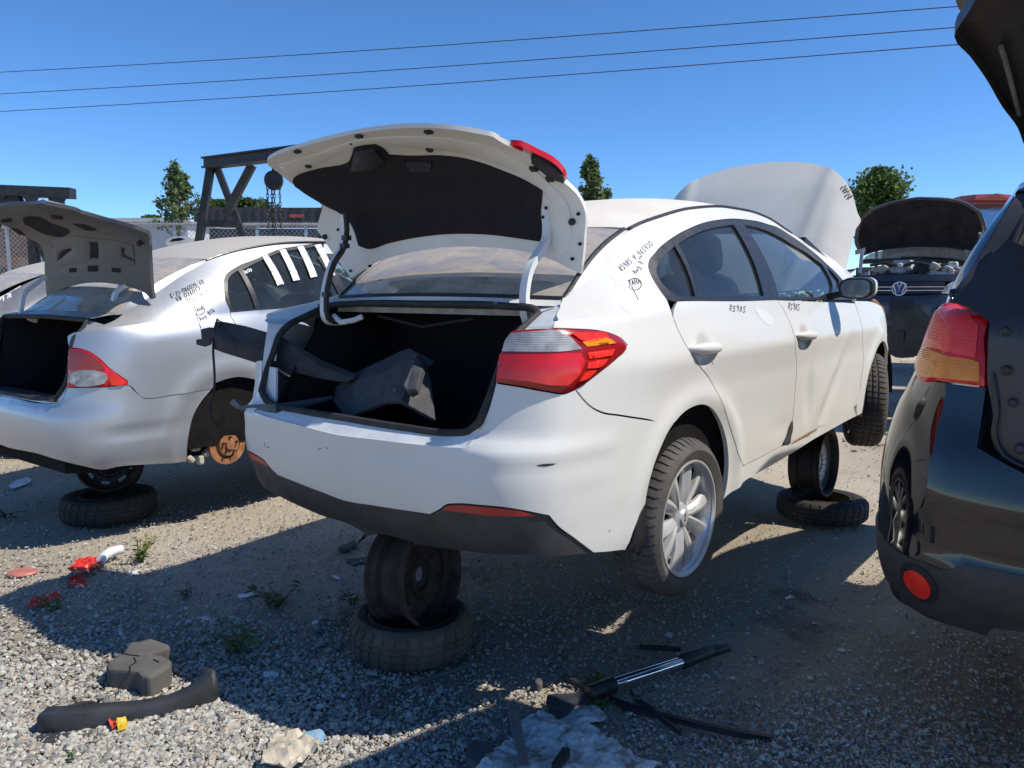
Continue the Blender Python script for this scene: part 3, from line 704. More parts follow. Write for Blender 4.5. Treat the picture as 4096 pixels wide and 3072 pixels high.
kpan('lower_valance', val+[(-u, v) for u, v in val[::-1][1:-1]], 'grey_plastic', corner=24, step=.03, off=-.006, depth=.05)
kpan('reflector', KS.px(cI([(1185, 62), (1215, 38), (1280, 31), (1400, 38), (1560, 53), (1700, 75), (1765, 99), (1600, 103), (1400, 90)])), 'reflector_red', mirror=True, step=.012, gap=.001, off=.0, depth=.01)
# tail lamp: housing with its lenses
lamp = lamp_in+lamp_top+lamp_out+lamp_bot
pocket = kpan('lamp_pocket', lamp, 'white_inner', step=.02, off=-.06, depth=.0, mirror=True)
tl = kpan('tail_lamp', lamp, 'lamp_red_deep', step=.014, depth=.06, gap=.002, off=.004, bulge=.012)
for nm, pts, mt in (('clear_lens', [(208, 192), (330, 180), (450, 178), (500, 205), (572, 275), (480, 288), (330, 292), (162, 290), (180, 235)], 'lamp_clear'),
                    ('red_lens', [(150, 305), (330, 303), (560, 296), (590, 340), (560, 410), (500, 470), (430, 470), (300, 450), (135, 430)], 'lamp_red'),
                    ('red_lens', [(520, 190), (640, 186), (700, 190), (722, 212), (560, 222)], 'lamp_red_bright'),
                    ('amber_lens', [(572, 236), (740, 230), (757, 244), (600, 263)], 'lamp_amber'),
                    ('red_lens', [(600, 296), (752, 276), (735, 312), (612, 330)], 'lamp_red_bright'), ('red_lens', [(606, 348), (718, 326), (690, 362), (598, 380)], 'lamp_red_bright'), ('red_lens', [(590, 404), (655, 385), (600, 435), (556, 448)], 'lamp_red_bright')):
    kpan(nm, KS.px(cA(pts)), mt, parent=tl, step=.012, off=.0185, depth=.004, gap=0)
# window band: black frame, panes
qg = KS.px(cE([(458, 445), (500, 370), (603, 268), (768, 675), (640, 672), (560, 620), (480, 530)]))
rg = KS.px(cE([(632, 250), (740, 185), (880, 130), (1078, 98), (1320, 668), (792, 672)]))
fg = KS.px(cE([(1165, 98), (1290, 125), (1420, 180), (1540, 250), (1660, 320), (1790, 420), (1872, 600), (1850, 688), (1445, 672)]))
vg = KS.px(cE([(1825, 432), (1880, 490), (1925, 545), (1930, 612), (1884, 612)]))
band = dlo_top+[(front_cut[0][0]-.02, dlo_bot[0][1])]+dlo_bot+dlo_back
kpan('window_frame', band, 'black_trim', mirror=True, step=.03, off=-.002, depth=.02, holes=[qg, rg, fg, vg], gap=.001)
for nm, g in (('quarter_window', qg), ('rear_door_window', rg), ('front_door_window', fg), ('vent_window', vg)):
    kpan(nm, g, 'side_glass', mirror=True, step=.05, off=-.012, depth=.0, gap=-.004)
# roof, rear window, cowl
def roof_fn(x, y):
    x = np.asarray(x, float); y = np.asarray(y, float); k = 1-np.clip(np.abs(y)/.61, 0, 1.1)**2.2
    return np.stack([x, y, KW.rail(x)+.002+.075*k], -1)
KR = Surf(roof_fn, np.linspace(-.3, 2.1, 60), np.linspace(-.7, .7, 30), KM)
panel('roof', KR, [(-.12, 0), (-.10, -.35), (-.03, -.585), (.5, -.592), (1.0, -.592), (1.75, -.592), (1.86, -.3), (1.9, 0), (1.86, .3), (1.75, .592), (1.0, .592), (.5, .592), (-.03, .585), (-.10, .35)], 'white_dusty', kia, step=.05, depth=.02)
for sg in (-1, 1):
    MB().tube([roof_fn(np.array([x]), np.array([sg*.597]))[0] for x in np.linspace(-.03, 1.75, 24)], .007, 6).build('roof_moulding', 'black_trim', kia)
def back_fn(y, t):
    y = np.asarray(y, float); t = np.asarray(t, float); k = (y/.62)**2
    xt = -.115+.09*k; xb = -.56+.07*k; zt = KW.rail(xt)+.075*(1-np.clip(np.abs(y)/.61, 0, 1.1)**2.2)-.004; zb = 1.487-.012*k
    return np.stack([xb+(xt-xb)*t-.01*np.sin(np.pi*t), y, zb+(zt-zb)*t+.03*np.sin(np.pi*t)], -1)
KB = Surf(back_fn, np.linspace(-.75, .75, 30), np.linspace(-.02, 1.02, 20), KM)
panel('rear_window', KB, [(-.615, 0), (0, 0), (.615, 0), (.59, .5), (.575, 1), (0, 1), (-.575, 1), (-.59, .5)], 'rear_glass', kia, step=.05, depth=0, scale_v=.5)
for a, b in (([(-.62, 0), (.62, 0)], 'black_trim'),):
    MB().tube([back_fn(np.array([y]), np.array([0.]))[0]+np.array([0, 0, .004]) for y in np.linspace(-.62, .62, 30)], .008, 6).build('window_seal', b, kia)
for sg in (-1, 1):
    MB().tube([back_fn(np.array([sg*(.617-.04*t)]), np.array([t]))[0]+np.array([0, 0, .003]) for t in np.linspace(0, 1, 14)], .009, 6).build('window_seal', 'black_trim', kia)
def strip(name, A, Bp, mat, parent, sub=1):
    """quad strip between two 3-D paths"""
    n = max(len(A), len(Bp), 40)
    def rs(P):
        P = np.array(P, float); d = np.r_[0, np.cumsum(np.linalg.norm(np.diff(P, axis=0), axis=1))]; t = np.linspace(0, d[-1], n)
        return np.stack([np.interp(t, d, P[:, i]) for i in range(3)], 1)
    a, b = rs(A), rs(Bp)
    return obj(name, list(a)+list(b), [(i, i+1, n+i+1, n+i) for i in range(n-1)], mat, parent)
for sg in (1, -1):
    f_ = lambda P: [(p[0], p[1]*sg, p[2]) for p in P]
    strip('pillar_gutter', f_([KS.at([(sx(x), 1.995)])[0] for x in np.linspace(-.55, -.02, 24)]), f_([back_fn(np.array([-.61+.035*t]), np.array([t]))[0] for t in np.linspace(-.03, 1, 24)]), 'white_paint', kia)
ws = [(-.945, 0, 1.048), (-.94, -.3, 1.047), (-.928, -.48, 1.05), (-.92, -.56, 1.065), (-.915, -.60, 1.10), (-.887, -.61, 1.16), (-.843, -.615, 1.248), (-.807, -.62, 1.32), (-.76, -.62, 1.362), (-.686, -.61, 1.395), (-.615, -.60, 1.425), (-.585, -.56, 1.442), (-.578, -.45, 1.45), (-.575, 0, 1.455)]
wsl = ws+[(x, -y, z) for x, y, z in ws[::-1][1:-1]]
MB().tube(smooth_poly(wsl, .03), .014, 8, closed=True).build('weatherstrip', 'rubber', kia)
go = [KS.at([(0, c_top)])[0]]+[KS.at([p])[0] for p in gut_out[::-1]+lamp_in+lamp_top+q_edge]
def seg_strip(name, A, Bp, cuts, mat, parent):
    """strip between two paths, matched corner by corner; cuts [(a0, a1, b0, b1)]"""
    for sg in (1, -1):
        f = lambda P: [(p[0], p[1]*sg, p[2]) for p in P]
        for a0, a1, b0, b1 in cuts: strip(name, f(smooth_poly(A[a0:a1+1], .03, closed=False)), f(Bp[b0:b1+1]), mat, parent)
seg_strip('boot_gutter', ws, [p-np.array([-.004, 0, .006]) for p in go], [(0, 3, 0, 3), (3, 8, 3, 11), (8, 11, 11, 19)], 'gutter_white', kia)
cow = [(x_, y_, z_) for x_, y_, z_ in (back_fn(np.array([y]), np.array([-.005]))[0] for y in np.linspace(-.66, .66, 20))]
strip('rear_deck_edge', [(-.58, y, 1.452+.002) for y in np.linspace(-.64, .64, 20)], cow, 'white_paint', kia)
# boot interior
bx = [(-.93, 1.03), (-.90, .90), (-.2, .88), (-.12, 1.44), (-.575, 1.445)]
v = [(x, sg*(.50, .56, .66, .66, .60)[i], z) for sg in (-1, 1) for i, (x, z) in enumerate(bx)]
wall = [(0, 1, 6, 5), (1, 2, 7, 6), (2, 3, 8, 7), (3, 4, 9, 8), (4, 3, 2, 1, 0), (5, 6, 7, 8, 9)]
obj('boot_lining', v, wall, 'dark_cloth', kia, smooth=False)
MB().box((-.545, 0, 1.428), (.02, 1.1, .022)).build('shelf_edge', 'engine_tan_trim', kia, smooth=False)
MB().tube([(-.5, -.2, 1.40), (-.48, .1, 1.36), (-.5, .35, 1.40)], .006, 6).build('loom', 'rubber', kia)
# inner shell that stops light behind the seams, wheel wells, floor
ring = lambda cx, cz, r: [(sx(cx+r*math.cos(R(a))), vz(cx, cz+r*math.sin(R(a)))) for a in range(0, 360, 20)]
kpan('inner_shell', [(sx(-.5), .12), (sx(2.3), .12), (sx(2.3), .97), (sx(-.5), .97)], 'underbody', mirror=True, step=.06, off=-.045, depth=0, holes=[[(u, max(.13, v)) for u, v in ring(.03, .70, .40)]] if False else [])
for cx, cz in ((.03, .70), (2.73, .80)):
    for sg in (-1, 1):
        ww = MB().lathe([(.02, 0), (.425, 0), (.425, .33)], 48, axis_matrix((cx, sg*.52, cz), (0, sg, 0)))
        ww.f = [f for f in ww.f if min(ww.v[i][2] for i in f) > cz-.02]; ww.build('wheel_well', 'underbody', kia)
MB().box((1.3, 0, .74), (4.3, 1.5, .07), ch=.15).build('underbody', 'underbody', kia)
MB().box((-.7, 0, .82), (.36, 1.2, .16), ch=.1).build('spare_wheel_well', 'underbody', kia)
MB().box((.0, 0, .70), (.10, 1.3, .12)).build('rear_axle', 'steel_dark', kia)
MB().tube([(-.8, .35, .80), (-.6, .35, .76), (.3, .3, .70), (1.6, .1, .68)], .028, 8).build('exhaust_pipe', 'rust_dark', kia)
# wheels
alloy_wheel(kia, axis_matrix((0, -.785, .628), (0.0, -1, .0), .35))
alloy_wheel(kia, axis_matrix((2.74, -.775, .79), (.42, -1, .0), .2), cap_text=None)
alloy_wheel(kia, axis_matrix((0, .785, .628), (0, 1, 0), .1), cap_text=None)
kpan('mud_flap', KS.px(cC([(330, 775), (300, 830), (250, 960), (225, 1050), (190, 1105), (305, 1170), (322, 1100), (328, 900)])), 'black_plastic', step=.03, off=.004, depth=.01, gap=0)
kpan('mud_flap', KS.px(cB([(1355, 1215), (1345, 1290), (1315, 1340), (1318, 1358), (1348, 1362), (1362, 1270)])), 'black_plastic', step=.03, off=-.01, depth=.01, gap=0)
# mirror, door handles
mm = Matrix.Translation((1.72, -.965, 1.52)) @ Matrix.Rotation(R(-6), 4, 'Z')
oc = [(.09*math.copysign(abs(math.cos(t))**.62, math.cos(t)), .056*math.copysign(abs(math.sin(t))**.62, math.sin(t))) for t in np.linspace(0, 2*math.pi, 28, endpoint=False)]
def lofted(secs): 
    n = len(secs[0]); v = [p for s in secs for p in s]; f = [(k*n+i, k*n+(i+1) % n, (k+1)*n+(i+1) % n, (k+1)*n+i) for k in range(len(secs)-1) for i in range(n)]
    f += [tuple(range(n-1, -1, -1)), tuple(range((len(secs)-1)*n, len(secs)*n))]; return v, f
sec = lambda dx, k, dz=0: [mm @ Vector((dx, y*k, z*k+dz)) for y, z in oc]
mir = MB().add(*lofted([sec(0, .93), sec(.004, 1), sec(.05, .99), sec(.10, .8, .004), sec(.125, .45, .008)])).build('door_mirror', 'black_trim', kia, angle=50)
MB().add(*lofted([[mm @ Vector((dx, y*.86, z*.84)) for y, z in oc] for dx in (-.004, .002)])).build('mirror_glass', 'chrome', mir)
MB().add(*lofted([[mm @ Vector((dx, y*k-.004, z*k+.006)) for y, z in oc if True] for dx, k in ((.03, 1.01), (.06, 1.0), (.105, .81), (.128, .46))])).build('mirror_cap', 'white_paint', mir, angle=50)
MB().bar((1.75, -.82, 1.475), (1.74, -.90, 1.49), .06, .035).build('mirror_arm', 'black_trim', mir)
for hx in (.06, 1.17):
    for sg in (-1, 1):
        pts = []; base = KS.at([(sx(hx), vz(hx, 1.285))])[0]
        y0 = abs(base[1])
        for t in np.linspace(-1, 1, 13):
            q = .5+.5*math.cos(math.pi*t) if abs(t) > .0 else 1
            r_ = .022*(1-abs(t)**3*.55); pts.append(((hx+t*.125, sg*(y0+.008+.034*(1-t**4)), 1.288-.004*t), r_))
        MB().tube([p for p, _ in pts], [r for _, r in pts], 12).build('door_handle', 'white_paint', kia, angle=60)
# boot lid
LT = pchip([0, .10, .23, .32, .43, .54, .68, .84, 1.0], [-.385, -.40, -.42, -.445, -.515, -.62, -.755, -.91, -1.06])
LZ = pchip([0, .10, .23, .32, .43, .54, .68, .84, 1.0], [1.50, 1.60, 1.74, 1.825, 1.91, 1.965, 2.0, 2.03, 2.05])
def lid_fn(y, t):
    y = np.asarray(y, float); t = np.asarray(t, float); c = 1-(np.abs(y)/.68)**2; up = np.clip((t-.25)/.3, 0, 1)
    return np.stack([LT(t)-.03*c*(1-up), y, LZ(t)+.045*c*up+.03*y*np.clip(t/.5, 0, 1)], -1)
KL = Surf(lid_fn, np.linspace(-.95, .95, 60), np.linspace(-.02, 1.0, 60), KM)
lid_px = KL.px(cF([(110, 310), (150, 278), (300, 225), (500, 170), (690, 130), (850, 108), (1000, 97), (1150, 98), (1300, 110), (1420, 130), (1535, 153), (1600, 195), (1700, 240), (1785, 275), (1850, 330), (1920, 390), (1990, 445), (2060, 510), (2100, 575), (2120, 640), (2115, 760), (2105, 900), (2090, 1020), (2050, 1000), (1950, 950), (1800, 895), (1600, 860), (1400, 848), (1250, 850), (1100, 870), (900, 910), (750, 965), (640, 1045), (560, 940), (490, 840), (420, 742), (432, 690), (460, 590), (350, 510), (240, 430), (160, 365), (118, 335)]))
liner_px = KL.px(cF([(270, 425), (300, 397), (420, 357), (620, 312), (645, 262), (668, 215), (790, 199), (822, 212), (880, 266), (1000, 270), (1200, 270), (1350, 287), (1480, 322), (1600, 367), (1720, 417), (1850, 492), (1845, 560), (1838, 650), (1850, 760), (1835, 815), (1700, 795), (1550, 775), (1400, 766), (1240, 769), (1050, 791), (880, 826), (740, 860), (690, 840), (660, 740), (625, 680), (580, 640), (460, 575), (350, 508), (285, 462)]))
lid = panel('boot_lid', KL, lid_px, 'white_inner', kia, step=.03, depth=.016, flip=-1, gap=0)
panel('outer_skin', KL, lid_px, 'white_paint', lid, step=.04, off=.016, depth=.0, gap=0)
panel('lid_liner', KL, liner_px, 'dark_cloth', lid, step=.03, off=.006, depth=.01, flip=-1, gap=0, bulge=.012)
panel('inner_rib', KL, KL.px(cF([(180, 330), (420, 260), (700, 170), (1000, 150), (1300, 170), (1560, 230), (1740, 320), (1900, 450), (2000, 560), (2030, 700), (2010, 860), (1960, 910), (1900, 860), (1930, 700), (1900, 560), (1800, 440), (1600, 335), (1300, 245), (1000, 215), (820, 190), (650, 215), (420, 330), (250, 400)])), 'white_inner', lid, step=.03, off=.004, depth=.012, flip=-1, gap=0, bulge=.006)
panel('lid_lamp', KL, KL.px(cF([(1640, 208), (1700, 212), (1800, 258), (1905, 312), (1980, 390), (1990, 436), (1900, 372), (1800, 300)])), 'lamp_red', lid, step=.02, off=.02, depth=.02, gap=0)
panel('lid_lamp_base', KL, KL.px(cF([(1780, 268), (1850, 300), (1985, 400), (1985, 440), (1900, 405), (1785, 312)])), 'grey_plastic', lid, step=.02, off=.008, depth=.02, flip=-1, gap=0)
for q, r_ in (((370, 325), .014), ((1138, 220), .015), ((2040, 690), .012), ((480, 785), .012)):
    p, n = KL.at(KL.px(cF([q])))[0], -KL.normal(KL.px(cF([q])))[0]
    MB().lathe([(r_, -.01), (r_, .012), (r_*.7, .016), (0, .016)], 14, axis_matrix(p, n)).build('rubber_stop', 'rubber', lid)
for q in ((1875, 602), (1857, 660), (2078, 640), (2088, 830), (2040, 925), (1862, 745), (560, 740), (640, 1000), (760, 970), (1560, 250), (640, 190)):
    p, n = KL.at(KL.px(cF([q])))[0], -KL.normal(KL.px(cF([q])))[0]
    MB().lathe([(.006, -.004), (.006, .0075), (0, .0075)], 10, axis_matrix(p, n)).build('lid_hole', 'cabin', lid)
for q in ((300, 240), (690, 142), (1130, 115), (1797, 350), (1900, 415)):
    uv = KL.px(cF([q]))[0]; w_ = .014
    panel('trim_clip', KL, [(uv[0]-w_, uv[1]-.009), (uv[0]+w_, uv[1]-.009), (uv[0]+w_, uv[1]+.009), (uv[0]-w_, uv[1]+.009)], 'rubber', lid, step=.02, off=.01, depth=.012, flip=-1, gap=0)
panel('pull_recess', KL, KL.px(cF([(1000, 285), (1160, 290), (1150, 350), (1030, 345), (1005, 320)])), 'black_plastic', lid, step=.02, off=.022, depth=.006, flip=-1, gap=0)
panel('latch', KL, KL.px(cF([(650, 300), (665, 225), (790, 212), (830, 250), (860, 300), (760, 345), (640, 345)])), 'black_plastic', lid, step=.02, off=.022, depth=.01, flip=-1, gap=0, bulge=.01)
def arm(pts, y, mat, w=.03, d=.022, dy=0):
    mb = MB(); q = smooth_poly(pts, .02, closed=False, corner=180); mb2 = []
    T = np.gradient(q, axis=0); T /= np.linalg.norm(T, axis=1)[:, None]
    v = []; f = []
    for (x, z), (tx, tz) in zip(q, T):
        nx_, nz_ = -tz, tx
        v += [(x+nx_*d/2, y-w/2, z+nz_*d/2), (x+nx_*d/2, y+w/2, z+nz_*d/2), (x-nx_*d/2, y+w/2, z-nz_*d/2), (x-nx_*d/2, y-w/2, z-nz_*d/2)]
    n = len(q)
    f = [(k*4+i, k*4+(i+1) % 4, k*4+4+(i+1) % 4, k*4+4+i) for k in range(n-1) for i in range(4)]+[(3, 2, 1, 0), tuple(range(n*4-4, n*4))]
    return mb.add(v, f)
ar = [(-.50, 1.37), (-.55, 1.40), (-.566, 1.465), (-.561, 1.52), (-.535, 1.586), (-.48, 1.643), (-.44, 1.69), (-.435, 1.75), (-.445, 1.84)]
arm(ar, -.5, 0).build('hinge_arm', 'gutter_white', lid, angle=40)
al = [(-.56, 1.37), (-.655, 1.385), (-.663, 1.458), (-.648, 1.537), (-.616, 1.617), (-.56, 1.69), (-.545, 1.76), (-.551, 1.83)]
arm(al, .5, 0).build('hinge_arm', 'gutter_white', lid, angle=40)
MB().tube([(x-.008, .475, z+.006) for x, z in smooth_poly(al, .03, closed=False, corner=180)], .012, 7).build('wiring_harness', 'rubber', lid)
for i in (6, 14, 20):
    q = smooth_poly(al, .03, closed=False, corner=180)[min(i, 15)]; MB().box((q[0]-.008, .475, q[1]+.006), (.03, .03, .02)).build('harness_clip', 'black_plastic', lid)
MB().tube([(-.63, .48, 1.40), (-.64, .42, 1.375), (-.62, .36, 1.385), (-.60, .33, 1.40)], .012, 7).build('pull_handle', 'gutter_white', kia)
# bonnet, standing open
def hood_fn(y, t):
    y = np.asarray(y, float); t = np.asarray(t, float); k = np.clip(np.abs(y)/.74, 0, 1.3)
    edge = .10*np.clip((k-.74)/.26, 0, 2)**1.3
    return np.stack([2.26+.50*t-.06*(1-k**2)*np.clip(1.3-t, 0, 1)+edge*.9+.12*np.clip(t-.75, 0, 1)**1.3-.012*np.exp(-((np.abs(y)-.40-.12*t)/.035)**2), y, 1.50+.90*t+.02*(1-k**2)], -1)
KH = Surf(hood_fn, np.linspace(-.9, .9, 60), np.linspace(-.1, 1.15, 50), KM)
hd = [(0, .985), (-.2, .975), (-.36, .945), (-.5, .893), (-.585, .82), (-.65, .72), (-.71, .56), (-.735, .5), (-.72, .45), (-.715, .3), (-.70, .12), (-.64, .03), (-.3, -.02)]
hd = hd+[(-u, v) for u, v in hd[::-1]][:-1]
hood = panel('bonnet', KH, hd, 'white_dusty', kia, step=.035, depth=.02, gap=0, flip=-1)
for sg in (-1, 1):
    MB().tube([(2.35, sg*.62, 1.5), (2.75, sg*.60, 1.95)], .008, 6).build('bonnet_strut', 'steel_grey', kia)
# cabin: seats, dash, far things behind the glass
def cushion(name, c, d, m, mat, parent, p=.45):
    mb = MB(); n1, n2 = 14, 10; v = []; f = []
    sp = lambda a, e: math.copysign(abs(a)**e, a)
    for i in range(n2+1):
        ph = -math.pi/2+math.pi*i/n2
        for j in range(n1):
            th = 2*math.pi*j/n1
            v.append(m @ Vector((d[0]/2*sp(math.cos(ph), p)*sp(math.cos(th), p), d[1]/2*sp(math.cos(ph), p)*sp(math.sin(th), p), d[2]/2*sp(math.sin(ph), p)))+Vector(c))
    for i in range(n2):
        for j in range(n1): f.append((i*n1+j, i*n1+(j+1) % n1, (i+1)*n1+(j+1) % n1, (i+1)*n1+j))
    return mb.add(v, f).build(name, mat, parent, angle=60)
tilt = Matrix.Rotation(R(-14), 3, 'Y')
for y in (-.40, .38):
    st = cushion('front_seat', (.98, y, 1.30), (.14, .50, .60), tilt, 'seat_cloth', kia)
    cushion('headrest', (.93, y-.01, 1.685), (.11, .27, .20), tilt, 'seat_cloth', st)
    for dy in (-.07, .07): MB().tube([(.94, y+dy, 1.52), (.93, y+dy, 1.62)], .007, 6).build('headrest_post', 'steel_dark', st)
cushion('rear_bench', (.05, 0, 1.26), (.20, 1.25, .52), tilt, 'seat_cloth', kia)
MB().box((1.2, 0, .9), (2.1, 1.4, .1)).build('cabin_floor', 'cabin', kia)
MB().box((2.05, 0, 1.30), (.35, 1.36, .26), ch=.06).build('dashboard', 'cabin', kia)
MB().tube([(1.72, .38+.17*math.cos(a), 1.36+.17*math.sin(a)) for a in np.linspace(0, 2*math.pi, 24, endpoint=False)], .014, 6, closed=True).build('steering_wheel', 'cabin', kia)
MB().box((-.25, 0, 1.462), (.42, 1.1, .012)).build('parcel_shelf', 'cabin', kia)
for sg in (-1, 1): MB().bar((1.9, sg*.60, 1.80), (2.62, sg*.72, 1.50), .05, .04).build('windscreen_pillar', 'black_trim', kia)
# knocks: torn metal and rust along the sill, scuffs on the bumper, the crease's chipped paint
kpan('torn_metal', KS.px(cJ([(432, 285), (462, 225), (462, 330), (440, 420), (436, 478), (358, 482), (395, 405)])), 'grey_plastic', step=.02, off=.006, depth=.01, gap=0)
strokes('sill_rust', KS, [cJ([(462, 470), (560, 415), (640, 370), (735, 322)]), cJ([(500, 452), (600, 400), (660, 372)])], 'rust', kia, w=.008, off=.004)
kpan('scuff', KS.px(cA([(335, 914), (380, 906), (452, 903), (430, 912), (370, 920)])), 'grey_plastic', step=.02, off=.001, depth=0, gap=0)
strokes('scratch', KS, [cH([(380, 402), (377, 440)]), cH([(395, 445), (425, 447)]), cH([(885, 470), (915, 458)]), cH([(960, 450), (975, 465)]), cA([(742, 1272), (745, 1280)]), cB([(571, 1078), (574, 1095)])], 'grey_plastic', kia, w=.003)
# patches wiped clean of dust for the marker pen
paint('white_wiped', (.70, .715, .72), dust_amt=.1, side_dust=.03, rough=.28, coat=.5)
for P in ([(70, 512), (180, 400), (300, 300), (430, 172), (470, 175), (500, 205), (480, 270), (400, 370), (300, 470), (160, 588), (130, 582), (110, 530)], [(232, 600), (280, 540), (330, 545), (300, 640), (285, 800), (255, 818), (205, 790), (170, 758), (180, 700)], [(1240, 770), (1330, 790), (1400, 860), (1380, 900), (1290, 850)]):
    kpan('wiped_patch', KS.px(cE(P)), 'white_wiped', step=.03, off=.0008, depth=0, gap=0)
# writing on the paint
wr = lambda *a, **k: strokes('marker_writing', KS, *a, **k)
def E_(L): return [cE(s) for s in L]
L1 = write('85985 V:465430', (172, 478), (432, 262), 46); L2 = write('Aug 8', (290, 500), (350, 405), 42)+write('th', (322, 384), (345, 356), 22)
L3 = write('TAHA', (232, 590), (330, 570), 42)+[ring_px((280, 578), 52, 48, a0=200, a1=520), [(252, 590), (305, 700)]]
wr(E_(L1+L2+L3), 'ink', kia, w=.0032)
wr(E_(write('85985', (1035, 790), (1172, 802), 46)), 'ink', kia, w=.0035, off=.002)
wr(E_(write('85985', (1508, 778), (1604, 788), 52)), 'ink', kia, w=.004, off=.002)
strokes('marker_writing', KH, [cB(s) for s in write('85985', (1262, 256), (1226, 190), 30)], 'ink', hood, w=.006, off=.003, flip=-1)
# ================================================================== the silver sedan
cP, cQ = crop(0, 1200, 2.16), crop(0, 500, 2.16)
paint('silver_paint', (.42, .445, .485), metal=.55, rough=.33, coat=.45, dust_amt=.7, side_dust=.12, dust=(.42, .38, .32))
paint('silver_dusty', (.42, .41, .39), metal=.1, rough=.6, coat=.1, dust_amt=.95, side_dust=.7, dust=(.42, .38, .32))
paint('silver_inner_shaded', (.075, .077, .08), metal=.2, rough=.5, coat=.1, dust_amt=.1, side_dust=.5, dust=(.16, .145, .12))  # lid underside: shade on the raised lid is put into this darker silver
CY = 36.5
def frame(kx, ky, yaw, lx=0., ly=0.):
    """local frame whose point (lx, ly) stands at (kx, ky) of the white car's frame"""
    w = KM @ Vector((kx, ky, 0)); rz = R(90-yaw); o = w-Matrix.Rotation(rz, 3, 'Z') @ Vector((lx, ly, 0))
    return Vector((o.x, o.y, 0)), rz
_o, _rz = frame(-.05, 2.30, CY, 0, -.85)
civic = thing('silver_sedan', 'silver sedan with open boot lid and a rear wheel missing, beside the white sedan', 'car', _o, _rz)
CM = Matrix.Translation(_o) @ Matrix.Rotation(_rz, 4, 'Z')
def c_bumps(x, z, a):
    r = np.hypot(x-.0, z-.60); side = np.clip((x+.7)/.3, 0, 1)
    b = .018*np.exp(-((r-.43)/.05)**2)*side
    b = b+.007*np.exp(-((z-1.215-.10*(x+.8))/.035)**2)*side
    b = b-.012*np.exp(-((z-.70-.06*(x+.5))/.02)**2)*np.clip((-.25-x)/.3, 0, 1)*np.clip((x+.85)/.2, 0, 1)
    return b
CW = Wrap([(-.985, 0), (-.97, .3), (-.935, .52), (-.87, .66), (-.76, .76), (-.58, .825), (-.3, .858), (0, .868), (1.3, .872), (2.3, .865), (2.9, .8), (3.3, .55), (3.42, .2), (3.43, 0)],
          [(.35, .16), (.45, .06), (.52, .02), (.62, .004), (.8, 0), (1.1, .0), (1.2, .006), (1.28, .03), (1.36, .06)],
          [(.35, .14), (.46, .05), (.56, .01), (.68, 0), (.80, .01), (.86, .04), (.98, .06), (1.2, .09), (1.36, .13)],
          .42, [(-1, 1.27), (-.6, 1.31), (0, 1.36), (3.4, 1.25)],
          [(-.9, 1.30), (-.62, 1.37), (-.35, 1.50), (-.1, 1.64), (.05, 1.71), (.3, 1.785), (.7, 1.85), (1.1, 1.87), (1.5, 1.85), (2.0, 1.74), (2.5, 1.55), (3, 1.35)],
          [(-.9, .66), (-.5, .63), (0, .60), (1.6, .59), (2.6, .62)], bumps=[c_bumps], upbulge=.045)
CS = Surf(CW, np.linspace(-1.6, 4.5, 220), np.r_[np.linspace(-.2, 1, 36), np.linspace(1.03, 2.05, 24)], CM)
cx, cv = CW.s_at, CW.v_at
def cpan(name, uv, mat, **k):
    k.setdefault('scale_v', .8); return panel(name, CS, uv, mat, k.pop('parent', civic), **k)
c_lamp = CS.px(cP([(600, 418), (700, 422), (800, 462), (880, 522), (950, 592), (1050, 662), (1105, 702), (1100, 735), (950, 748), (700, 757), (582, 755), (590, 600)]))
c_seam = CS.px(cP([(1120, 738), (1180, 800), (1250, 850), (1300, 851), (1500, 822)])); c_arch0 = CS.px(cP([(1830, 770)]))
c_arch_dn = CS.px(cP([(1740, 880), (1680, 980), (1640, 1120), (1620, 1250), (1605, 1400)]))
arch_c = [(cx(.02+.40*math.cos(R(a))), cv(.02+.40*math.cos(R(a)), .56+.40*math.sin(R(a)))) for a in range(110, -21, -12)]
q_rear = CS.px(cP([(600, 410), (586, 360), (583, 318), (600, 300), (700, 270), (900, 212)]))
dloc = CS.px([(896, 1148), (907, 1097), (949, 1067), (1019, 1039), (1114, 999), (1190, 985), (1297, 969)])
d_f = [(cx(x), v) for x, v in ((.95, 1.84), (1.3, 1.83), (1.7, 1.66), (2.1, 1.35), (2.3, 1.1), (2.3, 1.02))]
dlo_b = CS.px([(1202, 1232), (1000, 1243), (921, 1250), (902, 1200)])
cut = CS.px(cP([(1995, 145), (2030, 200), (2120, 300)]))+[(cx(.42), .4), (cx(.46), .12)]
side = c_lamp[1:8][::-1]+q_rear+[(cx(x), 2.0) for x in (-.6, -.45, -.3, -.15, .0, .1, .3, .7, 1.1, 1.5, 2.0, 2.45)]+[(cx(2.5), 1.02)]
side += d_f[::-1][1:]+dloc[::-1]+dlo_b[:1:-1]+cut+[(cx(2.2), .12), (cx(2.2), .0), (cx(.42), .0)]+arch_c[::-1]+c_arch0+c_seam[::-1]
cpan('body_side', side, 'silver_paint', mirror=True, step=.04, depth=.02)
cpan('rear_door', dlo_b[2::-1]+[(cx(1.1), .99), (cx(1.15), .13)]+cut[::-1], 'silver_paint', mirror=True, step=.04, gap=.003)
cpan('front_door', [(cx(1.1), .99), (cx(2.28), .99), (cx(2.2), .13), (cx(1.15), .13)], 'silver_paint', mirror=True, step=.05, gap=.003)
ch = [(0, CS.px(cP([(240, 1318)]))[0][1])]+CS.px(cP([(400, 1352), (700, 1432), (900, 1468), (1000, 1446), (1300, 1422)]))+c_arch_dn[::-1]+c_arch0+c_seam[::-1]+c_lamp[7:11]+CS.px(cP([(560, 830), (520, 886), (400, 893)]))+[(0, CS.px(cP([(240, 866)]))[0][1])]
cpan('rear_bumper', ch+[(-u, v) for u, v in ch[::-1][1:-1]], 'silver_paint', corner=30, step=.035, gap=.002, depth=.02)
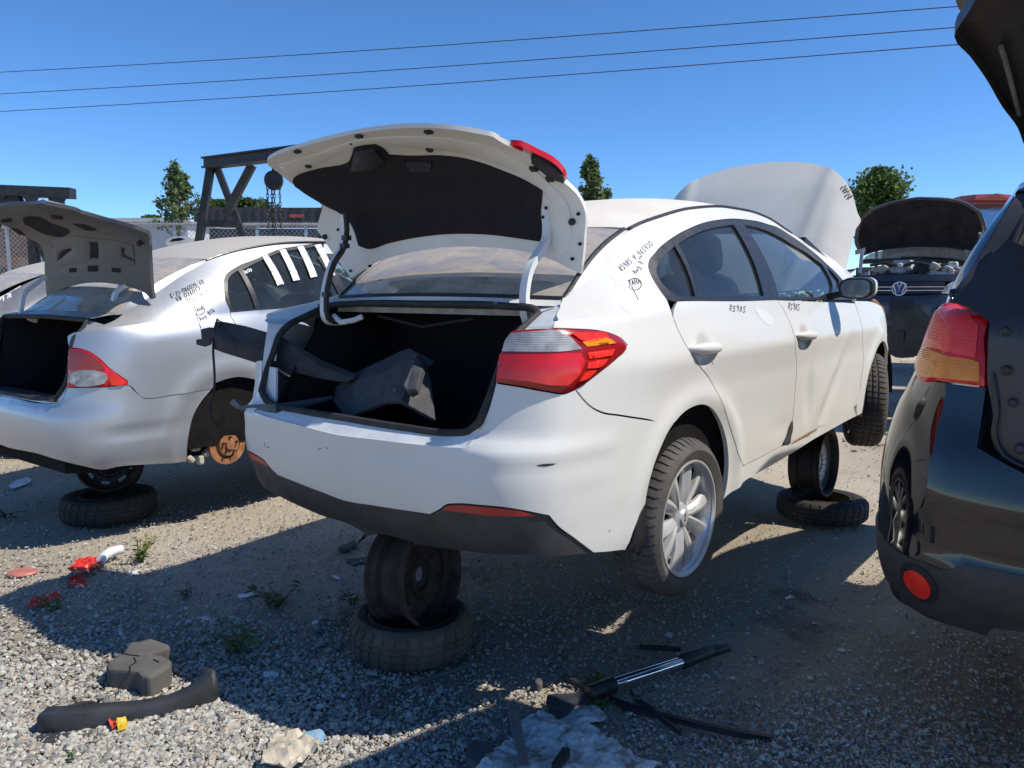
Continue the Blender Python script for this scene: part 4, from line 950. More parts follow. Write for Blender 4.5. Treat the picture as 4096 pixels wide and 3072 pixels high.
cl = cpan('tail_lamp', c_lamp, 'lamp_red', step=.02, off=.004, depth=.04, gap=.002, bulge=.008)
cpan('clear_lens', CS.px(cP([(610, 640), (650, 622), (880, 622), (925, 640), (932, 680), (905, 720), (850, 735), (650, 732), (615, 710), (604, 675)])), 'lamp_clear', parent=cl, step=.02, off=.015, depth=.004, gap=0)
cpan('upper_lens', CS.px(cP([(610, 432), (700, 434), (790, 472), (865, 530), (915, 600), (700, 606), (604, 606)])), 'lamp_red_deep', parent=cl, step=.02, off=.0145, depth=.003, gap=0)
cpan('corner_lens', CS.px(cP([(960, 610), (1040, 670), (1090, 712), (1080, 722), (965, 735), (948, 690)])), 'lamp_red_bright', parent=cl, step=.02, off=.0145, depth=.003, gap=0)
cpan('bulb_bowl', CS.px(cP(ring_px((655, 678), 46, 46)[:-1])), 'headlamp_clear', parent=cl, step=.015, off=.019, depth=.003, gap=0)
cpan('lamp_pocket', c_lamp, 'silver_paint', step=.04, off=-.03, depth=0, mirror=True)
band = dloc+d_f+[(cx(2.3), 1.0), (cx(1.2), .995)]+dlo_b
w1 = CS.px([(912, 1150), (920, 1105), (952, 1080), (1022, 1236), (930, 1240)]); w2 = CS.px([(972, 1078), (1022, 1052), (1114, 1012), (1190, 997), (1297, 982)])+[(cx(.88), 1.78), (cx(1.0), 1.05)]+CS.px([(1202, 1222), (1042, 1232)])
w3 = [(cx(1.1), 1.05), (cx(.98), 1.78), (cx(1.3), 1.76), (cx(1.7), 1.58), (cx(2.05), 1.28), (cx(2.15), 1.05)]
cpan('window_frame', band, 'black_trim', mirror=True, step=.04, off=-.002, holes=[w1, w2, w3], gap=.001, depth=.02)
for nm, g in (('quarter_window', w1), ('rear_door_window', w2), ('front_door_window', w3)): cpan(nm, g, 'side_glass', mirror=True, step=.06, off=-.012, depth=0, gap=-.004)
tz = lambda P: CS.px(cF(P))
for P in ([(72, 906), (108, 896), (214, 1084), (172, 1096)], [(183, 872), (222, 864), (314, 1058), (272, 1066)], [(297, 851), (336, 845), (424, 1036), (382, 1046)], [(406, 840), (446, 832), (538, 1028), (502, 1036)]):
    cpan('tape_strip', tz(P), 'gutter_white', step=.04, off=.004, depth=.0, gap=0)
def croof(x, y):
    x = np.asarray(x, float); y = np.asarray(y, float)
    return np.stack([x, y, CW.rail(x)+.07*(1-np.clip(np.abs(y)/.62, 0, 1.1)**2.2)], -1)
CR = Surf(croof, np.linspace(-.4, 2.1, 40), np.linspace(-.7, .7, 24), CM)
panel('roof', CR, [(-.06, 0), (-.03, -.4), (.04, -.595), (.8, -.595), (1.55, -.59), (1.7, 0), (1.55, .59), (.8, .595), (.04, .595), (-.03, .4)], 'silver_dusty', civic, step=.06, depth=.02)
for sg in (-1, 1): MB().tube([croof(np.array([x]), np.array([sg*.598]))[0] for x in np.linspace(.03, 1.5, 20)], .008, 6).build('roof_moulding', 'black_trim', civic)
def cback(y, t):
    y = np.asarray(y, float); t = np.asarray(t, float); k = (y/.63)**2
    xt = -.05+.09*k; xb = -.66+.07*k; zt = CW.rail(xt)+.07*(1-np.clip(np.abs(y)/.62, 0, 1.1)**2.2); zb = 1.385-.01*k
    return np.stack([xb+(xt-xb)*t, y, zb+(zt-zb)*t+.035*np.sin(np.pi*t)], -1)
CB = Surf(cback, np.linspace(-.8, .8, 24), np.linspace(-.02, 1.02, 16), CM)
panel('rear_window', CB, [(-.615, 0), (0, 0), (.615, 0), (.59, 1), (0, 1), (-.59, 1)], 'rear_glass', civic, step=.06, depth=0, scale_v=.6)
strip('rear_deck_edge', [(-.73, y, 1.352) for y in np.linspace(-.64, .64, 20)], [cback(np.array([y]), np.array([0.]))[0] for y in np.linspace(-.64, .64, 20)], 'silver_paint', civic)
for sg in (1, -1):
    f_ = lambda P: [(p[0], p[1]*sg, p[2]) for p in P]
    strip('pillar_gutter', f_([CS.at([(cx(x), 1.995)])[0] for x in np.linspace(-.62, .03, 24)]), f_([cback(np.array([-.61+.02*t]), np.array([t]))[0] for t in np.linspace(-.03, 1, 24)]), 'silver_paint', civic)
# boot: lining, seal
v = [(x, sg*w_, z) for sg in (-1, 1) for x, z, w_ in ((-.895, .87, .44), (-.86, .74, .5), (-.2, .72, .62), (-.15, 1.33, .62), (-.72, 1.345, .6))]
obj('boot_lining', v, wall, 'dark_cloth', civic, smooth=False)
cws = [(-.93, 0, .885), (-.915, -.36, .885), (-.895, -.50, .90), (-.865, -.55, .97), (-.83, -.575, 1.15), (-.815, -.585, 1.24), (-.77, -.60, 1.29), (-.73, -.58, 1.34), (-.73, 0, 1.35)]
cwl = cws+[(x, -y, z) for x, y, z in cws[::-1][1:-1]]
MB().tube(smooth_poly(cwl, .05), .014, 8, closed=True).build('weatherstrip', 'rubber', civic)
cgo = [CS.at([p])[0] for p in [(0, ch[-1][1])]+CS.px(cP([(400, 893), (520, 886), (560, 830), (582, 755), (590, 600), (600, 418)]))+q_rear]
seg_strip('boot_gutter', cws, cgo, [(0, 2, 0, 2), (2, 5, 2, 8), (5, 7, 8, 12)], 'silver_paint', civic)
MB().box((-.87, -.05, .885), (.09, .9, .02)).build('sill_trim', 'grey_plastic', civic)
# boot lid
def clid(y, t):
    P = lid_fn(y, t); P = P.copy(); P[..., 0] -= .03; P[..., 2] -= .04; return P
CL = Surf(clid, np.linspace(-.95, .95, 50), np.linspace(-.05, 1.0, 50), CM)
lp = CL.px(cQ([(-120, 770), (-60, 725), (0, 702), (100, 690), (250, 688), (400, 692), (550, 720), (700, 765), (830, 802), (1000, 850), (1180, 892), (1260, 884), (1285, 905), (1290, 1100), (1300, 1300), (1325, 1508), (1280, 1480), (1150, 1410), (1000, 1375), (870, 1362), (750, 1365), (600, 1395), (500, 1430), (402, 1478), (395, 1400), (385, 1250), (375, 1100), (340, 1030), (250, 980), (130, 920), (40, 870), (-60, 830)]))
cld = panel('boot_lid', CL, lp, 'silver_inner_shaded', civic, step=.04, depth=.02, flip=-1, gap=0)
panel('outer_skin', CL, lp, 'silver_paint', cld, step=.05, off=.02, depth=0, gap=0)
for pts in ([(785, 1012), (838, 1010), (850, 1150), (790, 1150)], [(1060, 1062), (1075, 1060), (1070, 1120), (1155, 1160), (1150, 1170), (1065, 1130)], [(512, 1165), (520, 1130), (612, 1070), (620, 1076), (540, 1140)], [(600, 1240), (660, 1233), (660, 1270), (605, 1275)], [(762, 1215), (848, 1213), (846, 1266), (765, 1266)], [(968, 1232), (1040, 1238), (1042, 1275), (972, 1270)],
            [(200, 800), (260, 788), (330, 792), (440, 850), (580, 895), (605, 930), (560, 960), (450, 958), (330, 915), (215, 855)], [(630, 850), (740, 862), (842, 905), (800, 912), (700, 890)], [(438, 778), (535, 782), (548, 808), (450, 806)], [(8, 825), (95, 805), (105, 822), (15, 842)], [(88, 888), (150, 898), (222, 952), (170, 945)]):
    panel('stamped_opening', CL, CL.px(cQ(pts)), 'cabin', cld, step=.03, off=.004, depth=0, gap=0, flip=-1)
panel('lid_rib', CL, CL.px(cQ([(440, 1000), (620, 960), (800, 980), (1000, 1000), (1150, 1040), (1165, 1200), (1100, 1220), (900, 1185), (700, 1190), (480, 1230)])), 'silver_inner_shaded', cld, step=.03, off=.004, depth=.01, gap=0, flip=-1, bulge=.008, holes=[CL.px(cQ(h)) for h in ([(775, 1000), (850, 1000), (862, 1160), (780, 1162)], [(1050, 1052), (1085, 1050), (1165, 1150), (1160, 1182), (1055, 1140)], [(500, 1175), (510, 1125), (615, 1060), (632, 1076), (545, 1150)])])
q = CL.px(cQ([(1218, 1012)])); MB().lathe([(.016, 0), (.016, .02), (.009, .03), (0, .03)], 12, axis_matrix(CL.at(q)[0], -CL.normal(q)[0])).build('rubber_stop', 'rubber', cld)
def on_plane(M, px, ax, val):
    inv = M.inverted(); o = inv @ Vector((0, 0, CAM_H)); d = inv.to_3x3() @ ray(*px); t = (val-o[ax])/d[ax]; return o+d*t
for pts, yy in ((cQ([(1183, 1135), (1195, 1270), (1160, 1345), (1060, 1400), (1000, 1450), (983, 1530), (983, 1659), (1000, 1690)]), -.46), (cQ([(392, 1310), (300, 1380), (215, 1450), (190, 1540), (200, 1640)])+cP([(215, 120), (260, 165), (315, 182)]), .46)):
    q = [(p.x, p.z) for p in (on_plane(CM, p, 1, yy) for p in pts)]
    arm(q, yy, 0, w=.032, d=.024).build('hinge_arm', 'gutter_white', cld, angle=40)
# rear hub, brake disc, wheel well, chassis
for sg in (-1, 1):
    for hx in (.02, 2.7):
        ww = MB().lathe([(.02, 0), (.41, 0), (.41, .34)], 44, axis_matrix((hx, sg*.50, .58), (0, sg, 0)))
        ww.f = [f for f in ww.f if min(ww.v[i][2] for i in f) > .5]; ww.build('wheel_well', 'underbody', civic)
am = axis_matrix((0, -.79, .52), (0, -1, 0))
MB().lathe([(.085, -.05), (.088, .0), (.13, .0), (.13, -.022), (.05, -.022)], 48, am).build('brake_disc', 'rust', civic, angle=30)
MB().lathe([(0, .035), (.03, .035), (.034, .02), (.07, .018), (.075, .0), (.085, -.01)], 32, am).build('hub', 'rust', civic, angle=30)
for i in range(5):
    a = 2*math.pi*i/5+.3; MB().lathe([(.007, .01), (.007, .045), (0, .045)], 8, am @ Matrix.Translation((.05*math.cos(a), .05*math.sin(a), 0))).build('wheel_stud', 'rust_dark', civic)
cushion('brake_caliper', (-.10, -.76, .60), (.08, .07, .13), Matrix.Rotation(.5, 3, 'Y'), 'dusty_metal', civic)
MB().tube([(-.02, -.72, .58), (-.09, -.70, .66), (-.05, -.66, .80)], .018, 8).build('suspension_link', 'dusty_metal', civic)
MB().tube([(-.16, -.74, .55), (-.14, -.68, .95)], .028, 10).build('shock_absorber', 'dusty_metal', civic)
MB().tube([(-.15+.06*math.cos(a), -.70+.06*math.sin(a), .62+.022*a/1.2) for a in np.linspace(0, 25, 90)], .008, 5).build('coil_spring', 'steel_dark', civic)
for i_, (x_, z_) in enumerate(((-.20, .52), (-.24, .46), (-.17, .44), (-.12, .48), (-.22, .58))): cushion('suspension_bracket', (x_, -.74, z_), (.06, .05, .035), Matrix.Rotation(i_*.8, 3, 'Y'), 'dusty_metal', civic)
MB().tube([(-.05, -.7, .52), (.0, -.2, .5), (.3, -.1, .5)], .022, 8).build('control_arm', 'rust_dark', civic)
MB().tube([(-.2, -.76, .9), (-.22, -.75, .75), (-.12, -.74, .66), (-.09, -.75, .6)], .005, 6).build('brake_hose', 'rubber', civic)
MB().box((1.2, 0, .50), (4.2, 1.42, .07), ch=.15).build('underbody', 'underbody', civic)
MB().box((-.62, .0, .56), (.5, 1.1, .16), ch=.12).build('spare_wheel_well', 'underbody', civic)
cpan('inner_shell', [(cx(-.5), .1), (cx(2.3), .1), (cx(2.3), .97), (cx(-.5), .97)], 'underbody', mirror=True, step=.08, off=-.05, depth=0)
cpan('front_fender', [(cx(2.28), .99), (cx(2.9), .9), (CW.L-.1, .8), (CW.L-.1, .05), (cx(3.0), .05), (cx(2.9), .5), (cx(2.7), .62), (cx(2.4), .45), (cx(2.2), .1)], 'silver_paint', mirror=True, step=.06)
for y in (-.38, .38):
    st = cushion('front_seat', (1.0, y, 1.2), (.14, .5, .6), tilt, 'seat_cloth', civic); cushion('headrest', (.93, y, 1.60), (.1, .26, .2), tilt, 'seat_cloth', st)
cushion('rear_bench', (.0, 0, 1.14), (.2, 1.2, .5), tilt, 'seat_cloth', civic)
MB().box((1.9, 0, 1.2), (.35, 1.3, .24), ch=.06).build('dashboard', 'cabin', civic)
MB().box((-.33, 0, 1.362), (.5, 1.05, .012)).build('parcel_shelf', 'cabin', civic)
MB().box((1.1, 0, .8), (2.1, 1.35, .08)).build('cabin_floor', 'cabin', civic)
Qs = lambda L: [cQ(s) for s in L]
L = write('K-25-086024-10', (1480, 1500), (1768, 1370), 40)+write('V# 026017', (1530, 1530), (1742, 1425), 40)+write('Jly 28', (1618, 1545), (1762, 1480), 40)+[ring_px((1797, 1432), 28, 26)]+write('K', (1782, 1448), (1812, 1440), 26)
L += write('TAHA', (1685, 1620), (1760, 1595), 40)+[ring_px((1715, 1600), 52, 42, a0=200, a1=500), [(1690, 1590), (1700, 1640), (1735, 1755)]]+write('Aug 8th', (1735, 1700), (1862, 1610), 40)
strokes('marker_writing', CS, Qs(L), 'ink', civic, w=.0045)
strokes('marker_writing', CS, Qs(write('0600', (2112, 1290), (2180, 1262), 28)), 'white_ink', civic, w=.004, off=.002)
# ================================================================== the black crossover at the picture's edge
cS, cT, cU = crop(3400, 1100, 1.1063), crop(3300, 700, 1.66), crop(3700, 0, 1.3813)
paint('black_paint', (.005, .0055, .009), rough=.05, coat=.25, dust_amt=.12, side_dust=.004, dust=(.12, .11, .1), coat_rough=.015)
paint('satin_black', (.02, .022, .032), rough=.4, coat=.25, dust_amt=.3, side_dust=.08, dust=(.2, .18, .15), coat_rough=.2)
_o, _rz = frame(.564, -2.396, YAW)
suv = thing('black_crossover', 'black crossover with raised tailgate and bare bolts around its rear opening', 'car', _o, _rz)
SM = Matrix.Translation(_o) @ Matrix.Rotation(_rz, 4, 'Z')
ZZ = lambda z: 1.5+(z-1.5)*.9
zl = lambda L: [(ZZ(z), o) for z, o in L]
SW = Wrap([(-.86, 0), (-.855, .35), (-.83, .56), (-.785, .70), (-.68, .80), (-.5, .865), (-.25, .892), (0, .90), (1.5, .90), (2.4, .885), (2.9, .8), (3.3, .5), (3.4, 0)],
          zl([(.40, .06), (.5, .02), (.66, .0), (.85, 0), (1.05, .03), (1.2, .08), (1.3, .115), (1.42, .15), (1.5, .17)]),
          zl([(.40, .12), (.48, .05), (.56, .012), (.64, .0), (.68, .012), (.80, .012), (.95, .03), (1.1, .06), (1.25, .08), (1.42, .12), (1.5, .15)]),
          .55, [(-1, 1.43), (3.4, 1.38)],
          [(-.86, 1.45), (-.75, 1.46), (-.7, 1.485), (-.6, 1.546), (-.5, 1.618), (-.4, 1.732), (-.3, 1.83), (-.1, 1.86), (.3, 1.94), (.8, 2.08), (1.5, 2.06), (2.2, 1.65), (2.6, 1.45)],
          [(-.86, .71), (-.7, .674), (-.6, .648), (-.5, .62), (-.4, .583), (-.3, .555), (0, .585), (1.5, .56), (2.6, .65)], upbulge=.03)
SS = Surf(SW, np.linspace(-4.0, 1.2, 220), np.r_[np.linspace(-.1, 1, 40), np.linspace(1.03, 2.03, 24)], SM)
sX = lambda x: -SW.s_at(x)
def span(name, uv, mat, **k):
    k.setdefault('scale_v', .9); return panel(name, SS, uv, mat, k.pop('parent', suv), **k)
V_ = lambda x, z: SW.v_at(x, ZZ(z))
# bumper: painted skin and grey lower guard
top_uv = SS.px(cS([(302, 462), (420, 478), (600, 500)])); u_in = top_uv[2][0]
vb = SS.px(cS([(185, 1195), (240, 1235), (330, 1270), (440, 1303), (480, 1288), (560, 1292), (765, 1335)]))
skin = vb+[(0, vb[-1][1])]+[(0, V_(-.8, .92)), (u_in*.72, V_(-.8, .95)), (u_in, V_(-.8, 1.02))]+[top_uv[2], top_uv[1], top_uv[0]]+[(sX(-.55), V_(-.5, 1.20)), (sX(-.40), V_(-.4, 1.02)), (sX(-.36), V_(-.4, .75)), (sX(-.36), V_(-.4, .66))]
span('rear_bumper', skin, 'black_paint', step=.035, gap=.0, depth=.02, mirror=True)
bot = SS.px(cS([(225, 1400), (240, 1440), (330, 1500), (450, 1550), (600, 1592), (640, 1555), (765, 1572)]))
guard = [(sX(-.36), V_(-.4, .655))]+vb+[(0, vb[-1][1]), (0, bot[-1][1])]+bot[::-1]+[(sX(-.36), V_(-.4, .5))]
span('bumper_guard', guard, 'grey_plastic', step=.03, off=.006, depth=.05, gap=.0, mirror=True)
ruv = SS.px(cS([(305, 1362)]))[0]
bez = [(ruv[0]+.062*math.cos(a), ruv[1]*.9+.062*math.sin(a)) for a in np.linspace(0, 2*math.pi, 28, endpoint=False)]
span('reflector_bezel', [(u, v/.9) for u, v in bez], 'black_plastic', step=.02, off=.010, depth=.006, gap=0)
span('reflector', [(ruv[0]+.043*math.cos(a), ruv[1]+.043/.9*math.sin(a)) for a in np.linspace(0, 2*math.pi, 28, endpoint=False)], 'lamp_red_bright', step=.012, off=.014, depth=.006, gap=0, bulge=.004)
# quarter panel, pillar
lampo = SS.px(cS([(440, 128), (360, 185), (335, 290), (310, 400), (302, 455), (420, 475), (600, 498), (605, 380), (600, 280), (613, 210), (560, 170), (520, 140)]))
quarter = [(sX(-.36), V_(-.4, .66)), (sX(-.36), V_(-.4, .80)), (sX(-.40), V_(-.4, 1.02)), (sX(-.55), V_(-.5, 1.20))]+[top_uv[0]]+lampo[3::-1]+[(sX(-.76), 1.3)]+[(sX(x), 2.0) for x in (-.74, -.65, -.55, -.45, -.38, -.3, -.1, .3, .8, 1.5, 2.2)]+[(sX(2.4), 1.0), (sX(2.3), .1), (sX(.42), .1)]
quarter += [(sX(.02+.40*math.cos(R(a))), V_(0, .62+.40*math.sin(R(a)))) for a in range(0, 181, 15)]
span('body_side', [(u, v) for u, v in quarter[::-1]], 'black_paint', step=.06, depth=.02, gap=.001, mirror=True)
span('side_window', [(sX(-.1), 1.15), (sX(.0), 1.62), (sX(.5), 1.8), (sX(1.5), 1.8), (sX(2.1), 1.2), (sX(2.1), 1.08)][::-1], 'black_trim', step=.08, off=.003, depth=0, gap=0, mirror=True)
lm = span('tail_lamp', lampo, 'lamp_red', step=.02, off=.004, depth=.05, gap=.003, bulge=.012)
span('amber_lens', SS.px(cS([(330, 325), (400, 345), (470, 368), (560, 382), (582, 392), (582, 475), (450, 462), (320, 438), (318, 380)])), 'lamp_amber', parent=lm, step=.02, off=.018, depth=.004, gap=0, bulge=.003)
span('red_lens', SS.px(cS([(425, 160), (480, 150), (545, 190), (580, 230), (565, 370), (480, 352), (400, 330), (345, 310), (365, 220)])), 'lamp_red_bright', parent=lm, step=.02, off=.018, depth=.004, gap=0, bulge=.004)
# the bare opening behind: flange with bolts, seal, pillar
def fl_fn(y, z):
    y = np.asarray(y, float); z = np.asarray(z, float); return np.stack([-.765+.5*np.clip(z-1.40, 0, 2)+.03*np.clip(.72-y, 0, 1), y, z], -1)
SF = Surf(fl_fn, np.linspace(1.1, -.2, 30), np.linspace(.5, 2.6, 50), SM)
fu = SF.px(cS([(440, 122), (520, 135), (565, 165), (618, 208), (612, 300), (612, 500), (625, 560), (640, 700), (660, 770), (790, 850), (900, 860), (900, -60), (700, -160), (600, -60), (520, 40)]))
panel('opening_flange', SF, fu, 'satin_black', suv, step=.05, depth=.0, gap=0)
panel('flange_step', SF, SF.px(cS([(655, 130), (740, 90), (760, 300), (755, 480), (668, 480), (660, 300)])), 'satin_black', suv, step=.04, off=.014, depth=.014, gap=0, corner=30)
panel('lamp_bracket', SF, SF.px(cS([(470, 115), (560, 100), (690, 110), (680, 200), (640, 210), (615, 195), (560, 155), (520, 135)])), 'grey_plastic', suv, step=.03, off=.02, depth=.02, gap=0, corner=30)
for q, r_ in (((688, 250), .013), ((693, 423), .015), ((722, 565), .013), ((755, 770), .016)):
    p = on_plane(SM, cS([q])[0], 0, -.765); MB().lathe([(r_, -.012), (r_, .004), (r_*.7, .008), (r_*.6, .016), (0, .016)], 12, axis_matrix(p, (-1, 0, .1))).build('bolt', 'grey_plastic', suv, angle=30)
pth = [on_plane(SM, p, 0, xx) for p, xx in zip(cS([(770, -260), (690, -60), (640, 40), (640, 480), (650, 600), (640, 720), (680, 800), (770, 850)]), [-.4, -.5, -.6, -.76, -.77, -.775, -.775, -.775])]
MB().tube(smooth_poly(pth, .03, closed=False, corner=180), .008, 8).build('weatherstrip', 'black_trim', suv)
outer = [Vector(SS.at([(sX(x), 1.99)])[0]) for x in np.linspace(-.74, -.2, 24)]
strip('rear_pillar', [tuple(p) for p in outer], [tuple(p+Vector((-.005, -.13-.05*i/24, -.03))) for i, p in enumerate(outer)], 'satin_black', suv)
MB().tube([p+Vector((-.012, -.085, -.005)) for p in outer], .012, 8).build('pillar_seal', 'rubber', suv)
MB().add([(-.3, -.64, .8), (-.3, .64, .8), (-.3, .60, 1.7), (-.3, -.60, 1.7)], [(0, 1, 2, 3)]).build('load_bay', 'cabin', suv)
MB().box((-.55, 0, .80), (.5, 1.3, .05)).build('load_floor', 'cabin', suv)
# tailgate overhead
def gate(y, t):
    y = np.asarray(y, float); t = np.asarray(t, float)
    return np.stack([-.42-.95*t, y, 1.93+.22*t-.06*t*t+.03*(1-(y/.85)**2)], -1)
SG = Surf(gate, np.linspace(-1, 1.1, 40), np.linspace(-.1, 1.15, 40), SM)
ge = SG.px(cU([(547, 740), (515, 650), (430, 530), (340, 370), (250, 240), (165, 130), (235, 0), (300, -110)]))
tg = panel('tailgate', SG, ge+[(-u, v) for u, v in ge[::-1]], 'black_plastic', suv, step=.06, depth=.03, flip=1, gap=0)
panel('gate_skin', SG, ge+[(-u, v) for u, v in ge[::-1]], 'black_paint', tg, step=.06, depth=.0, off=.05, gap=0)
MB().tube([gate(np.array([y]), np.array([t]))[0]+np.array([0, 0, -.012]) for y, t in SG.px(cU([(420, 230), (440, 290), (480, 440), (520, 610)]))], .006, 6).build('gate_trim_line', 'steel_grey', tg)
# filler door, wheel
fd = [on_plane(SM, p, 0, .02) for p in cT([(440, 985), (480, 925), (540, 900), (600, 893), (660, 905), (700, 950), (715, 1020), (700, 1110), (650, 1190), (560, 1212), (470, 1212), (430, 1190), (412, 1110), (415, 1040)])]
q = smooth_poly([(p.y, p.z) for p in fd], .02)
MB().prism([tuple(p) for p in q], .012, Matrix.Translation((.02, 0, 0)) @ Matrix(((0, 0, 1, 0), (1, 0, 0, 0), (0, 1, 0, 0), (0, 0, 0, 1)))).build('filler_door', 'black_plastic', suv)
p = on_plane(SM, cT([(497, 1075)])[0], 0, .012); MB().box(p, (.006, .03, .045)).build('filler_latch', 'grey_plastic', suv)
MB().bar((.03, .86, 1.3), (.025, .98, 1.3), .02, .06).build('filler_hinge', 'black_plastic', suv)
for sg in (1, -1):
    tyre_mesh(MB(), .33, .21, .2, axis_matrix((0, sg*.78, .62), (0, sg, 0))).build('tyre', 'rubber', suv, angle=30)
    MB().lathe([(0, .03), (.2, .02), (.212, .07), (.212, -.08)], 32, axis_matrix((0, sg*.78, .62), (0, sg, 0))).build('rim', 'alloy', suv)
MB().box((.6, 0, .62), (2.4, 1.4, .1), ch=.1).build('underbody', 'underbody', suv)
MB().add([(-.3, -.56, 1.82), (-.3, .56, 1.82), (1.6, .56, 2.04), (1.6, -.56, 2.04), (-.3, -.45, 1.88), (-.3, .45, 1.88), (1.6, .42, 2.02), (1.6, -.42, 2.02)], [(4, 5, 6, 7), (0, 1, 5, 4), (1, 2, 6, 5), (2, 3, 7, 6), (3, 0, 4, 7), (3, 2, 1, 0)]).build('roof', 'black_paint', suv)
# ================================================================== what the cars stand on
def put(px, py, z=0.): return ground_at(px, py, z)
def flat_tyre(name, label, px, py, r=.28, w=.15, mat='tyre_muddy', inner=.165, group=None, cat='tyre'):
    p = put(px, py); p.z = 0
    t = thing('old_'+name, label, cat, p, random.uniform(0, 3), group); m = axis_matrix((0, 0, w*.52), (.02, .01, 1))
    tyre_mesh(MB(), r, inner+.02, w, m, n=128, every=4, depth=.006).build('tread_and_sidewall', mat, t, angle=28)
    hw = w/2
    MB().lathe([(inner+.025, hw*.75), (inner+.018, hw*.95), (inner+.006, hw*.95), (inner-.004, hw*.7), (inner-.008, -hw*.5), (inner+.02, -hw*.8)], 56, m).build('rim_band', 'rust_dark', t, angle=40)
    return t, p
# under the white sedan's tail: a rusted rim upright in a flat tyre, its disc dished
t1, p1 = flat_tyre('flat_tyre', 'muddy flat tyre under the tail of the white sedan, a rim stands in it', 1650, 2592, .262, .16)
MB().lathe([(.0, .045), (.07, .05), (.12, .075), (.158, .10), (.163, .09), (.12, .05), (.0, .03)], 40, axis_matrix((0, 0, 0), (0, 0, 1))).build('wheel_disc', 'steel_dark', t1)
steel_wheel('wheel_rim', 'rusty steel rim standing upright under the tail of the white sedan', p1+Vector((.01, .03, .315)), (.80, -.42, .08), r=.215, w=.20, holes=10, group='rims that prop the cars')
t2, p2 = flat_tyre('flat_tyre', 'black spare tyre lying flat beneath the door of the white sedan', 3285, 2066, .29, .145, 'rubber')
MB().lathe([(.0, .07), (.10, .08), (.19, .045), (.19, .03), (0, .05)], 40).build('wheel_disc', 'rust_dark', t2)
plain('yellow_chalk', (.55, .52, .14), .8, var=.2)
MB().lathe([(.11, .086), (.16, .066)], 20, a0=R(-60), a1=R(15)).build('paint_mark', 'yellow_chalk', t2)
steel_wheel('wheel_rim', 'black steel rim with grey face upright beneath the door of the white sedan', p2+Vector((-.05, .04, .37)), (.78, -.62, .03), r=.225, w=.20, mat='steel_dark', face='steel_grey', holes=8, group='rims that prop the cars')
t3, p3 = flat_tyre('flat_tyre', 'shaded tyre lying flat under the tail of the silver sedan', 440, 2068, .295, .17, 'rubber')
MB().lathe([(.0, .06), (.15, .075), (.19, .045), (.0, .04)], 32).build('wheel_disc', 'rust_dark', t3)
steel_wheel('wheel_rim', 'rust-rimmed steel wheel wedged under the bumper of the silver sedan', p3+Vector((-.03, .10, .345)), (.35, -.9, .35), r=.20, w=.18, mat='rust_dark', face='steel_dark', holes=8, group='rims that prop the cars')
# black crossover's props, mostly out of frame
# ================================================================== boot contents of the white sedan
def facets(name, label, cat, M, verts, faces, mat, thick=0., parent=None):
    """a moulded piece from photo points with a depth (local x) each"""
    P = [M @ on_plane(M, p, 0, x) for p, x in verts]; c = sum(P, Vector())/len(P)
    o = recalc(obj(name, [tuple(p-c) for p in P], faces, mat, parent, smooth=False)); o.location = c
    if thick:
        md = o.modifiers.new('thick', 'SOLIDIFY'); md.thickness = thick; md.offset = -1
    bv = o.modifiers.new('soft', 'BEVEL'); bv.width = .006; bv.segments = 2; bv.limit_method = 'ANGLE'
    return tag(o, label, cat) if label else o
g = lambda *P: cG(list(P))
gv = lambda L: [(cG([(x, y)])[0], d) for x, y, d in L]
mo = recalc(obj('lamp_mount', [tuple(on_plane(KM, p, 0, x)) for p, x in gv([(412, 468, -.85), (430, 480, -.88), (560, 500, -.87), (558, 758, -.90), (400, 768, -.90), (380, 765, -.88), (395, 700, -.87), (408, 600, -.86)])], [(1, 2, 3, 4), (0, 1, 4, 5, 6, 7)], 'gutter_white', kia, smooth=False)); md = mo.modifiers.new('t', 'SOLIDIFY'); md.thickness = .01
# long lining panel poking out over the left corner
panel_th = thing('boot_trim_panel', 'long black boot trim panel sticking out over the corner of the open boot', 'trim panel', KM @ on_plane(KM, cG([(590, 420)])[0], 0, -.84))
inv = Matrix.Translation(panel_th.location).inverted()
def loc_facets(name, L, faces, mat, parent, thick=.012):
    P = [inv @ (KM @ on_plane(KM, cG([(x, y)])[0], 0, d)) for x, y, d in L]
    o = recalc(obj(name, [tuple(p) for p in P], faces, mat, parent, smooth=False))
    md = o.modifiers.new('thick', 'SOLIDIFY'); md.thickness = thick
    bv = o.modifiers.new('soft', 'BEVEL'); bv.width = .005; bv.segments = 2; bv.limit_method = 'ANGLE'
    return o
loc_facets('upper_face', [(105, 160, -.80), (150, 152, -.79), (340, 190, -.78), (590, 262, -.76), (740, 345, -.74), (900, 440, -.72), (1160, 545, -.70), (1130, 575, -.73), (900, 500, -.76), (560, 400, -.80), (300, 330, -.83), (160, 285, -.85), (100, 270, -.85)],
           [(0, 1, 11, 12), (1, 2, 10, 11), (2, 3, 9, 10), (3, 4, 8, 9), (4, 5, 8), (5, 6, 7, 8)], 'liner', panel_th)
loc_facets('lower_face', [(100, 270, -.85), (160, 285, -.85), (300, 330, -.83), (560, 400, -.80), (900, 500, -.76), (1130, 575, -.73), (1080, 612, -.74), (850, 575, -.77), (560, 500, -.80), (410, 465, -.82), (160, 388, -.84), (98, 362, -.84)],
           [(0, 1, 10, 11), (1, 2, 9, 10), (2, 3, 8, 9), (3, 4, 7, 8), (4, 5, 6, 7)], 'liner', panel_th)
loc_facets('clip_tab', [(0, 215, -.83), (60, 200, -.83), (105, 205, -.83), (105, 275, -.84), (75, 285, -.84), (70, 330, -.84), (30, 345, -.84), (-30, 330, -.84), (-32, 290, -.84), (10, 285, -.84)], [(0, 1, 2, 3, 4, 5, 6, 7, 8, 9)], 'liner', panel_th)
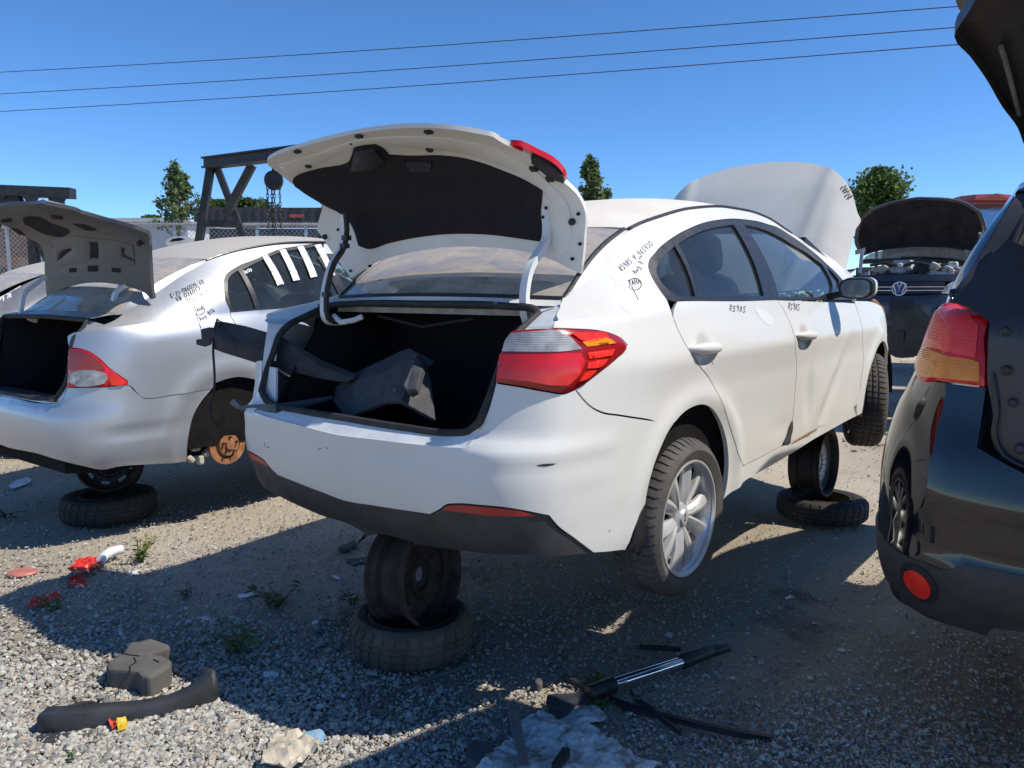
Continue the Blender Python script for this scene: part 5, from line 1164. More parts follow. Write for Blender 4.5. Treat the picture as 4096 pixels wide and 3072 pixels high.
MB().tube([inv @ (KM @ on_plane(KM, p, 0, -.82)) for p in cG([(105, 215), (128, 142), (150, 160), (112, 240)])], .005, 6).build('wire_loop', 'steel_dark', panel_th)
wire = [KM @ on_plane(KM, p, 0, -.85) for p in cG([(97, 280), (98, 400), (105, 500), (108, 600), (100, 690), (72, 760), (75, 830), (100, 900), (130, 930)])]
c0 = Vector(wire[0]); o = MB().tube([p-c0 for p in smooth_poly([tuple(q) for q in wire], .02, closed=False, corner=180) for p in [Vector(p)]], .006, 6).build('hanging_cable', 'rubber', None); o.location = c0
tag(o, 'thin black cable hanging from the trim panel beside the rusty brake disc', 'cable')
# flat black strip lying across the bumper corner
L = gv([(215, 770, -.93), (225, 738, -.93), (262, 730, -.93), (300, 775, -.94), (560, 762, -.95), (980, 702, -.78), (985, 722, -.78), (760, 790, -.90), (560, 830, -.96), (350, 828, -.95), (270, 805, -.94)])
facets('plastic_strip', 'narrow black plastic strip lying over the rear corner of the white bumper', 'strip', KM, L, [(0, 1, 2, 3, 10), (3, 4, 8, 9, 10), (4, 5, 6, 7, 8)], 'black_plastic', .012)
# moulded foam tray
L = gv([(1160, 560, -.62), (1500, 405, -.60), (1560, 388, -.62), (1715, 480, -.60), (1660, 515, -.62), (1695, 640, -.66), (1725, 910, -.74), (1480, 770, -.82), (1385, 775, -.80), (1100, 890, -.80), (1010, 760, -.72), (1030, 650, -.66), (1500, 480, -.70), (1590, 420, -.68), (1370, 560, -.74)])
facets('foam_tray', 'dark grey moulded foam tool tray leaning in the open boot', 'tool tray', KM, L, [(0, 1, 12, 14), (0, 14, 8, 9, 10, 11), (12, 1, 2, 13), (14, 12, 7, 8), (12, 13, 4, 5, 6, 7), (13, 2, 3, 4)], 'foam_black', .02)
L = gv([(1500, 620, -.83), (1565, 470, -.76), (1640, 500, -.76), (1590, 660, -.83), (1545, 690, -.83), (1515, 670, -.83)])
facets('foam_handle', 'raised foam grip on the grey tool tray', 'foam grip', KM, L, [(0, 1, 2, 3, 4, 5)], 'foam_black', .03)
bpy.data.objects['foam_handle'].parent = bpy.data.objects['foam_tray']; bpy.data.objects['foam_handle'].matrix_parent_inverse = Matrix.Translation(bpy.data.objects['foam_tray'].location).inverted()
for k in ('label', 'category'): del bpy.data.objects['foam_handle'][k]
bpy.data.objects['foam_handle'].name = 'grip'
L = gv([(915, 905, -.90), (960, 882, -.89), (1080, 878, -.89), (1130, 900, -.89), (1135, 935, -.91), (1000, 925, -.92)])
so = facets('sill_trim', None, None, KM, L, [(0, 1, 2, 3, 4, 5)], 'grey_plastic', .015); so.parent = kia; so.matrix_parent_inverse = KM.inverted()
L = gv([(1240, 930, -.90), (1300, 918, -.90), (1740, 962, -.88), (1725, 992, -.91), (1500, 975, -.93)])
so = facets('sill_trim', None, None, KM, L, [(0, 1, 2, 3, 4)], 'grey_plastic', .015); so.parent = kia; so.matrix_parent_inverse = KM.inverted()

# ================================================================== scrap on the ground
cL = crop(0, 1900, 1.416); cM_ = crop(2000, 2300, 1.58)
def on_ground(P, z=0.0): return [ground_at(*p, z) for p in P]
def slab(name, label, cat, P, mat, h, z=0., bevel=.01, smooth=False, taper=1.0):
    """outline on the ground (photo points of its top edge at height z+h), pulled down to z"""
    top = [ground_at(*p, z+h) for p in P]; c = sum(top, Vector())/len(top); c.z = z
    n = len(top); v = [tuple(p-c) for p in top]+[((p.x-c.x)*taper, (p.y-c.y)*taper, 0) for p in top]
    tri = geometry.tessellate_polygon([[Vector((p.x, p.y, 0)) for p in top]])
    f = [tuple(q) for q in tri]+[tuple(n+i for i in q[::-1]) for q in tri]+[(i, (i+1) % n, n+(i+1) % n, n+i) for i in range(n)]
    o = recalc(obj(name, v, f, mat, None, smooth=False)); o.location = c
    if bevel:
        b = o.modifiers.new('soft', 'BEVEL'); b.width = bevel; b.segments = 2; b.limit_method = 'ANGLE'; b.angle_limit = R(40)
    return tag(o, label, cat)
slab('foam_block', 'cracked grey foam block with a notch, lying on the gravel', 'foam block', cL([(597, 1068), (640, 1035), (700, 1000), (730, 950), (780, 922), (860, 922), (960, 955), (968, 975), (858, 1005), (862, 1020), (925, 1022), (972, 1045), (968, 1070), (850, 1145), (800, 1140), (770, 1110), (690, 1105), (610, 1100)]), 'foam', .105, z=.0, bevel=.012, taper=.97)
fb = bpy.data.objects['foam_block']
for P in ([(760, 1035), (770, 1060), (735, 1085), (740, 1140)], [(690, 1010), (740, 1020), (790, 1025)], [(870, 1045), (900, 1060)]):
    q = [Vector(ground_at(*p, .1062))-fb.location for p in cL(P)]; MB().tube(q, .003, 5).build('crack', 'cabin', fb)
# bumper beam: grey plastic C-section
def beam(name, label, cat, top, bot, mat, h0, back=.05, shelf=True):
    """open plastic channel: front face between two ground-standing photo edges"""
    b = [ground_at(*p, .01) for p in bot]; out = []
    for p, q in zip(top, b):          # the point of the upper edge straight above its foot
        d = ray(*p); t = q.y/d.y; out.append(Vector((q.x, q.y, CAM_H+d.z*t)))
    c = Vector((b[0].x, b[0].y, 0)); n = len(b); v = []
    for i in range(n):
        dr = (b[min(i+1, n-1)]-b[max(i-1, 0)]); nb = Vector((-dr.y, dr.x, 0)).normalized(); nb = nb if nb.y > 0 else -nb
        for p in (b[i]+nb*back*.6, b[i], b[i]*.5+out[i]*.5+nb*-.008, out[i], out[i]+nb*back): v.append(tuple(p-c))
    f = [(i*5+k, i*5+k+1, i*5+k+6, i*5+k+5) for i in range(n-1) for k in range(4)]
    o = obj(name, v, f, mat, None, smooth=True, angle=40); o.location = c
    md = o.modifiers.new('thick', 'SOLIDIFY'); md.thickness = .006
    for i in range(n):        # stiffening ribs, a folded foot and its clip tabs
        dr = (b[min(i+1, n-1)]-b[max(i-1, 0)]).normalized(); nb = Vector((-dr.y, dr.x, 0)); nb = nb if nb.y > 0 else -nb
        if i % 2 == 0: MB().bar(b[i]-c+nb*-.006+Vector((0, 0, .02)), out[i]-c+nb*-.004, .006, .006).build('rib', mat, o, smooth=False)
        if i in (1, 3, 6): MB().box(b[i]-c+nb*-.035+Vector((0, 0, .006)), (.05, .05, .006), Matrix.Rotation(math.atan2(dr.y, dr.x), 3, 'Z')).build('clip_tab', mat, o, smooth=False)
    v2 = []
    for i in range(n):
        dr = (b[min(i+1, n-1)]-b[max(i-1, 0)]).normalized(); nb = Vector((-dr.y, dr.x, 0)); nb = nb if nb.y > 0 else -nb
        v2 += [tuple(b[i]-c+Vector((0, 0, .012))), tuple(b[i]-c-nb*(.028+.008*math.sin(i*2.1))+Vector((0, 0, .004)))]
    lp_ = obj('folded_foot', v2, [(i*2, i*2+1, i*2+3, i*2+2) for i in range(n-1)], mat, o, smooth=False); lp_.modifiers.new('thick', 'SOLIDIFY').thickness = .004
    return tag(o, label, cat)
beam('bumper_bracket', 'long grey plastic bumper bracket curving up at one end, on the gravel', 'bracket', cL([(222, 1365), (320, 1360), (470, 1350), (620, 1335), (800, 1322), (950, 1290), (1080, 1240), (1150, 1195), (1215, 1145), (1262, 1108)]),
     cL([(228, 1468), (330, 1470), (480, 1450), (640, 1425), (800, 1395), (960, 1370), (1080, 1335), (1150, 1320), (1200, 1305), (1228, 1290)]), 'grey_plastic', .1)
def wirething(name, label, cat, P, r, mat, z=.012, n=8):
    q = [ground_at(*p[:2], (p[2] if len(p) > 2 else z)) for p in P]; c = Vector((q[0].x, q[0].y, 0))
    o = MB().tube([Vector(p)-c for p in smooth_poly([tuple(a) for a in q], .02, closed=False, corner=180)], r, n).build(name, mat, None); o.location = c; return tag(o, label, cat)
wirething('bent_hose', 'thin black hose loop behind the plastic bracket', 'hose', [(p[0], p[1], .03) for p in cL([(360, 1340), (420, 1305), (500, 1290), (560, 1310), (590, 1335)])], .008, 'rubber')
slab('rusty_plate', 'small rusty metal plate in front of the plastic bracket', 'metal plate', cL([(440, 1530), (530, 1500), (620, 1495), (630, 1515), (520, 1550), (445, 1562)]), 'rust_dark', .02, bevel=.004)
wirething('pale_hoop', 'pale curved strip lying beside the rusty plate', 'strip', cL([(430, 1505), (470, 1480), (530, 1478), (600, 1492)]), .009, 'foam')
plain('wrapper_red', (.55, .05, .02), .4, var=.5, scale=30); plain('wrapper_yellow', (.65, .42, .03), .4, var=.4, scale=40); plain('paper_white', (.62, .64, .66), .7, var=.25, scale=9); plain('paper_tan', (.42, .37, .29), .8, var=.4, scale=9); plain('paper_blue', (.22, .36, .48), .6, var=.4, scale=12)
def sheetmat():
    m, nt, b = nmat('torn_sheet'); w = noise(nt, 7, 5, .7, 1.5)
    st = ramp(nt, w, [(.40, (.22, .19, .15)), (.47, (.46, .44, .40)), (.56, (.58, .575, .56)), (.75, (.66, .665, .66))])
    nt.links.new(st, b.inputs['Base Color']); b.inputs['Roughness'].default_value = .85; bump(nt, b, noise(nt, 60, 6, .7), .5, .01)
sheetmat()
def crumple(name, label, cat, P, mat, h=.03, seed=0, res=.02, sh=.9, freq=16):
    """a crumpled sheet: outline on the ground, folded by noise"""
    g = np.random.default_rng(seed); q = np.array([tuple(ground_at(*p, .01))[:2] for p in P]); c = q.mean(0)
    outer = smooth_poly(q-c, res, corner=60); outer = outer+g.normal(0, res*.25, outer.shape)
    vo, F = triangulate(outer, [], res)
    ph = g.uniform(0, 6.28, (6, 2)); dr = g.normal(0, 1, (6, 2)); dr /= np.linalg.norm(dr, axis=1)[:, None]
    z = sum(np.abs(np.sin((vo@dr[i])*freq*(1+.6*i)+ph[i, 0])) for i in range(6))/6
    z = z*h+g.uniform(0, h*.25, len(vo))+.008
    o = recalc(obj(name, np.c_[vo, z], F, mat, None, smooth=False)); o.location = (c[0], c[1], 0)
    md = o.modifiers.new('thick', 'SOLIDIFY'); md.thickness = .0025
    return tag(o, label, cat)
crumple('snack_wrapper', 'red and yellow snack wrapper on the gravel', 'wrapper', cL([(618, 1440), (660, 1432), (668, 1462), (640, 1475)]), 'wrapper_red', .045, 1, .012)
y_ = crumple('wrapper_half', '', '', cL([(660, 1440), (715, 1440), (720, 1475), (668, 1485)]), 'wrapper_yellow', .045, 2, .012)
y_.parent = bpy.data.objects['snack_wrapper']; y_.matrix_parent_inverse = Matrix.Translation(y_.parent.location).inverted(); del y_['label'], y_['category']
crumple('torn_cloth', 'torn white sheet crumpled on the ground at the bottom edge', 'sheet', cM_([(110, 985), (200, 930), (400, 905), (550, 865), (650, 900), (655, 950), (560, 990), (640, 1030), (720, 1090), (850, 1180), (1010, 1240), (900, 1300), (500, 1320), (100, 1320), (-160, 1260), (-20, 1140), (60, 1090)]), 'torn_sheet', .035, 4, .016, freq=9)
crumple('torn_paper', 'tan torn paper with a blue edge at the bottom of the picture', 'paper', crop(1000, 2000, 1.548)([(140, 1530), (250, 1510), (400, 1520), (440, 1580), (400, 1640), (300, 1700), (80, 1700), (100, 1620)]), 'paper_tan', .06, 5, .02)
b_ = crumple('blue_scrap', '', '', crop(1000, 2000, 1.548)([(330, 1505), (420, 1495), (470, 1555), (430, 1590), (360, 1560)]), 'paper_blue', .05, 6, .02)
b_.parent = bpy.data.objects['torn_paper']; b_.matrix_parent_inverse = Matrix.Translation(b_.parent.location).inverted(); del b_['label'], b_['category']
slab('dark_stone_slab', 'rough brown lump of dried mud left of the torn sheet', 'mud lump', crop(1000, 2000, 1.548)([(1350, 1470), (1470, 1480), (1590, 1540), (1560, 1640), (1400, 1659), (1330, 1600)]), 'foam', .03, bevel=.02)
# gas strut and wiper blades
def rod(name, label, cat, pieces, z=.03):
    """round stock along the ground: pieces [(p0, p1, r0, r1, part, mat)]"""
    c = ground_at(*pieces[0][0], z); c = Vector((c.x, c.y, 0)); t = thing(name, label, cat, c)
    for p0, p1, r0, r1, nm, mt in pieces:
        a, b = ground_at(*p0, z)-c, ground_at(*p1, z)-c; k = [0, .04, .5, .96, 1]
        MB().tube([a.lerp(b, x) for x in k], [r0*.85, r0, (r0+r1)/2, r1, r1*.85], 14).build(nm, mt, t, angle=40)
    return t
m_ = lambda *P: cM_(list(P))
st_ = rod('damper_strut', 'chrome and black gas strut with a flat steel foot, lying on the dirt', 'strut', [(m_((560, 750))[0], m_((722, 690))[0], .03, .03, 'lower_sleeve', 'black_plastic'), (m_((715, 690))[0], m_((1155, 548))[0], .021, .021, 'chrome_shaft', 'chrome'), (m_((1140, 550))[0], m_((1330, 480))[0], .03, .028, 'upper_sleeve', 'black_plastic'), (m_((1320, 485))[0], m_((1445, 455))[0], .025, .02, 'end_sleeve', 'black_plastic')], .035)
plain('steel_blue', (.05, .055, .075), .5, metal=.5, var=.4)
c = st_.location; foot = [ground_at(*p, .045)-c for p in m_((560, 740), (470, 745), (300, 755), (290, 800), (315, 860), (375, 905), (430, 860), (500, 800), (570, 775))]
ft = recalc(obj('foot_plate', [tuple(p) for p in foot], [tuple(range(len(foot)))], 'steel_blue', st_, smooth=False)); md = ft.modifiers.new('thick', 'SOLIDIFY'); md.thickness = .012
for q in m_((345, 785), (378, 822), (335, 815)): MB().lathe([(.008, 0), (.008, .003)], 10, Matrix.Translation(ground_at(*q, .053)-c)).build('bolt_hole', 'cabin', st_)
def blade(name, label, P, w=.018, hz=.02):
    q = smooth_poly([tuple(ground_at(*p, hz)) for p in P], .03, closed=False, corner=180); c = Vector((q[0][0], q[0][1], 0)); t = thing('windscreen_wiper', label, 'wiper', c)
    L_ = [Vector(p)-c for p in q]
    mb = MB()
    for a, b in zip(L_[:-1], L_[1:]): mb.bar(a, b, w, .012)
    mb.build('carrier', 'black_plastic', t)
    MB().tube([p+Vector((0, -.008, -.010)) for p in L_], .005, 6).build('rubber_lip', 'rubber', t)
    return t
wb = blade('wiper_blade', 'long black wiper blade lying under the gas strut', m_((400, 640), (520, 690), (680, 770), (850, 840), (1050, 890), (1300, 950), (1550, 1000), (1735, 1030)))
blade('wiper_blade', 'short black wiper frame with a raised hook beside the long blade', m_((850, 760), (890, 800), (960, 850), (1050, 920), (1140, 985)), .014, .03)
wirething('wiper_hook', 'black bent hook at the end of the wiper frame', 'hook', [(a, b, .05) for a, b in m_((830, 730), (870, 780), (900, 740), (970, 715))], .009, 'black_plastic')
c1 = crop(1000, 2000, 1.548)
wirething('dry_branch', 'thin dry branch lying in front of the muddy flat tyre', 'branch', [(a, b, .02) for a, b in c1([(1400, 985), (1330, 1030), (1150, 1090), (1000, 1150), (900, 1195), (820, 1245)])], .008, 'foam')
wirething('bent_twig', 'short bent twig below the dry branch on the gravel', 'twig', [(a, b, .015) for a, b in c1([(700, 1180), (712, 1270), (780, 1300), (880, 1315)])], .008, 'foam')
def stick(name, label, P, w, h, mat):
    a, b = ground_at(*P[0], h), ground_at(*P[1], h); c = Vector((a.x, a.y, 0)); o = MB().bar(a-c, b-c, w, h*1.2).build(name, mat, None, smooth=False); o.location = c; return tag(o, label, 'strip')
stick('metal_strip', 'bright-edged metal strip crossing the torn white sheet', c1([(1625, 1290), (1700, 1680)]), .03, .03, 'steel_grey')
stick('dark_strip', 'short dark strip poking out of the torn white sheet at the frame edge', m_((420, 1135), (350, 1240)), .025, .04, 'steel_dark')
stick('wood_splinter', 'flat brown splinter at the far end of the long wiper blade', m_((1820, 1020), (1960, 1090)), .02, .01, 'foam')
stick('brown_lath', 'thin brown lath half buried above the gas strut', m_((880, 455), (1140, 470)), .02, .012, 'rust_dark')
# broken lamp pieces, tube, scraps
plain('lens_scrap', (.55, .03, .02), .25, var=.4, scale=30)
crumple('broken_lens', 'bright red broken lamp lens on the sunlit gravel', 'lens shard', cL([(380, 580), (430, 540), (420, 530), (500, 505), (580, 490), (630, 470), (600, 510), (540, 560), (490, 590), (430, 600), (395, 590)]), 'lens_scrap', .06, 11, .02)
crumple('broken_lens', 'red lamp lens piece in shade just below the bright one', 'lens shard', cL([(395, 600), (440, 590), (490, 620), (485, 645), (400, 650), (385, 625)]), 'lens_scrap', .03, 12, .02)
crumple('broken_lens', 'dark red pointed lens shard beside a weed in the shade', 'lens shard', cL([(145, 778), (210, 725), (300, 700), (350, 715), (300, 755), (200, 775)]), 'lens_scrap', .04, 13, .02)
plain('red_disc_mat', (.42, .15, .12), .5, var=.3)
o = MB().lathe([(0, .012), (.07, .012), (.075, .006), (.075, 0)], 24).build('red_disc', 'red_disc_mat', None); o.location = ground_at(*cL([(125, 557)])[0], .01); o.scale = (1, .8, 1); tag(o, 'faded red plastic disc flat on the sunlit gravel', 'disc')
wt = wirething('white_tube', 'white plastic tube end on top of the broken red lens', 'tube', [(a, b, .06) for a, b in cL([(575, 480), (600, 452), (640, 432), (695, 420)])], .026, 'gutter_white', n=14)
for i, (P, nm) in enumerate((([(55, 60), (100, 35), (150, 18), (175, 30), (120, 70), (70, 85)], 'white scrap of paper near the shaded tyre at the frame edge'), ([(728, 555), (790, 543), (805, 556), (735, 582)], 'pale plastic shard at the foot of the tall weed'), ([(1350, 685), (1430, 672), (1425, 690), (1352, 702)], 'pale shard in the shade under the white sedan'), ([(1120, 820), (1160, 800), (1195, 820), (1210, 880), (1190, 865), (1170, 830)], 'pale leaf-shaped scrap on the shaded gravel'), ([(565, 832), (640, 828), (642, 838), (570, 840)], 'thin pale sliver lying on the shaded gravel'), ([(400, 760), (420, 755), (425, 768), (405, 770)], 'tiny white chip right of the dark red shard'))):
    crumple('paper_scrap', nm, 'scrap', cL(P), 'paper_white', .012, 20+i, .015)
for i, (P, nm) in enumerate((([(1040, 385), (1070, 378), (1095, 390), (1085, 405), (1050, 402)], 'shiny crumpled foil bit on the dirt above the gas strut'), ([(1805, 160), (1840, 140), (1845, 150), (1812, 166)], 'small white cigarette end on the dirt lane'))):
    crumple('foil_bit' if i == 0 else 'cigarette_end', nm, 'litter', cM_(P), 'paper_white', .015, 40+i, .01)
for i, P in enumerate(([(380, 765), (410, 750), (430, 765), (400, 778)], [(75, 1085), (120, 1070), (180, 1080), (175, 1100), (80, 1105)], [(515, 475), (550, 480), (552, 498), (520, 490)])):
    crumple('glass_chip', ['round white chip left of the muddy flat tyre', 'broken white plastic bits left of the muddy flat tyre', 'white sliver on the gravel behind the upright rim'][i], 'chip', c1(P), 'paper_white', .012, 50+i, .012)
slab('mud_stone', 'brown stone standing at the tip of the sunlit patch', 'stone', c1([(1762, 1115), (1775, 1095), (1800, 1095), (1815, 1120), (1795, 1140), (1768, 1135)]), 'foam', .035, bevel=.012)
slab('grey_rubble', 'chunk of grey rubble in the shade beside the upright rim', 'rubble', c1([(540, 285), (600, 265), (650, 235), (655, 265), (620, 290), (560, 298)]), 'foam', .03, bevel=.01)
slab('flat_board', 'flat weathered board end behind the upright rim', 'board', c1([(590, 365), (720, 350), (725, 380), (640, 395)]), 'foam', .02, bevel=.005)
# ================================================================== plainer cars further back
paint('navy_paint', (.06, .075, .11), rough=.25, coat=.7, dust_amt=.8, side_dust=.12, dust=(.38, .34, .28))
paint('red_paint', (.34, .03, .03), rough=.25, coat=.7, dust_amt=.4, side_dust=.1)
paint('far_white', (.66, .66, .64), rough=.35, coat=.4, dust_amt=.6, side_dust=.2)
paint('dark_paint', (.022, .024, .034), rough=.22, coat=.7, dust_amt=.6, side_dust=.10, dust=(.2, .18, .16))
def sedan(name, label, M4, mat, dusty, wheels=True):
    """a whole plain sedan from the silver car's skin, boot and bonnet shut"""
    t = thing(name, label, 'car', M4.to_translation(), M4.to_euler().z); t.location = M4.to_translation()
    S_ = Surf(CW, np.linspace(-1, 1, 4), np.linspace(0, 1, 4), M4)
    pn = lambda nm, uv, mt, **k: panel(nm, S_, uv, mt, t, scale_v=.8, **k)
    ar_ = lambda c0, a0, a1: [(cx(c0+.37*math.cos(R(a))), cv(c0, .58+.37*math.sin(R(a)))) for a in range(a0, a1, -15)]
    dl = [(cx(-.12), 1.08), (cx(-.05), 1.3), (cx(.2), 1.66), (cx(.6), 1.82), (cx(1.1), 1.86), (cx(1.5), 1.74), (cx(2.0), 1.35), (cx(2.25), 1.06)]
    out = [(cx(-.9), .95), (cx(-.62), 2), (cx(-.3), 2), (cx(.05), 2), (cx(.7), 2), (cx(1.1), 2), (cx(1.6), 2), (cx(2.4), 2), (cx(2.6), 1.0), (cx(3.1), .85), (cx(3.2), .1)]+ar_(2.7, 0, 181 and -1)[0:0]
    out += [(cx(2.7+.37*math.cos(R(a))), cv(2.7, .55+.37*math.sin(R(a)))) for a in range(0, 181, 20)]+[(cx(2.2), .05), (cx(.5), .05)]+[(cx(.02+.37*math.cos(R(a))), cv(0, .55+.37*math.sin(R(a)))) for a in range(0, 181, 20)]+[(cx(-.5), .1), (cx(-.55), .55), (cx(-.85), .6)]
    pn('body_side', out, mat, mirror=True, step=.07, holes=[dl])
    g1, g2 = [(cx(-.08), 1.1), (cx(.0), 1.3), (cx(.22), 1.6), (cx(.6), 1.76), (cx(.98), 1.79), (cx(1.05), 1.1)], [(cx(1.1), 1.1), (cx(1.04), 1.79), (cx(1.48), 1.68), (cx(1.95), 1.32), (cx(2.15), 1.1)]
    pn('window_frame', dl, 'black_trim', mirror=True, step=.08, off=-.003, holes=[g1, g2])
    for nm, g_ in (('rear_door_window', g1), ('front_door_window', g2)): pn(nm, g_, 'side_glass', mirror=True, step=.1, off=-.012, depth=0)
    rb = [(0, .0), (cx(-.5), .05), (cx(-.55), .52), (cx(-.85), .56), (0, .56)]; pn('rear_bumper', rb+[(-u, v) for u, v in rb[::-1][1:-1]], mat, step=.07)
    bl = [(0, .58), (cx(-.93), .58), (cx(-.93), .98), (0, .98)]; pn('boot_lid', bl+[(-u, v) for u, v in bl[::-1][1:-1]], mat, step=.07)
    pn('tail_lamp', [(cx(-.93)+.01, .6), (cx(-.62), .6), (cx(-.72), .95), (cx(-.93)+.01, .95)], 'lamp_red', mirror=True, step=.06, off=.002)
    fb_ = [(cx(3.2), .1), (cx(3.15), .75), (CW.L, .75), (CW.L, .1)]; pn('front_bumper', fb_, mat, mirror=True, step=.08)
    Sr = Surf(croof, np.linspace(-.1, 1, 4), np.linspace(-.5, .5, 4), M4); panel('roof', Sr, [(-.06, 0), (-.03, -.4), (.04, -.597), (.8, -.597), (1.55, -.595), (1.7, 0), (1.55, .595), (.8, .597), (.04, .597), (-.03, .4)], dusty, t, step=.08, depth=.02)
    Sb = Surf(cback, np.linspace(-.5, .5, 4), np.linspace(0, 1, 4), M4); panel('rear_window', Sb, [(-.615, 0), (0, 0), (.615, 0), (.59, 1), (0, 1), (-.59, 1)], 'rear_glass', t, step=.08, depth=0, scale_v=.6)
    strip('boot_deck', [(-.88, y, 1.30) for y in np.linspace(-.62, .62, 12)], [cback(np.array([y]), np.array([0.]))[0] for y in np.linspace(-.62, .62, 12)], mat, t)
    strip('bonnet', [(2.3, y, 1.38-.1*(y/.7)**2) for y in np.linspace(-.7, .7, 12)], [(3.3, y, 1.16-.1*(y/.7)**2) for y in np.linspace(-.6, .6, 12)], mat, t)
    strip('windscreen', [(1.62, y, croof(np.array([1.62]), np.array([y]))[0][2]) for y in np.linspace(-.56, .56, 12)], [(2.35, y, 1.38) for y in np.linspace(-.64, .64, 12)], 'side_glass', t)
    MB().box((1.2, 0, .52), (3.6, 1.4, .1), ch=.1).build('underbody', 'underbody', t); cushion('front_seat', (1., -.38, 1.2), (.14, .5, .7), tilt, 'seat_cloth', t); cushion('front_seat', (1., .38, 1.2), (.14, .5, .7), tilt, 'seat_cloth', t)
    for hx in (.02, 2.7):
        for sg in (-1, 1):
            am_ = axis_matrix((hx, sg*.74, .40), (0, sg, 0)); w_ = tyre_mesh(MB(), .31, .2, .19, am_, n=48).build('wheel', 'rubber', t, angle=30); MB().lathe([(0, .03), (.18, .02), (.205, .07), (.205, -.07)], 24, am_).build('rim', 'alloy', w_)
    return t
_o2, _r2 = frame(.05, 5.35, 40, 0, -.85)
nav = sedan('navy_sedan', 'dark blue dusty sedan partly hidden beyond the silver sedan', Matrix.Translation(_o2+Vector((0, 0, -.05))) @ Matrix.Rotation(_r2, 4, 'Z'), 'navy_paint', 'silver_dusty')
NS = Surf(CW, np.linspace(0, 4, 140), np.r_[np.linspace(0, 1, 24), np.linspace(1.05, 2.0, 20)], Matrix.Translation(_o2+Vector((0, 0, -.05))) @ Matrix.Rotation(_r2, 4, 'Z'))
strokes('marker_writing', NS, Qs(write('-0002-11', (-20, 1400), (140, 1372), 40)+write('V 91281', (-30, 1460), (110, 1430), 40)+write('Jly 28', (-20, 1520), (105, 1490), 40)), 'white_ink', nav, w=.007, off=.003)
wh = at_depth(730, 1200, 11.5)
rd = at_depth(4200, 1200, 13)
redc = sedan('red_hatchback', 'red car with its tailgate raised, behind the dark car at the edge of the yard', Matrix.Translation((rd.x, rd.y+2.4, .25)) @ Matrix.Rotation(R(90+150), 4, 'Z'), 'red_paint', 'red_paint')
ri = redc.matrix_world.inverted() if False else (Matrix.Translation((rd.x, rd.y+2.4, .25)) @ Matrix.Rotation(R(90+150), 4, 'Z')).inverted()
tg_ = [ri @ at_depth(*p, d) for p, d in zip(cT([(842, 158), (900, 140), (1000, 129), (1120, 125), (1250, 133), (1330, 150), (1330, 200), (1240, 186), (1100, 184), (970, 192), (900, 172)]), [12.9, 12.7, 12.6, 12.6, 12.6, 12.7, 13.2, 13.2, 13.2, 13.2, 13.2])]
redc.scale = (1.1, 1.1, 1.45)
ri = Matrix.Diagonal((1/1.1, 1/1.1, 1/1.45, 1)) @ ri
tg_ = [Matrix.Diagonal((1/1.1, 1/1.1, 1/1.45, 1)) @ p for p in tg_]
gt = recalc(obj('tailgate', [tuple(p) for p in tg_], geometry.tessellate_polygon([[Vector((p.y, p.z, 0)) for p in tg_]]), 'red_paint', redc, smooth=False)); md = gt.modifiers.new('t', 'SOLIDIFY'); md.thickness = .06
gg_ = [ri @ at_depth(*p, 13.25) for p in cT([(960, 195), (1100, 187), (1240, 190), (1235, 245), (1100, 238), (1020, 232)])]
obj('tailgate_glass', [tuple(p) for p in gg_], [tuple(range(6))], 'side_glass', gt, smooth=False)
whc = sedan('white_far_sedan', 'white car whose curved panel shows over the silver roof', Matrix.Translation((wh.x-.8, wh.y+1.0, .35)) @ Matrix.Rotation(R(90-30), 4, 'Z'), 'far_white', 'far_white')
wi = (Matrix.Translation((wh.x-.8, wh.y+1.0, .35)) @ Matrix.Rotation(R(60), 4, 'Z')).inverted()
for P_, mt, off in (([(1440, 1015), (1460, 985), (1520, 965), (1580, 962), (1640, 972), (1700, 990), (1760, 1010), (1700, 1100), (1500, 1110)], 'far_white', 0), ([(1470, 1010), (1500, 985), (1560, 975), (1600, 985), (1560, 1000)], 'underbody', -.06)):
    v_ = [wi @ at_depth(*p, 11.4+off) for p in cQ(P_)]; v2 = [p+Vector((.25, 0, .0)) for p in v_]
    hh = recalc(obj('raised_lid' if off == 0 else 'lid_lining', [tuple(p) for p in v_], [tuple(range(len(v_)))], mt, whc, smooth=False)); md = hh.modifiers.new('t', 'SOLIDIFY'); md.thickness = .04
# ------------------------------------------------------------------ the dark car facing the camera with its bonnet up
VD = 8.3; vo_ = at_depth(3600, 1200, VD); vw = thing('dark_hatchback', 'dark blue car facing the camera with its bonnet up and engine bare', 'car', (vo_.x, VD, 0), R(-37)); vi = Vector(vw.location); VM = Matrix.Translation(vi) @ Matrix.Rotation(R(-37), 4, 'Z')
vp = lambda x, y, d=0.: on_plane(VM, cT([(x, y)])[0], 1, d)
plain('engine_grey', (.42, .42, .42), .6, metal=.3, var=.5, scale=20); plain('engine_black', (.02, .02, .022), .6, var=.4, scale=14); plain('engine_tan', (.40, .36, .28), .7, var=.4, scale=20); plain('bonnet_pad', (.030, .024, .024), .95, spec=.1, var=.35, scale=8)
def vpoly(name, P, d, mat, parent=vw, t=.02, smooth=False, curve=0.):
    xs_ = [p[0] for p in P]; xm = 498
    v_ = [vp(x, y, (d[i] if hasattr(d, '__len__') else d)+curve*((x-xm)/330)**2) for i, (x, y) in enumerate(P)]
    o = recalc(obj(name, [tuple(p) for p in v_], geometry.tessellate_polygon([[Vector((p.x, p.z, 0)) for p in v_]]), mat, parent, smooth=smooth))
    if t: md = o.modifiers.new('t', 'SOLIDIFY'); md.thickness = t; md.offset = 0
    return o
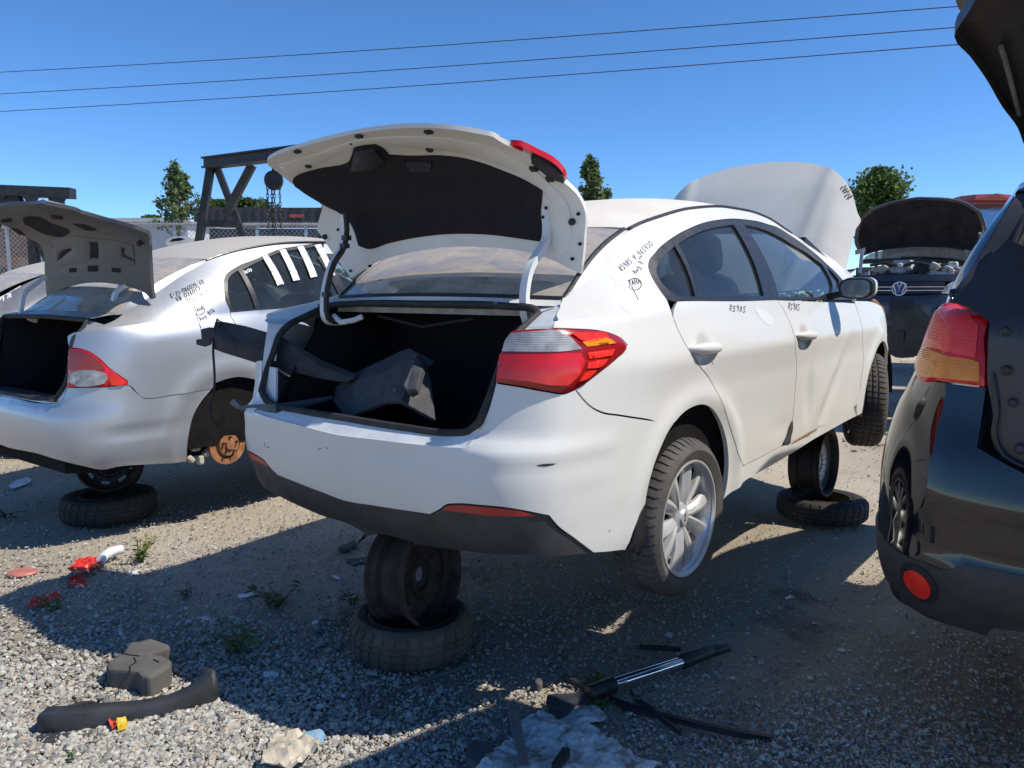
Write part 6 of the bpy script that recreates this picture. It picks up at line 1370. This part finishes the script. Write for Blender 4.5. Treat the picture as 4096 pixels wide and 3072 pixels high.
def vsurf(x, z):      # the nose: bowed in plan, raked
    x = np.asarray(x, float); z = np.asarray(z, float); return np.stack([x, .30*(np.abs(x)/.88)**2.6+.25*np.clip(z-1.40, 0, 1)*1.2-.03*np.cos((z-1.15)*3), z], -1)
VS = Surf(vsurf, np.linspace(-1, 1, 50), np.linspace(.5, 2, 40), VM)
vq = lambda P: VS.px(cT(P))
ez, ex = VS.px([(3600, 1154)])[0][1], VS.px([(3600, 1154)])[0][0]
mir_ = lambda L: [(2*ex-u, v) for u, v in L][::-1]
hl_ = vq([(770, 785), (800, 740), (840, 712), (890, 698), (930, 700), (920, 760), (880, 785)])
panel('grille', VS, [(ex-.42, ez+.07), (ex+.42, ez+.07), (ex+.40, ez-.06), (ex-.40, ez-.06)], 'black_trim', vw, step=.08, depth=.02, flip=1)
for dz in (.018, -.02):
    MB().tube([vsurf(np.array([x]), np.array([ez+dz]))[0]+np.array([0, -.012, 0]) for x in np.linspace(ex-.42, ex+.42, 24)], .005, 6).build('grille_bar', 'chrome', vw)
bu = [(ex-.86, ez-.02), (ex-.44, ez-.06), (ex, ez-.075), (ex+.44, ez-.06), (ex+.86, ez-.02), (ex+.87, ez-.35), (ex+.8, ez-.62), (ex, ez-.66), (ex-.8, ez-.62), (ex-.87, ez-.35)]
panel('front_bumper', VS, bu, 'dark_paint', vw, step=.06, depth=.05)
panel('lower_intake', VS, [(ex-.5, ez-.40), (ex+.5, ez-.40), (ex+.42, ez-.55), (ex-.42, ez-.55)], 'black_trim', vw, step=.08, off=.004, depth=0)
panel('plate_holder', VS, vq([(428, 828), (588, 832), (586, 905), (430, 905)]), 'black_plastic', vw, step=.08, off=.012, depth=.012)
panel('slam_panel', VS, [(ex-.62, ez+.075), (ex+.62, ez+.075), (ex+.6, ez+.15), (ex-.6, ez+.15)], 'dark_paint', vw, step=.08, depth=.2)
for nm, L_ in (('headlight', hl_), ('headlight', mir_(hl_))): panel(nm, VS, L_, 'headlamp_clear', vw, step=.05, off=.004, depth=.04, gap=0)
for sg in (1, -1):
    f_ = [(ex+sg*.87, ez-.3), (ex+sg*.86, ez+.02), (ex+sg*.72, ez+.12), (ex+sg*.72, ez+.2), (ex+sg*.9, ez+.1), (ex+sg*.9, ez-.3)]
    v_ = [tuple(vsurf(np.array([u]), np.array([v]))[0]) for u, v in f_[:4]]+[(ex+sg*.74, 1.3, ez+.26), (ex+sg*.88, 1.3, ez+.12), (ex+sg*.89, 1.3, ez-.3)]
    recalc(obj('front_fender', v_, [(0, 1, 5, 6), (1, 2, 3, 4, 5)], 'dark_paint', vw, smooth=False))
    tyre_mesh(MB(), .31, .2, .2, axis_matrix((ex+sg*.74, .85, ez-.52), (sg, 0, 0)), n=64).build('tyre', 'rubber', vw, angle=30)
    MB().lathe([(0, .02), (.2, .03), (.205, .08), (.205, -.08)], 24, axis_matrix((ex+sg*.74, .85, ez-.52), (sg, 0, 0))).build('rim', 'alloy', vw)
    MB().box((ex+sg*.7, .9, (ez-.4)/2-.0), (.16, .5, ez-.5)).build('prop_stand', 'rust_dark', vw)
# emblem: ring, V over W
ec = Vector(vsurf(np.array([ex]), np.array([ez]))[0])+Vector((0, -.035, 0)); rr = .07
em = MB().tube([ec+Vector((rr*math.cos(a), 0, rr*math.sin(a))) for a in np.linspace(0, 2*math.pi, 36, endpoint=False)], .007, 8, closed=True).build('emblem', 'chrome', vw)
plain('emblem_silver', (.72, .73, .75), .3, metal=.2, var=.05); plain('emblem_blue', (.05, .09, .24), .3, var=.1)
MB().lathe([(0, 0), (rr, 0), (rr, -.006)], 30, axis_matrix(ec+Vector((0, .006, 0)), (0, -1, 0))).build('emblem_ground', 'emblem_blue', em)
for L_ in ([(-.024, .060), (0, .006), (.024, .060)], [(-.056, .030), (-.030, -.052), (0, .0), (.030, -.052), (.056, .030)]):
    MB().tube([ec+Vector((x, -.004, z)) for x, z in L_], .0075, 6).build('emblem_letter', 'emblem_silver', em)
# bonnet overhead, pad, struts
def vhood(x, t):
    x = np.asarray(x, float); t = np.asarray(t, float); k = np.abs(x-ex)/.8
    return np.stack([x, 1.05-.35*t+.12*k**2*t, 1.66+1.02*t-.06*k**2-.16*k**3*t], -1)
VH = Surf(vhood, np.linspace(-1.2, 1.2, 50), np.linspace(-.1, 1.15, 40), VM)
hr = VH.px(cT([(613, 150), (700, 152), (850, 162), (960, 195), (1040, 250), (1065, 320), (1076, 400), (1040, 480), (1000, 515), (900, 490), (800, 480), (700, 476), (620, 475)]))
hm = [(2*hr[0][0]-u, v) for u, v in hr[::-1][1:-1]]
vb_ = panel('bonnet', VH, hr+hm, 'dark_paint', vw, step=.06, depth=.03, gap=0)
panel('bonnet_skin', VH, hr+hm, 'dark_paint', vb_, step=.08, depth=0, off=-.04, gap=0)
panel('bonnet_pad', VH, [(hr[0][0]+(u-hr[0][0])*.93, .5+(v-.5)*.92) for u, v in hr+hm], 'bonnet_pad', vb_, step=.06, off=.012, depth=.012, gap=0)
for u_, v_ in ((ex+.3, .12), (ex+.7, .4), (ex-.62, .4)): panel('sticker', VH, [(u_-.06, v_-.03), (u_+.06, v_-.03), (u_+.06, v_+.03), (u_-.06, v_+.03)], 'engine_tan', vb_, step=.04, off=.03, depth=0, gap=0)
for sg, a in ((1, (1030, 380)), (-1, (-20, 380))): MB().tube([vp(1030, 385, .7) if sg > 0 else vp(-34, 385, .7), vp(1028, 520, .9) if sg > 0 else vp(-32, 520, .9)], .018, 8).build('gas_strut', 'steel_grey', vw)
MB().tube([vp(248, 490, .2), vp(232, 650, .2)], .02, 8).build('gas_strut', 'steel_grey', vw)
# engine bay
MB().box((ex, .75, ez-.10), (1.35, 1.1, .3)).build('engine_bay_floor', 'engine_black', vw)
for nm, P, d, mt, t in (('engine_cover', [(440, 640), (470, 570), (580, 565), (590, 625), (540, 650)], .55, 'engine_grey', .25), ('air_box', [(700, 660), (740, 640), (860, 650), (870, 690), (720, 690)], .35, 'engine_grey', .25), ('battery', [(870, 640), (900, 605), (980, 600), (960, 650), (890, 665)], .45, 'engine_tan', .22), ('fuse_box', [(300, 640), (330, 615), (400, 600), (440, 625), (400, 650)], .5, 'engine_tan', .2), ('intake_pipe', [(580, 620), (640, 590), (700, 600), (720, 640), (640, 660)], .5, 'engine_black', .2), ('washer_tank', [(250, 660), (300, 640), (300, 690), (252, 690)], .4, 'engine_grey', .15)):
    vpoly(nm, P, d, mt, t=t)
for i, P in enumerate(([(300, 600), (420, 585), (500, 605), (600, 580), (720, 600), (860, 590)], [(330, 670), (450, 660), (560, 675), (700, 668)], [(600, 650), (660, 640), (700, 660), (760, 650)], [(740, 600), (800, 620), (860, 610)])):
    MB().tube(smooth_poly([tuple(vp(x, y, .35+.1*i)) for x, y in P], .04, closed=False, corner=180), .018, 6).build('hose', 'engine_black' if i % 2 else 'rubber', vw)
er = random.Random(4)
for i in range(26):
    x_, y_ = er.uniform(270, 960), er.uniform(598, 688); p_ = vp(x_, y_, er.uniform(.22, .6)); w_ = er.uniform(.04, .13)
    cushion(er.choice(['engine_bracket', 'fluid_reservoir', 'pump_housing', 'hose_clamp']), p_, (w_, w_*.8, w_*er.uniform(.35, .8)), Matrix.Rotation(er.uniform(-.6, .6), 3, 'Y'), er.choice(['engine_grey', 'engine_tan', 'engine_black', 'engine_grey', 'dusty_metal']), vw, p=.5)
ws_ = vpoly('windscreen', [(262, 548), (300, 522), (420, 494), (600, 478), (800, 482), (1010, 517), (1000, 575), (800, 560), (500, 552), (262, 560)], 1.35, 'rear_glass', t=0)
vpoly('cowl', [(240, 560), (500, 552), (800, 560), (1010, 578), (1010, 600), (700, 588), (400, 582), (240, 590)], 1.2, 'black_trim', t=.15)
for P in ([(500, 548), (640, 545), (800, 552)], [(640, 548), (830, 555), (950, 578)]): MB().tube([vp(x, y, 1.1) for x, y in P], .012, 6).build('wiper_arm', 'black_trim', vw)
MB().box((ex, 2.9, ez-.1), (1.62, 3.0, .75), ch=.15).build('body', 'dark_paint', vw)
MB().box((ex, 2.9, ez+.5), (1.3, 1.9, .5), ch=.3).build('cabin_top', 'dark_paint', vw)
# ================================================================== weeds
def leafmat(name, a, b, rough=.6, tr=.25):
    m, nt, bs_ = nmat(name); nt.links.new(ramp(nt, noise(nt, 6, 3), [(.3, a), (.7, b)]), bs_.inputs['Base Color']); bs_.inputs['Roughness'].default_value = rough
    bs_.inputs['Specular IOR Level'].default_value = .3
    t = N(nt, 'ShaderNodeBsdfTranslucent', ins={0: (*[min(1, c*1.4) for c in b], 1)}); mx = N(nt, 'ShaderNodeMixShader', ins={0: tr}); out = nt.nodes['Material Output']
    nt.links.new(bs_.outputs[0], mx.inputs[1]); nt.links.new(t.outputs[0], mx.inputs[2]); nt.links.new(mx.outputs[0], out.inputs[0])
leafmat('leaf_green', (.045, .085, .02), (.10, .17, .045)); leafmat('leaf_dark', (.025, .05, .014), (.06, .10, .03)); leafmat('leaf_poplar', (.055, .095, .03), (.15, .20, .085)); leafmat('weed_yellow', (.10, .13, .03), (.20, .24, .06)); plain('bark', (.10, .08, .06), .9, var=.4, scale=12, bmp=.5, bscale=30)
def leaf(mb, p, d, up, L, w):
    d = d.normalized(); s = d.cross(up)
    if s.length < 1e-3: s = d.cross(Vector((1, 0, 0)))
    s.normalize(); n = s.cross(d)
    q = [p, p+d*L*.4+s*w*.5+n*L*.03, p+d*L+n*-L*.08, p+d*L*.4-s*w*.5+n*L*.03]; b = len(mb.v); mb.v += [tuple(x) for x in q]; mb.f += [(b, b+1, b+2), (b, b+2, b+3)]
def weed(label, px, py, h, stems, seed, mat='leaf_green', spread=.08, L=.035):
    g = random.Random(seed); p = ground_at(px, py); p.z = 0; t = thing('weed', label, 'weed', p, 0, 'weeds in the gravel'); lv = MB()
    for k in range(stems):
        a = g.uniform(0, 6.28); tip = Vector((math.cos(a)*spread*g.uniform(.3, 1), math.sin(a)*spread*g.uniform(.3, 1), h*g.uniform(.6, 1))); P = [Vector((math.cos(a)*.01, math.sin(a)*.01, 0)), tip*.5+Vector((0, 0, .01)), tip]
        MB().tube(P, [.003, .0025, .001], 5).build('stem', mat, t)
        for j in range(max(3, int(h/.018))):
            u = g.uniform(.15, 1); q = tip*u; b = g.uniform(0, 6.28); leaf(lv, q, Vector((math.cos(b), math.sin(b), g.uniform(-.2, .6))), Vector((0, 0, 1)), L*g.uniform(.6, 1.2), L*.5)
    lv.build('leaves', mat, t, smooth=False); return t
weed('tall leafy weed in the sunlit strip beside the silver sedan', *cL([(790, 500)])[0], .20, 7, 1, 'weed_yellow', .10, .045)
weed('weed behind the dark red lens shard in the shade', *cL([(310, 790)])[0], .13, 4, 2, 'leaf_green', .06)
weed('broad-leaved weed on the shaded gravel right of the foam block', *cL([(1360, 1010)])[0], .12, 6, 3, 'leaf_green', .14, .06)
weed('weed growing between the wiper blade and the gas strut', *cM_([(570, 690)])[0], .06, 5, 4, 'weed_yellow', .08, .035)
weed('weed at the edge of the torn white sheet', *cM_([(620, 860)])[0], .05, 5, 5, 'leaf_green', .08, .035)
weed('dark leafy clump left of the upright rusty rim', *c1([(180, 640)])[0], .08, 9, 6, 'leaf_dark', .16, .06)
weed('small weed in the shade of the white sedan left of the pale leaf scrap', *cL([(1075, 690)])[0], .06, 4, 7, 'leaf_dark', .08)
weed('tiny weed at the lowest edge of the gravel', *cL([(395, 1645)])[0], .05, 3, 8, 'leaf_green', .04, .03)
weed('sprig of weed beside the shaded tyre at the frame edge', *cL([(40, 250)])[0], .08, 4, 9, 'leaf_dark', .1, .05)
weed('low weed left of the flat tyre below the white bumper', *c1([(640, 650)])[0], .07, 5, 10, 'leaf_dark', .12, .05)
# ================================================================== trees
def tree(label, px, depth, ytop, ybase, halfw, seed, mat='leaf_poplar', n=2600, L=.11, shape='cone', limbs=9):
    """trunk, limbs and a crown of single leaves; extents from the photo at a depth"""
    g = random.Random(seed); top = at_depth(px, ytop, depth); base = Vector((top.x, depth, 0)); H = top.z; hw = halfw/FPX*depth; zb = at_depth(px, ybase, depth).z
    t = thing('tree', label, 'tree', base, 0, 'trees beyond the fence'); tk = MB(); br = []
    tk.tube([(0, 0, 0), (.03*hw, 0, H*.4), (-.02, .02, H*.75), (0, 0, H*.97)], [.05*hw+.05, .03*hw+.04, .03, .008], 8)
    for k in range(limbs):
        u = g.uniform(.0, .85); z = zb+(H-zb)*u; a = g.uniform(0, 6.28)
        prof = (1-u)**1.1 if shape == 'cone' else math.sin(math.pi*min(1, .12+u*.95))**.6
        r = hw*prof*g.uniform(.75, 1.05)+.05; e = Vector((math.cos(a)*r, math.sin(a)*r, min(H, z+r*g.uniform(.5, 1.1) if shape == 'cone' else z+r*.35)))
        s = Vector((0, 0, max(.3, z-.15))); br.append((s, e)); tk.tube([s, s.lerp(e, .5)+Vector((0, 0, .05)), e], [.03, .018, .005], 5)
    tk.build('trunk', 'bark', t); lv = MB()
    for i in range(n):
        if g.random() < .12: s, e = Vector((0, 0, zb)), Vector((0, 0, H))
        else: s, e = br[g.randrange(len(br))]
        u = g.uniform(.25, 1.03)**.8; p = s.lerp(e, u); sp = hw*(.07 if shape == 'cone' else .24)
        p = p+Vector((g.gauss(0, sp), g.gauss(0, sp), g.gauss(0, sp*1.1)))
        if p.z > H: p.z = H-g.uniform(0, .2)
        leaf(lv, p, Vector((g.gauss(0, 1), g.gauss(0, 1), g.gauss(-.2, .7))), Vector((g.gauss(0, 1), g.gauss(0, 1), 1)), L*g.uniform(.6, 1.2), L*.8)
    lv.build('crown', mat, t, smooth=False); return t
tree('young poplar with a pointed top beside the black gantry', 700, 17, 645, 940, 100, 3, 'leaf_poplar', 1900, .10, 'cone', 46)
tree('slim green tree rising right beside the open white boot lid', 2362, 17, 620, 900, 85, 5, 'leaf_poplar', 3600, .10, 'cone', 46)
tree('round bushy green tree behind the dark car with its bonnet up', 3525, 22, 668, 900, 80, 7, 'leaf_green', 7500, .12, 'round', 40)
tree('low dark bush seen through the gantry frame', 930, 40, 802, 880, 120, 9, 'leaf_dark', 3500, .26, 'round', 26)
tree('far small tree showing above the pale roof', 610, 55, 866, 900, 30, 12, 'leaf_dark', 1200, .3, 'round', 14)
# ================================================================== fence, far trailer, roof
plain('galvanised', (.42, .43, .44), .45, metal=.7, var=.2); plain('trailer_dark', (.035, .036, .042), .6, var=.3, scale=2); plain('roof_pale', (.42, .43, .45), .6, var=.15, scale=2); plain('stain_red', (.30, .05, .06), .6, var=.3)
FD = 14.5; ft = at_depth(700, 897, FD).z
fence = thing('chain_link_fence', 'chain-link fence on galvanised posts along the back of the yard', 'fence', (0, FD, 0))
x0, x1 = at_depth(-200, 900, FD).x, at_depth(1500, 900, FD).x
MB().tube([(x0, 0, ft), (x1, 0, ft)], .024, 8).build('top_rail', 'galvanised', fence)
for px in (-110, 20, 150, 360, 692, 1025, 1221, 1420): MB().tube([(at_depth(px, 900, FD).x, .03, 0), (at_depth(px, 900, FD).x, .03, ft+.03)], .032, 8).build('post', 'galvanised', fence)
mb = MB(); pitch = .085; n = int((x1-x0+ft)/pitch)
for i in range(n):
    for sg in (1, -1):
        a = x0-ft*(1 if sg > 0 else 0)+i*pitch; za, zb_ = .6, ft-.02
        p0, p1 = (a+sg*za if sg > 0 else a+ft-za, .0, za), (a+sg*zb_ if sg > 0 else a+ft-zb_, .0, zb_)
        mb.bar(p0, p1, .0045)
mb.build('wire_mesh', 'galvanised', fence, smooth=False, kind='stuff')
mb = MB()
for i in range(int((x1-x0)/.06)): mb.bar((x0+i*.06, 0, ft), (x0+i*.06, 0, ft+.05), .006)
mb.build('wire_barbs', 'galvanised', fence, smooth=False, kind='stuff')
tr = thing('flatbed_trailer', 'long dark flatbed trailer parked behind the fence', 'trailer', (0, 26, 0))
a, b, zt, zl_ = at_depth(830, 850, 26).x, at_depth(1340, 850, 26).x, at_depth(900, 846, 26).z, at_depth(900, 900, 26).z
MB().box(((a+b)/2, 0, (zt+zl_)/2), (b-a, 2.4, zt-zl_), ch=.05).build('deck', 'trailer_dark', tr, smooth=False)
MB().box(((a+b)/2, -.1, zl_-.35), (b-a-.6, 1.2, .35)).build('chassis', 'trailer_dark', tr, smooth=False)
for i in range(14): MB().box((a+.25+(b-a-.5)*i/13, -1.215, (zt+zl_)/2), (.07, .03, (zt-zl_)*.9)).build('stake_pocket', 'steel_dark', tr, smooth=False)
MB().box((at_depth(1228, 878, 26).x, -1.24, at_depth(1228, 878, 26).z), (.45, .02, .10)).build('side_marker', 'stain_red', tr, smooth=False)
for x in (a+.8, a+1.9, b-.9, b-2.): 
    MB().lathe([(0, -.3), (.5, -.3), (.52, -.2), (.52, .0), (0, 0)], 24, axis_matrix((x, -.9, .52), (0, 1, 0))).build('wheel', 'rubber', tr)
MB().box(((a+b)/2, 0, zl_*.5), (b-a-1, .8, zl_-.9)).build('load_frame', 'trailer_dark', tr, smooth=False)
rf = thing('far_shed', 'low shed with a pale flat roof beyond the fence', 'shed', (0, 34, 0)); a, b = at_depth(470, 885, 34).x, at_depth(800, 885, 34).x; zt = at_depth(600, 882, 34).z
MB().box(((a+b)/2, 2, zt-.06), (b-a, 6, .16)).build('roof', 'roof_pale', rf, smooth=False)
MB().box(((a+b)/2, 2, (zt-.14)/2), (b-a-.5, 5.5, zt-.14)).build('wall', 'roof_pale', rf, smooth=False)
for i in range(4): MB().box((a+.7+(b-a-1.2)*i/3, -.77, zt*.55), (.9, .06, 1.1)).build('shutter', 'galvanised', rf, smooth=False)
plain('brown_wall', (.20, .12, .085), .8, var=.4, scale=3); plain('red_sign', (.40, .05, .04), .5, var=.2)
bs2 = thing('brown_shed', 'low brown shed seen through the fence at the picture edge', 'shed', (0, 21, 0)); a, b = at_depth(-500, 900, 21).x, at_depth(330, 900, 21).x; zt = at_depth(100, 915, 21).z
MB().box(((a+b)/2, 1.5, zt/2), (b-a, 3, zt)).build('wall', 'brown_wall', bs2, smooth=False)
MB().box(((a+b)/2, 1.5, zt+.06), (b-a+.3, 3.3, .12)).build('roof', 'roof_pale', bs2, smooth=False)
for i in range(6): MB().box((a+.8+(b-a-1.4)*i/5, -.03, zt*.55), (.7, .06, .8)).build('shutter', 'trailer_dark' if i % 2 else 'roof_pale', bs2, smooth=False)
# ================================================================== gantry crane with chain hoist, black steel rack
gm = 'steel_dark'
G0 = 9.6
ga = thing('gantry_crane', 'black steel gantry crane with a chain hoist behind the silver sedan', 'crane', (at_depth(850, 800, G0).x, G0, 0))
gi = Vector(ga.location)
def gp(px, py, d=G0): return at_depth(px, py, d)-gi
def ext(p, q):            # carry the line p-q down to the ground
    d = q-p; return p+d*((-gi.z-p.z)/d.z) if d.z else q
q5 = lambda x, y: cQ([(x, y)])[0]
tl_, bl_ = gp(*q5(1828, 310)), gp(*q5(1728, 960)); MB().bar(tl_, ext(tl_, bl_), .085, .08, (0, 1, 0)).build('leg', gm, ga, smooth=False)
tr_, br_ = gp(*q5(1880, 380), G0+.05), gp(*q5(2090, 930), G0+.05); MB().bar(tr_, ext(tr_, br_), .075, .07, (0, 1, 0)).build('leg', gm, ga, smooth=False)
MB().bar(gp(*q5(2180, 345), G0-.12), gp(*q5(1955, 770), G0-.12), .09, .08, (0, 1, 0)).build('brace', gm, ga, smooth=False)
MB().bar(gp(*q5(1775, 850)), gp(*q5(2065, 858)), .07, .08).build('cross_tie', gm, ga, smooth=False)
bA, bB = gp(*q5(1815, 330)), gp(1330, 592, G0-1.3)
MB().bar(bA+Vector((-.04, 0, 0)), bB, .09, .10).build('main_beam', gm, ga, smooth=False)
MB().bar(bA+Vector((-.04, 0, .055)), bB+Vector((0, 0, .055)), .16, .02).build('beam_flange', gm, ga, smooth=False)
MB().bar(bA+Vector((-.04, 0, -.055)), bB+Vector((0, 0, -.055)), .16, .02).build('beam_flange', gm, ga, smooth=False)
far = bB+Vector((.0, .1, 0)); MB().bar(far, Vector((far.x-.35, far.y, -gi.z)), .14, .14, (0, 1, 0)).build('leg', gm, ga, smooth=False); MB().bar(far, Vector((far.x+.45, far.y+.3, -gi.z)), .14, .14, (0, 1, 0)).build('leg', gm, ga, smooth=False)
hp = gp(1095, 722, G0-.75)
ho = thing('chain_hoist', 'round chain hoist hanging from the black gantry beam', 'hoist', gi+hp)
MB().lathe([(0, -.07), (.09, -.07), (.105, -.04), (.105, .04), (.09, .07), (0, .07)], 28, axis_matrix((0, 0, 0), (.3, -1, 0))).build('housing', gm, ho, angle=40)
MB().tube([(0, 0, .09), (0, 0, .24)], .018, 8).build('hook', gm, ho)
for i, dx in enumerate((-.075, -.03, .0, .06)):
    mb = MB(); z = -.08
    for k in range(int(.9/.045)):
        m = Matrix.Translation((dx, .01*(i % 2), z-.045*k)) @ Matrix.Rotation(R(90 if k % 2 else 0), 4, 'Z'); ring_ = [m @ Vector((.012*math.cos(a), 0, .03*math.sin(a))) for a in np.linspace(0, 2*math.pi, 8, endpoint=False)]
        mb.tube(ring_, .005, 4, closed=True)
    mb.build('chain', gm, ho)
rk = thing('steel_rack', 'black steel rack with slanted legs above the silver boot lid', 'rack', (at_depth(100, 780, 10).x, 10, 0)); gi2 = Vector(rk.location)
rp = lambda x, y, d=10: at_depth(*q5(x, y), d)-gi2
MB().bar(rp(-150, 560), rp(630, 592), .16, .13).build('top_beam', gm, rk, smooth=False)
MB().bar(rp(-150, 548, 10.6), rp(520, 578, 10.6), .12, .10).build('rear_beam', gm, rk, smooth=False)
for (a, b), (c_, d_), w in (((70, 590), (0, 760), .10), ((120, 590), (190, 720), .10), ((270, 600), (275, 700), .10), ((480, 600), (500, 720), .13), ((-60, 590), (-100, 760), .1)):
    p, q = rp(a, b), rp(c_, d_); MB().bar(p, p+(q-p)*((-gi2.z-p.z)/(q.z-p.z)), w, w, (0, 1, 0)).build('leg', gm, rk, smooth=False)
for P in ([(190, 612), (345, 608), (320, 668), (250, 668)], [(400, 605), (575, 612), (540, 676), (470, 670)], [(0, 605), (60, 605), (30, 640)]):
    v = [rp(x, y, 9.93) for x, y in P]; o = recalc(obj('gusset', [tuple(p) for p in v], [tuple(range(len(v)))], gm, rk, smooth=False)); md = o.modifiers.new('t', 'SOLIDIFY'); md.thickness = .03
# ================================================================== power lines
for i, ((xa, ya), (xb, yb), nm) in enumerate((((0, 289), (3850, 24), 'topmost'), ((0, 376), (3840, 108), 'middle'), ((0, 446), (3880, 174), 'lowest'))):
    A, B_ = at_depth(xa, ya, 30), at_depth(xb, yb, 19); d = B_-A; c = A.copy()
    P = [A+d*t+Vector((0, 0, -.10*math.sin(math.pi*min(1, max(0, t))))) for t in np.linspace(-.8, 1.6, 40)]
    o = MB().tube([p-c for p in P], .012, 6).build('power_line', 'rubber', None); o.location = c
    tag(o, f'{nm} of the three thin power lines crossing the sky', 'power line', 'power lines')
# far wood that closes the view, one mass
g = np.random.default_rng(5); mb = MB()
for i in range(9000):
    a = g.uniform(-1.0, 1.0); r_ = g.uniform(95, 112); x, y = r_*math.sin(a), r_*math.cos(a); z = g.uniform(0, max(1., 2.9+1.1*math.sin(a*23)+.8*math.sin(a*57+1)))
    leaf(mb, Vector((x, y, z)), Vector((g.normal(), g.normal(), g.normal()*.6)), Vector((0, 0, 1)), g.uniform(.8, 1.6), 1.0)
tag(mb.build('treeline', 'leaf_dark', None, smooth=False, kind='stuff'), 'low dark line of trees along the horizon', 'trees')
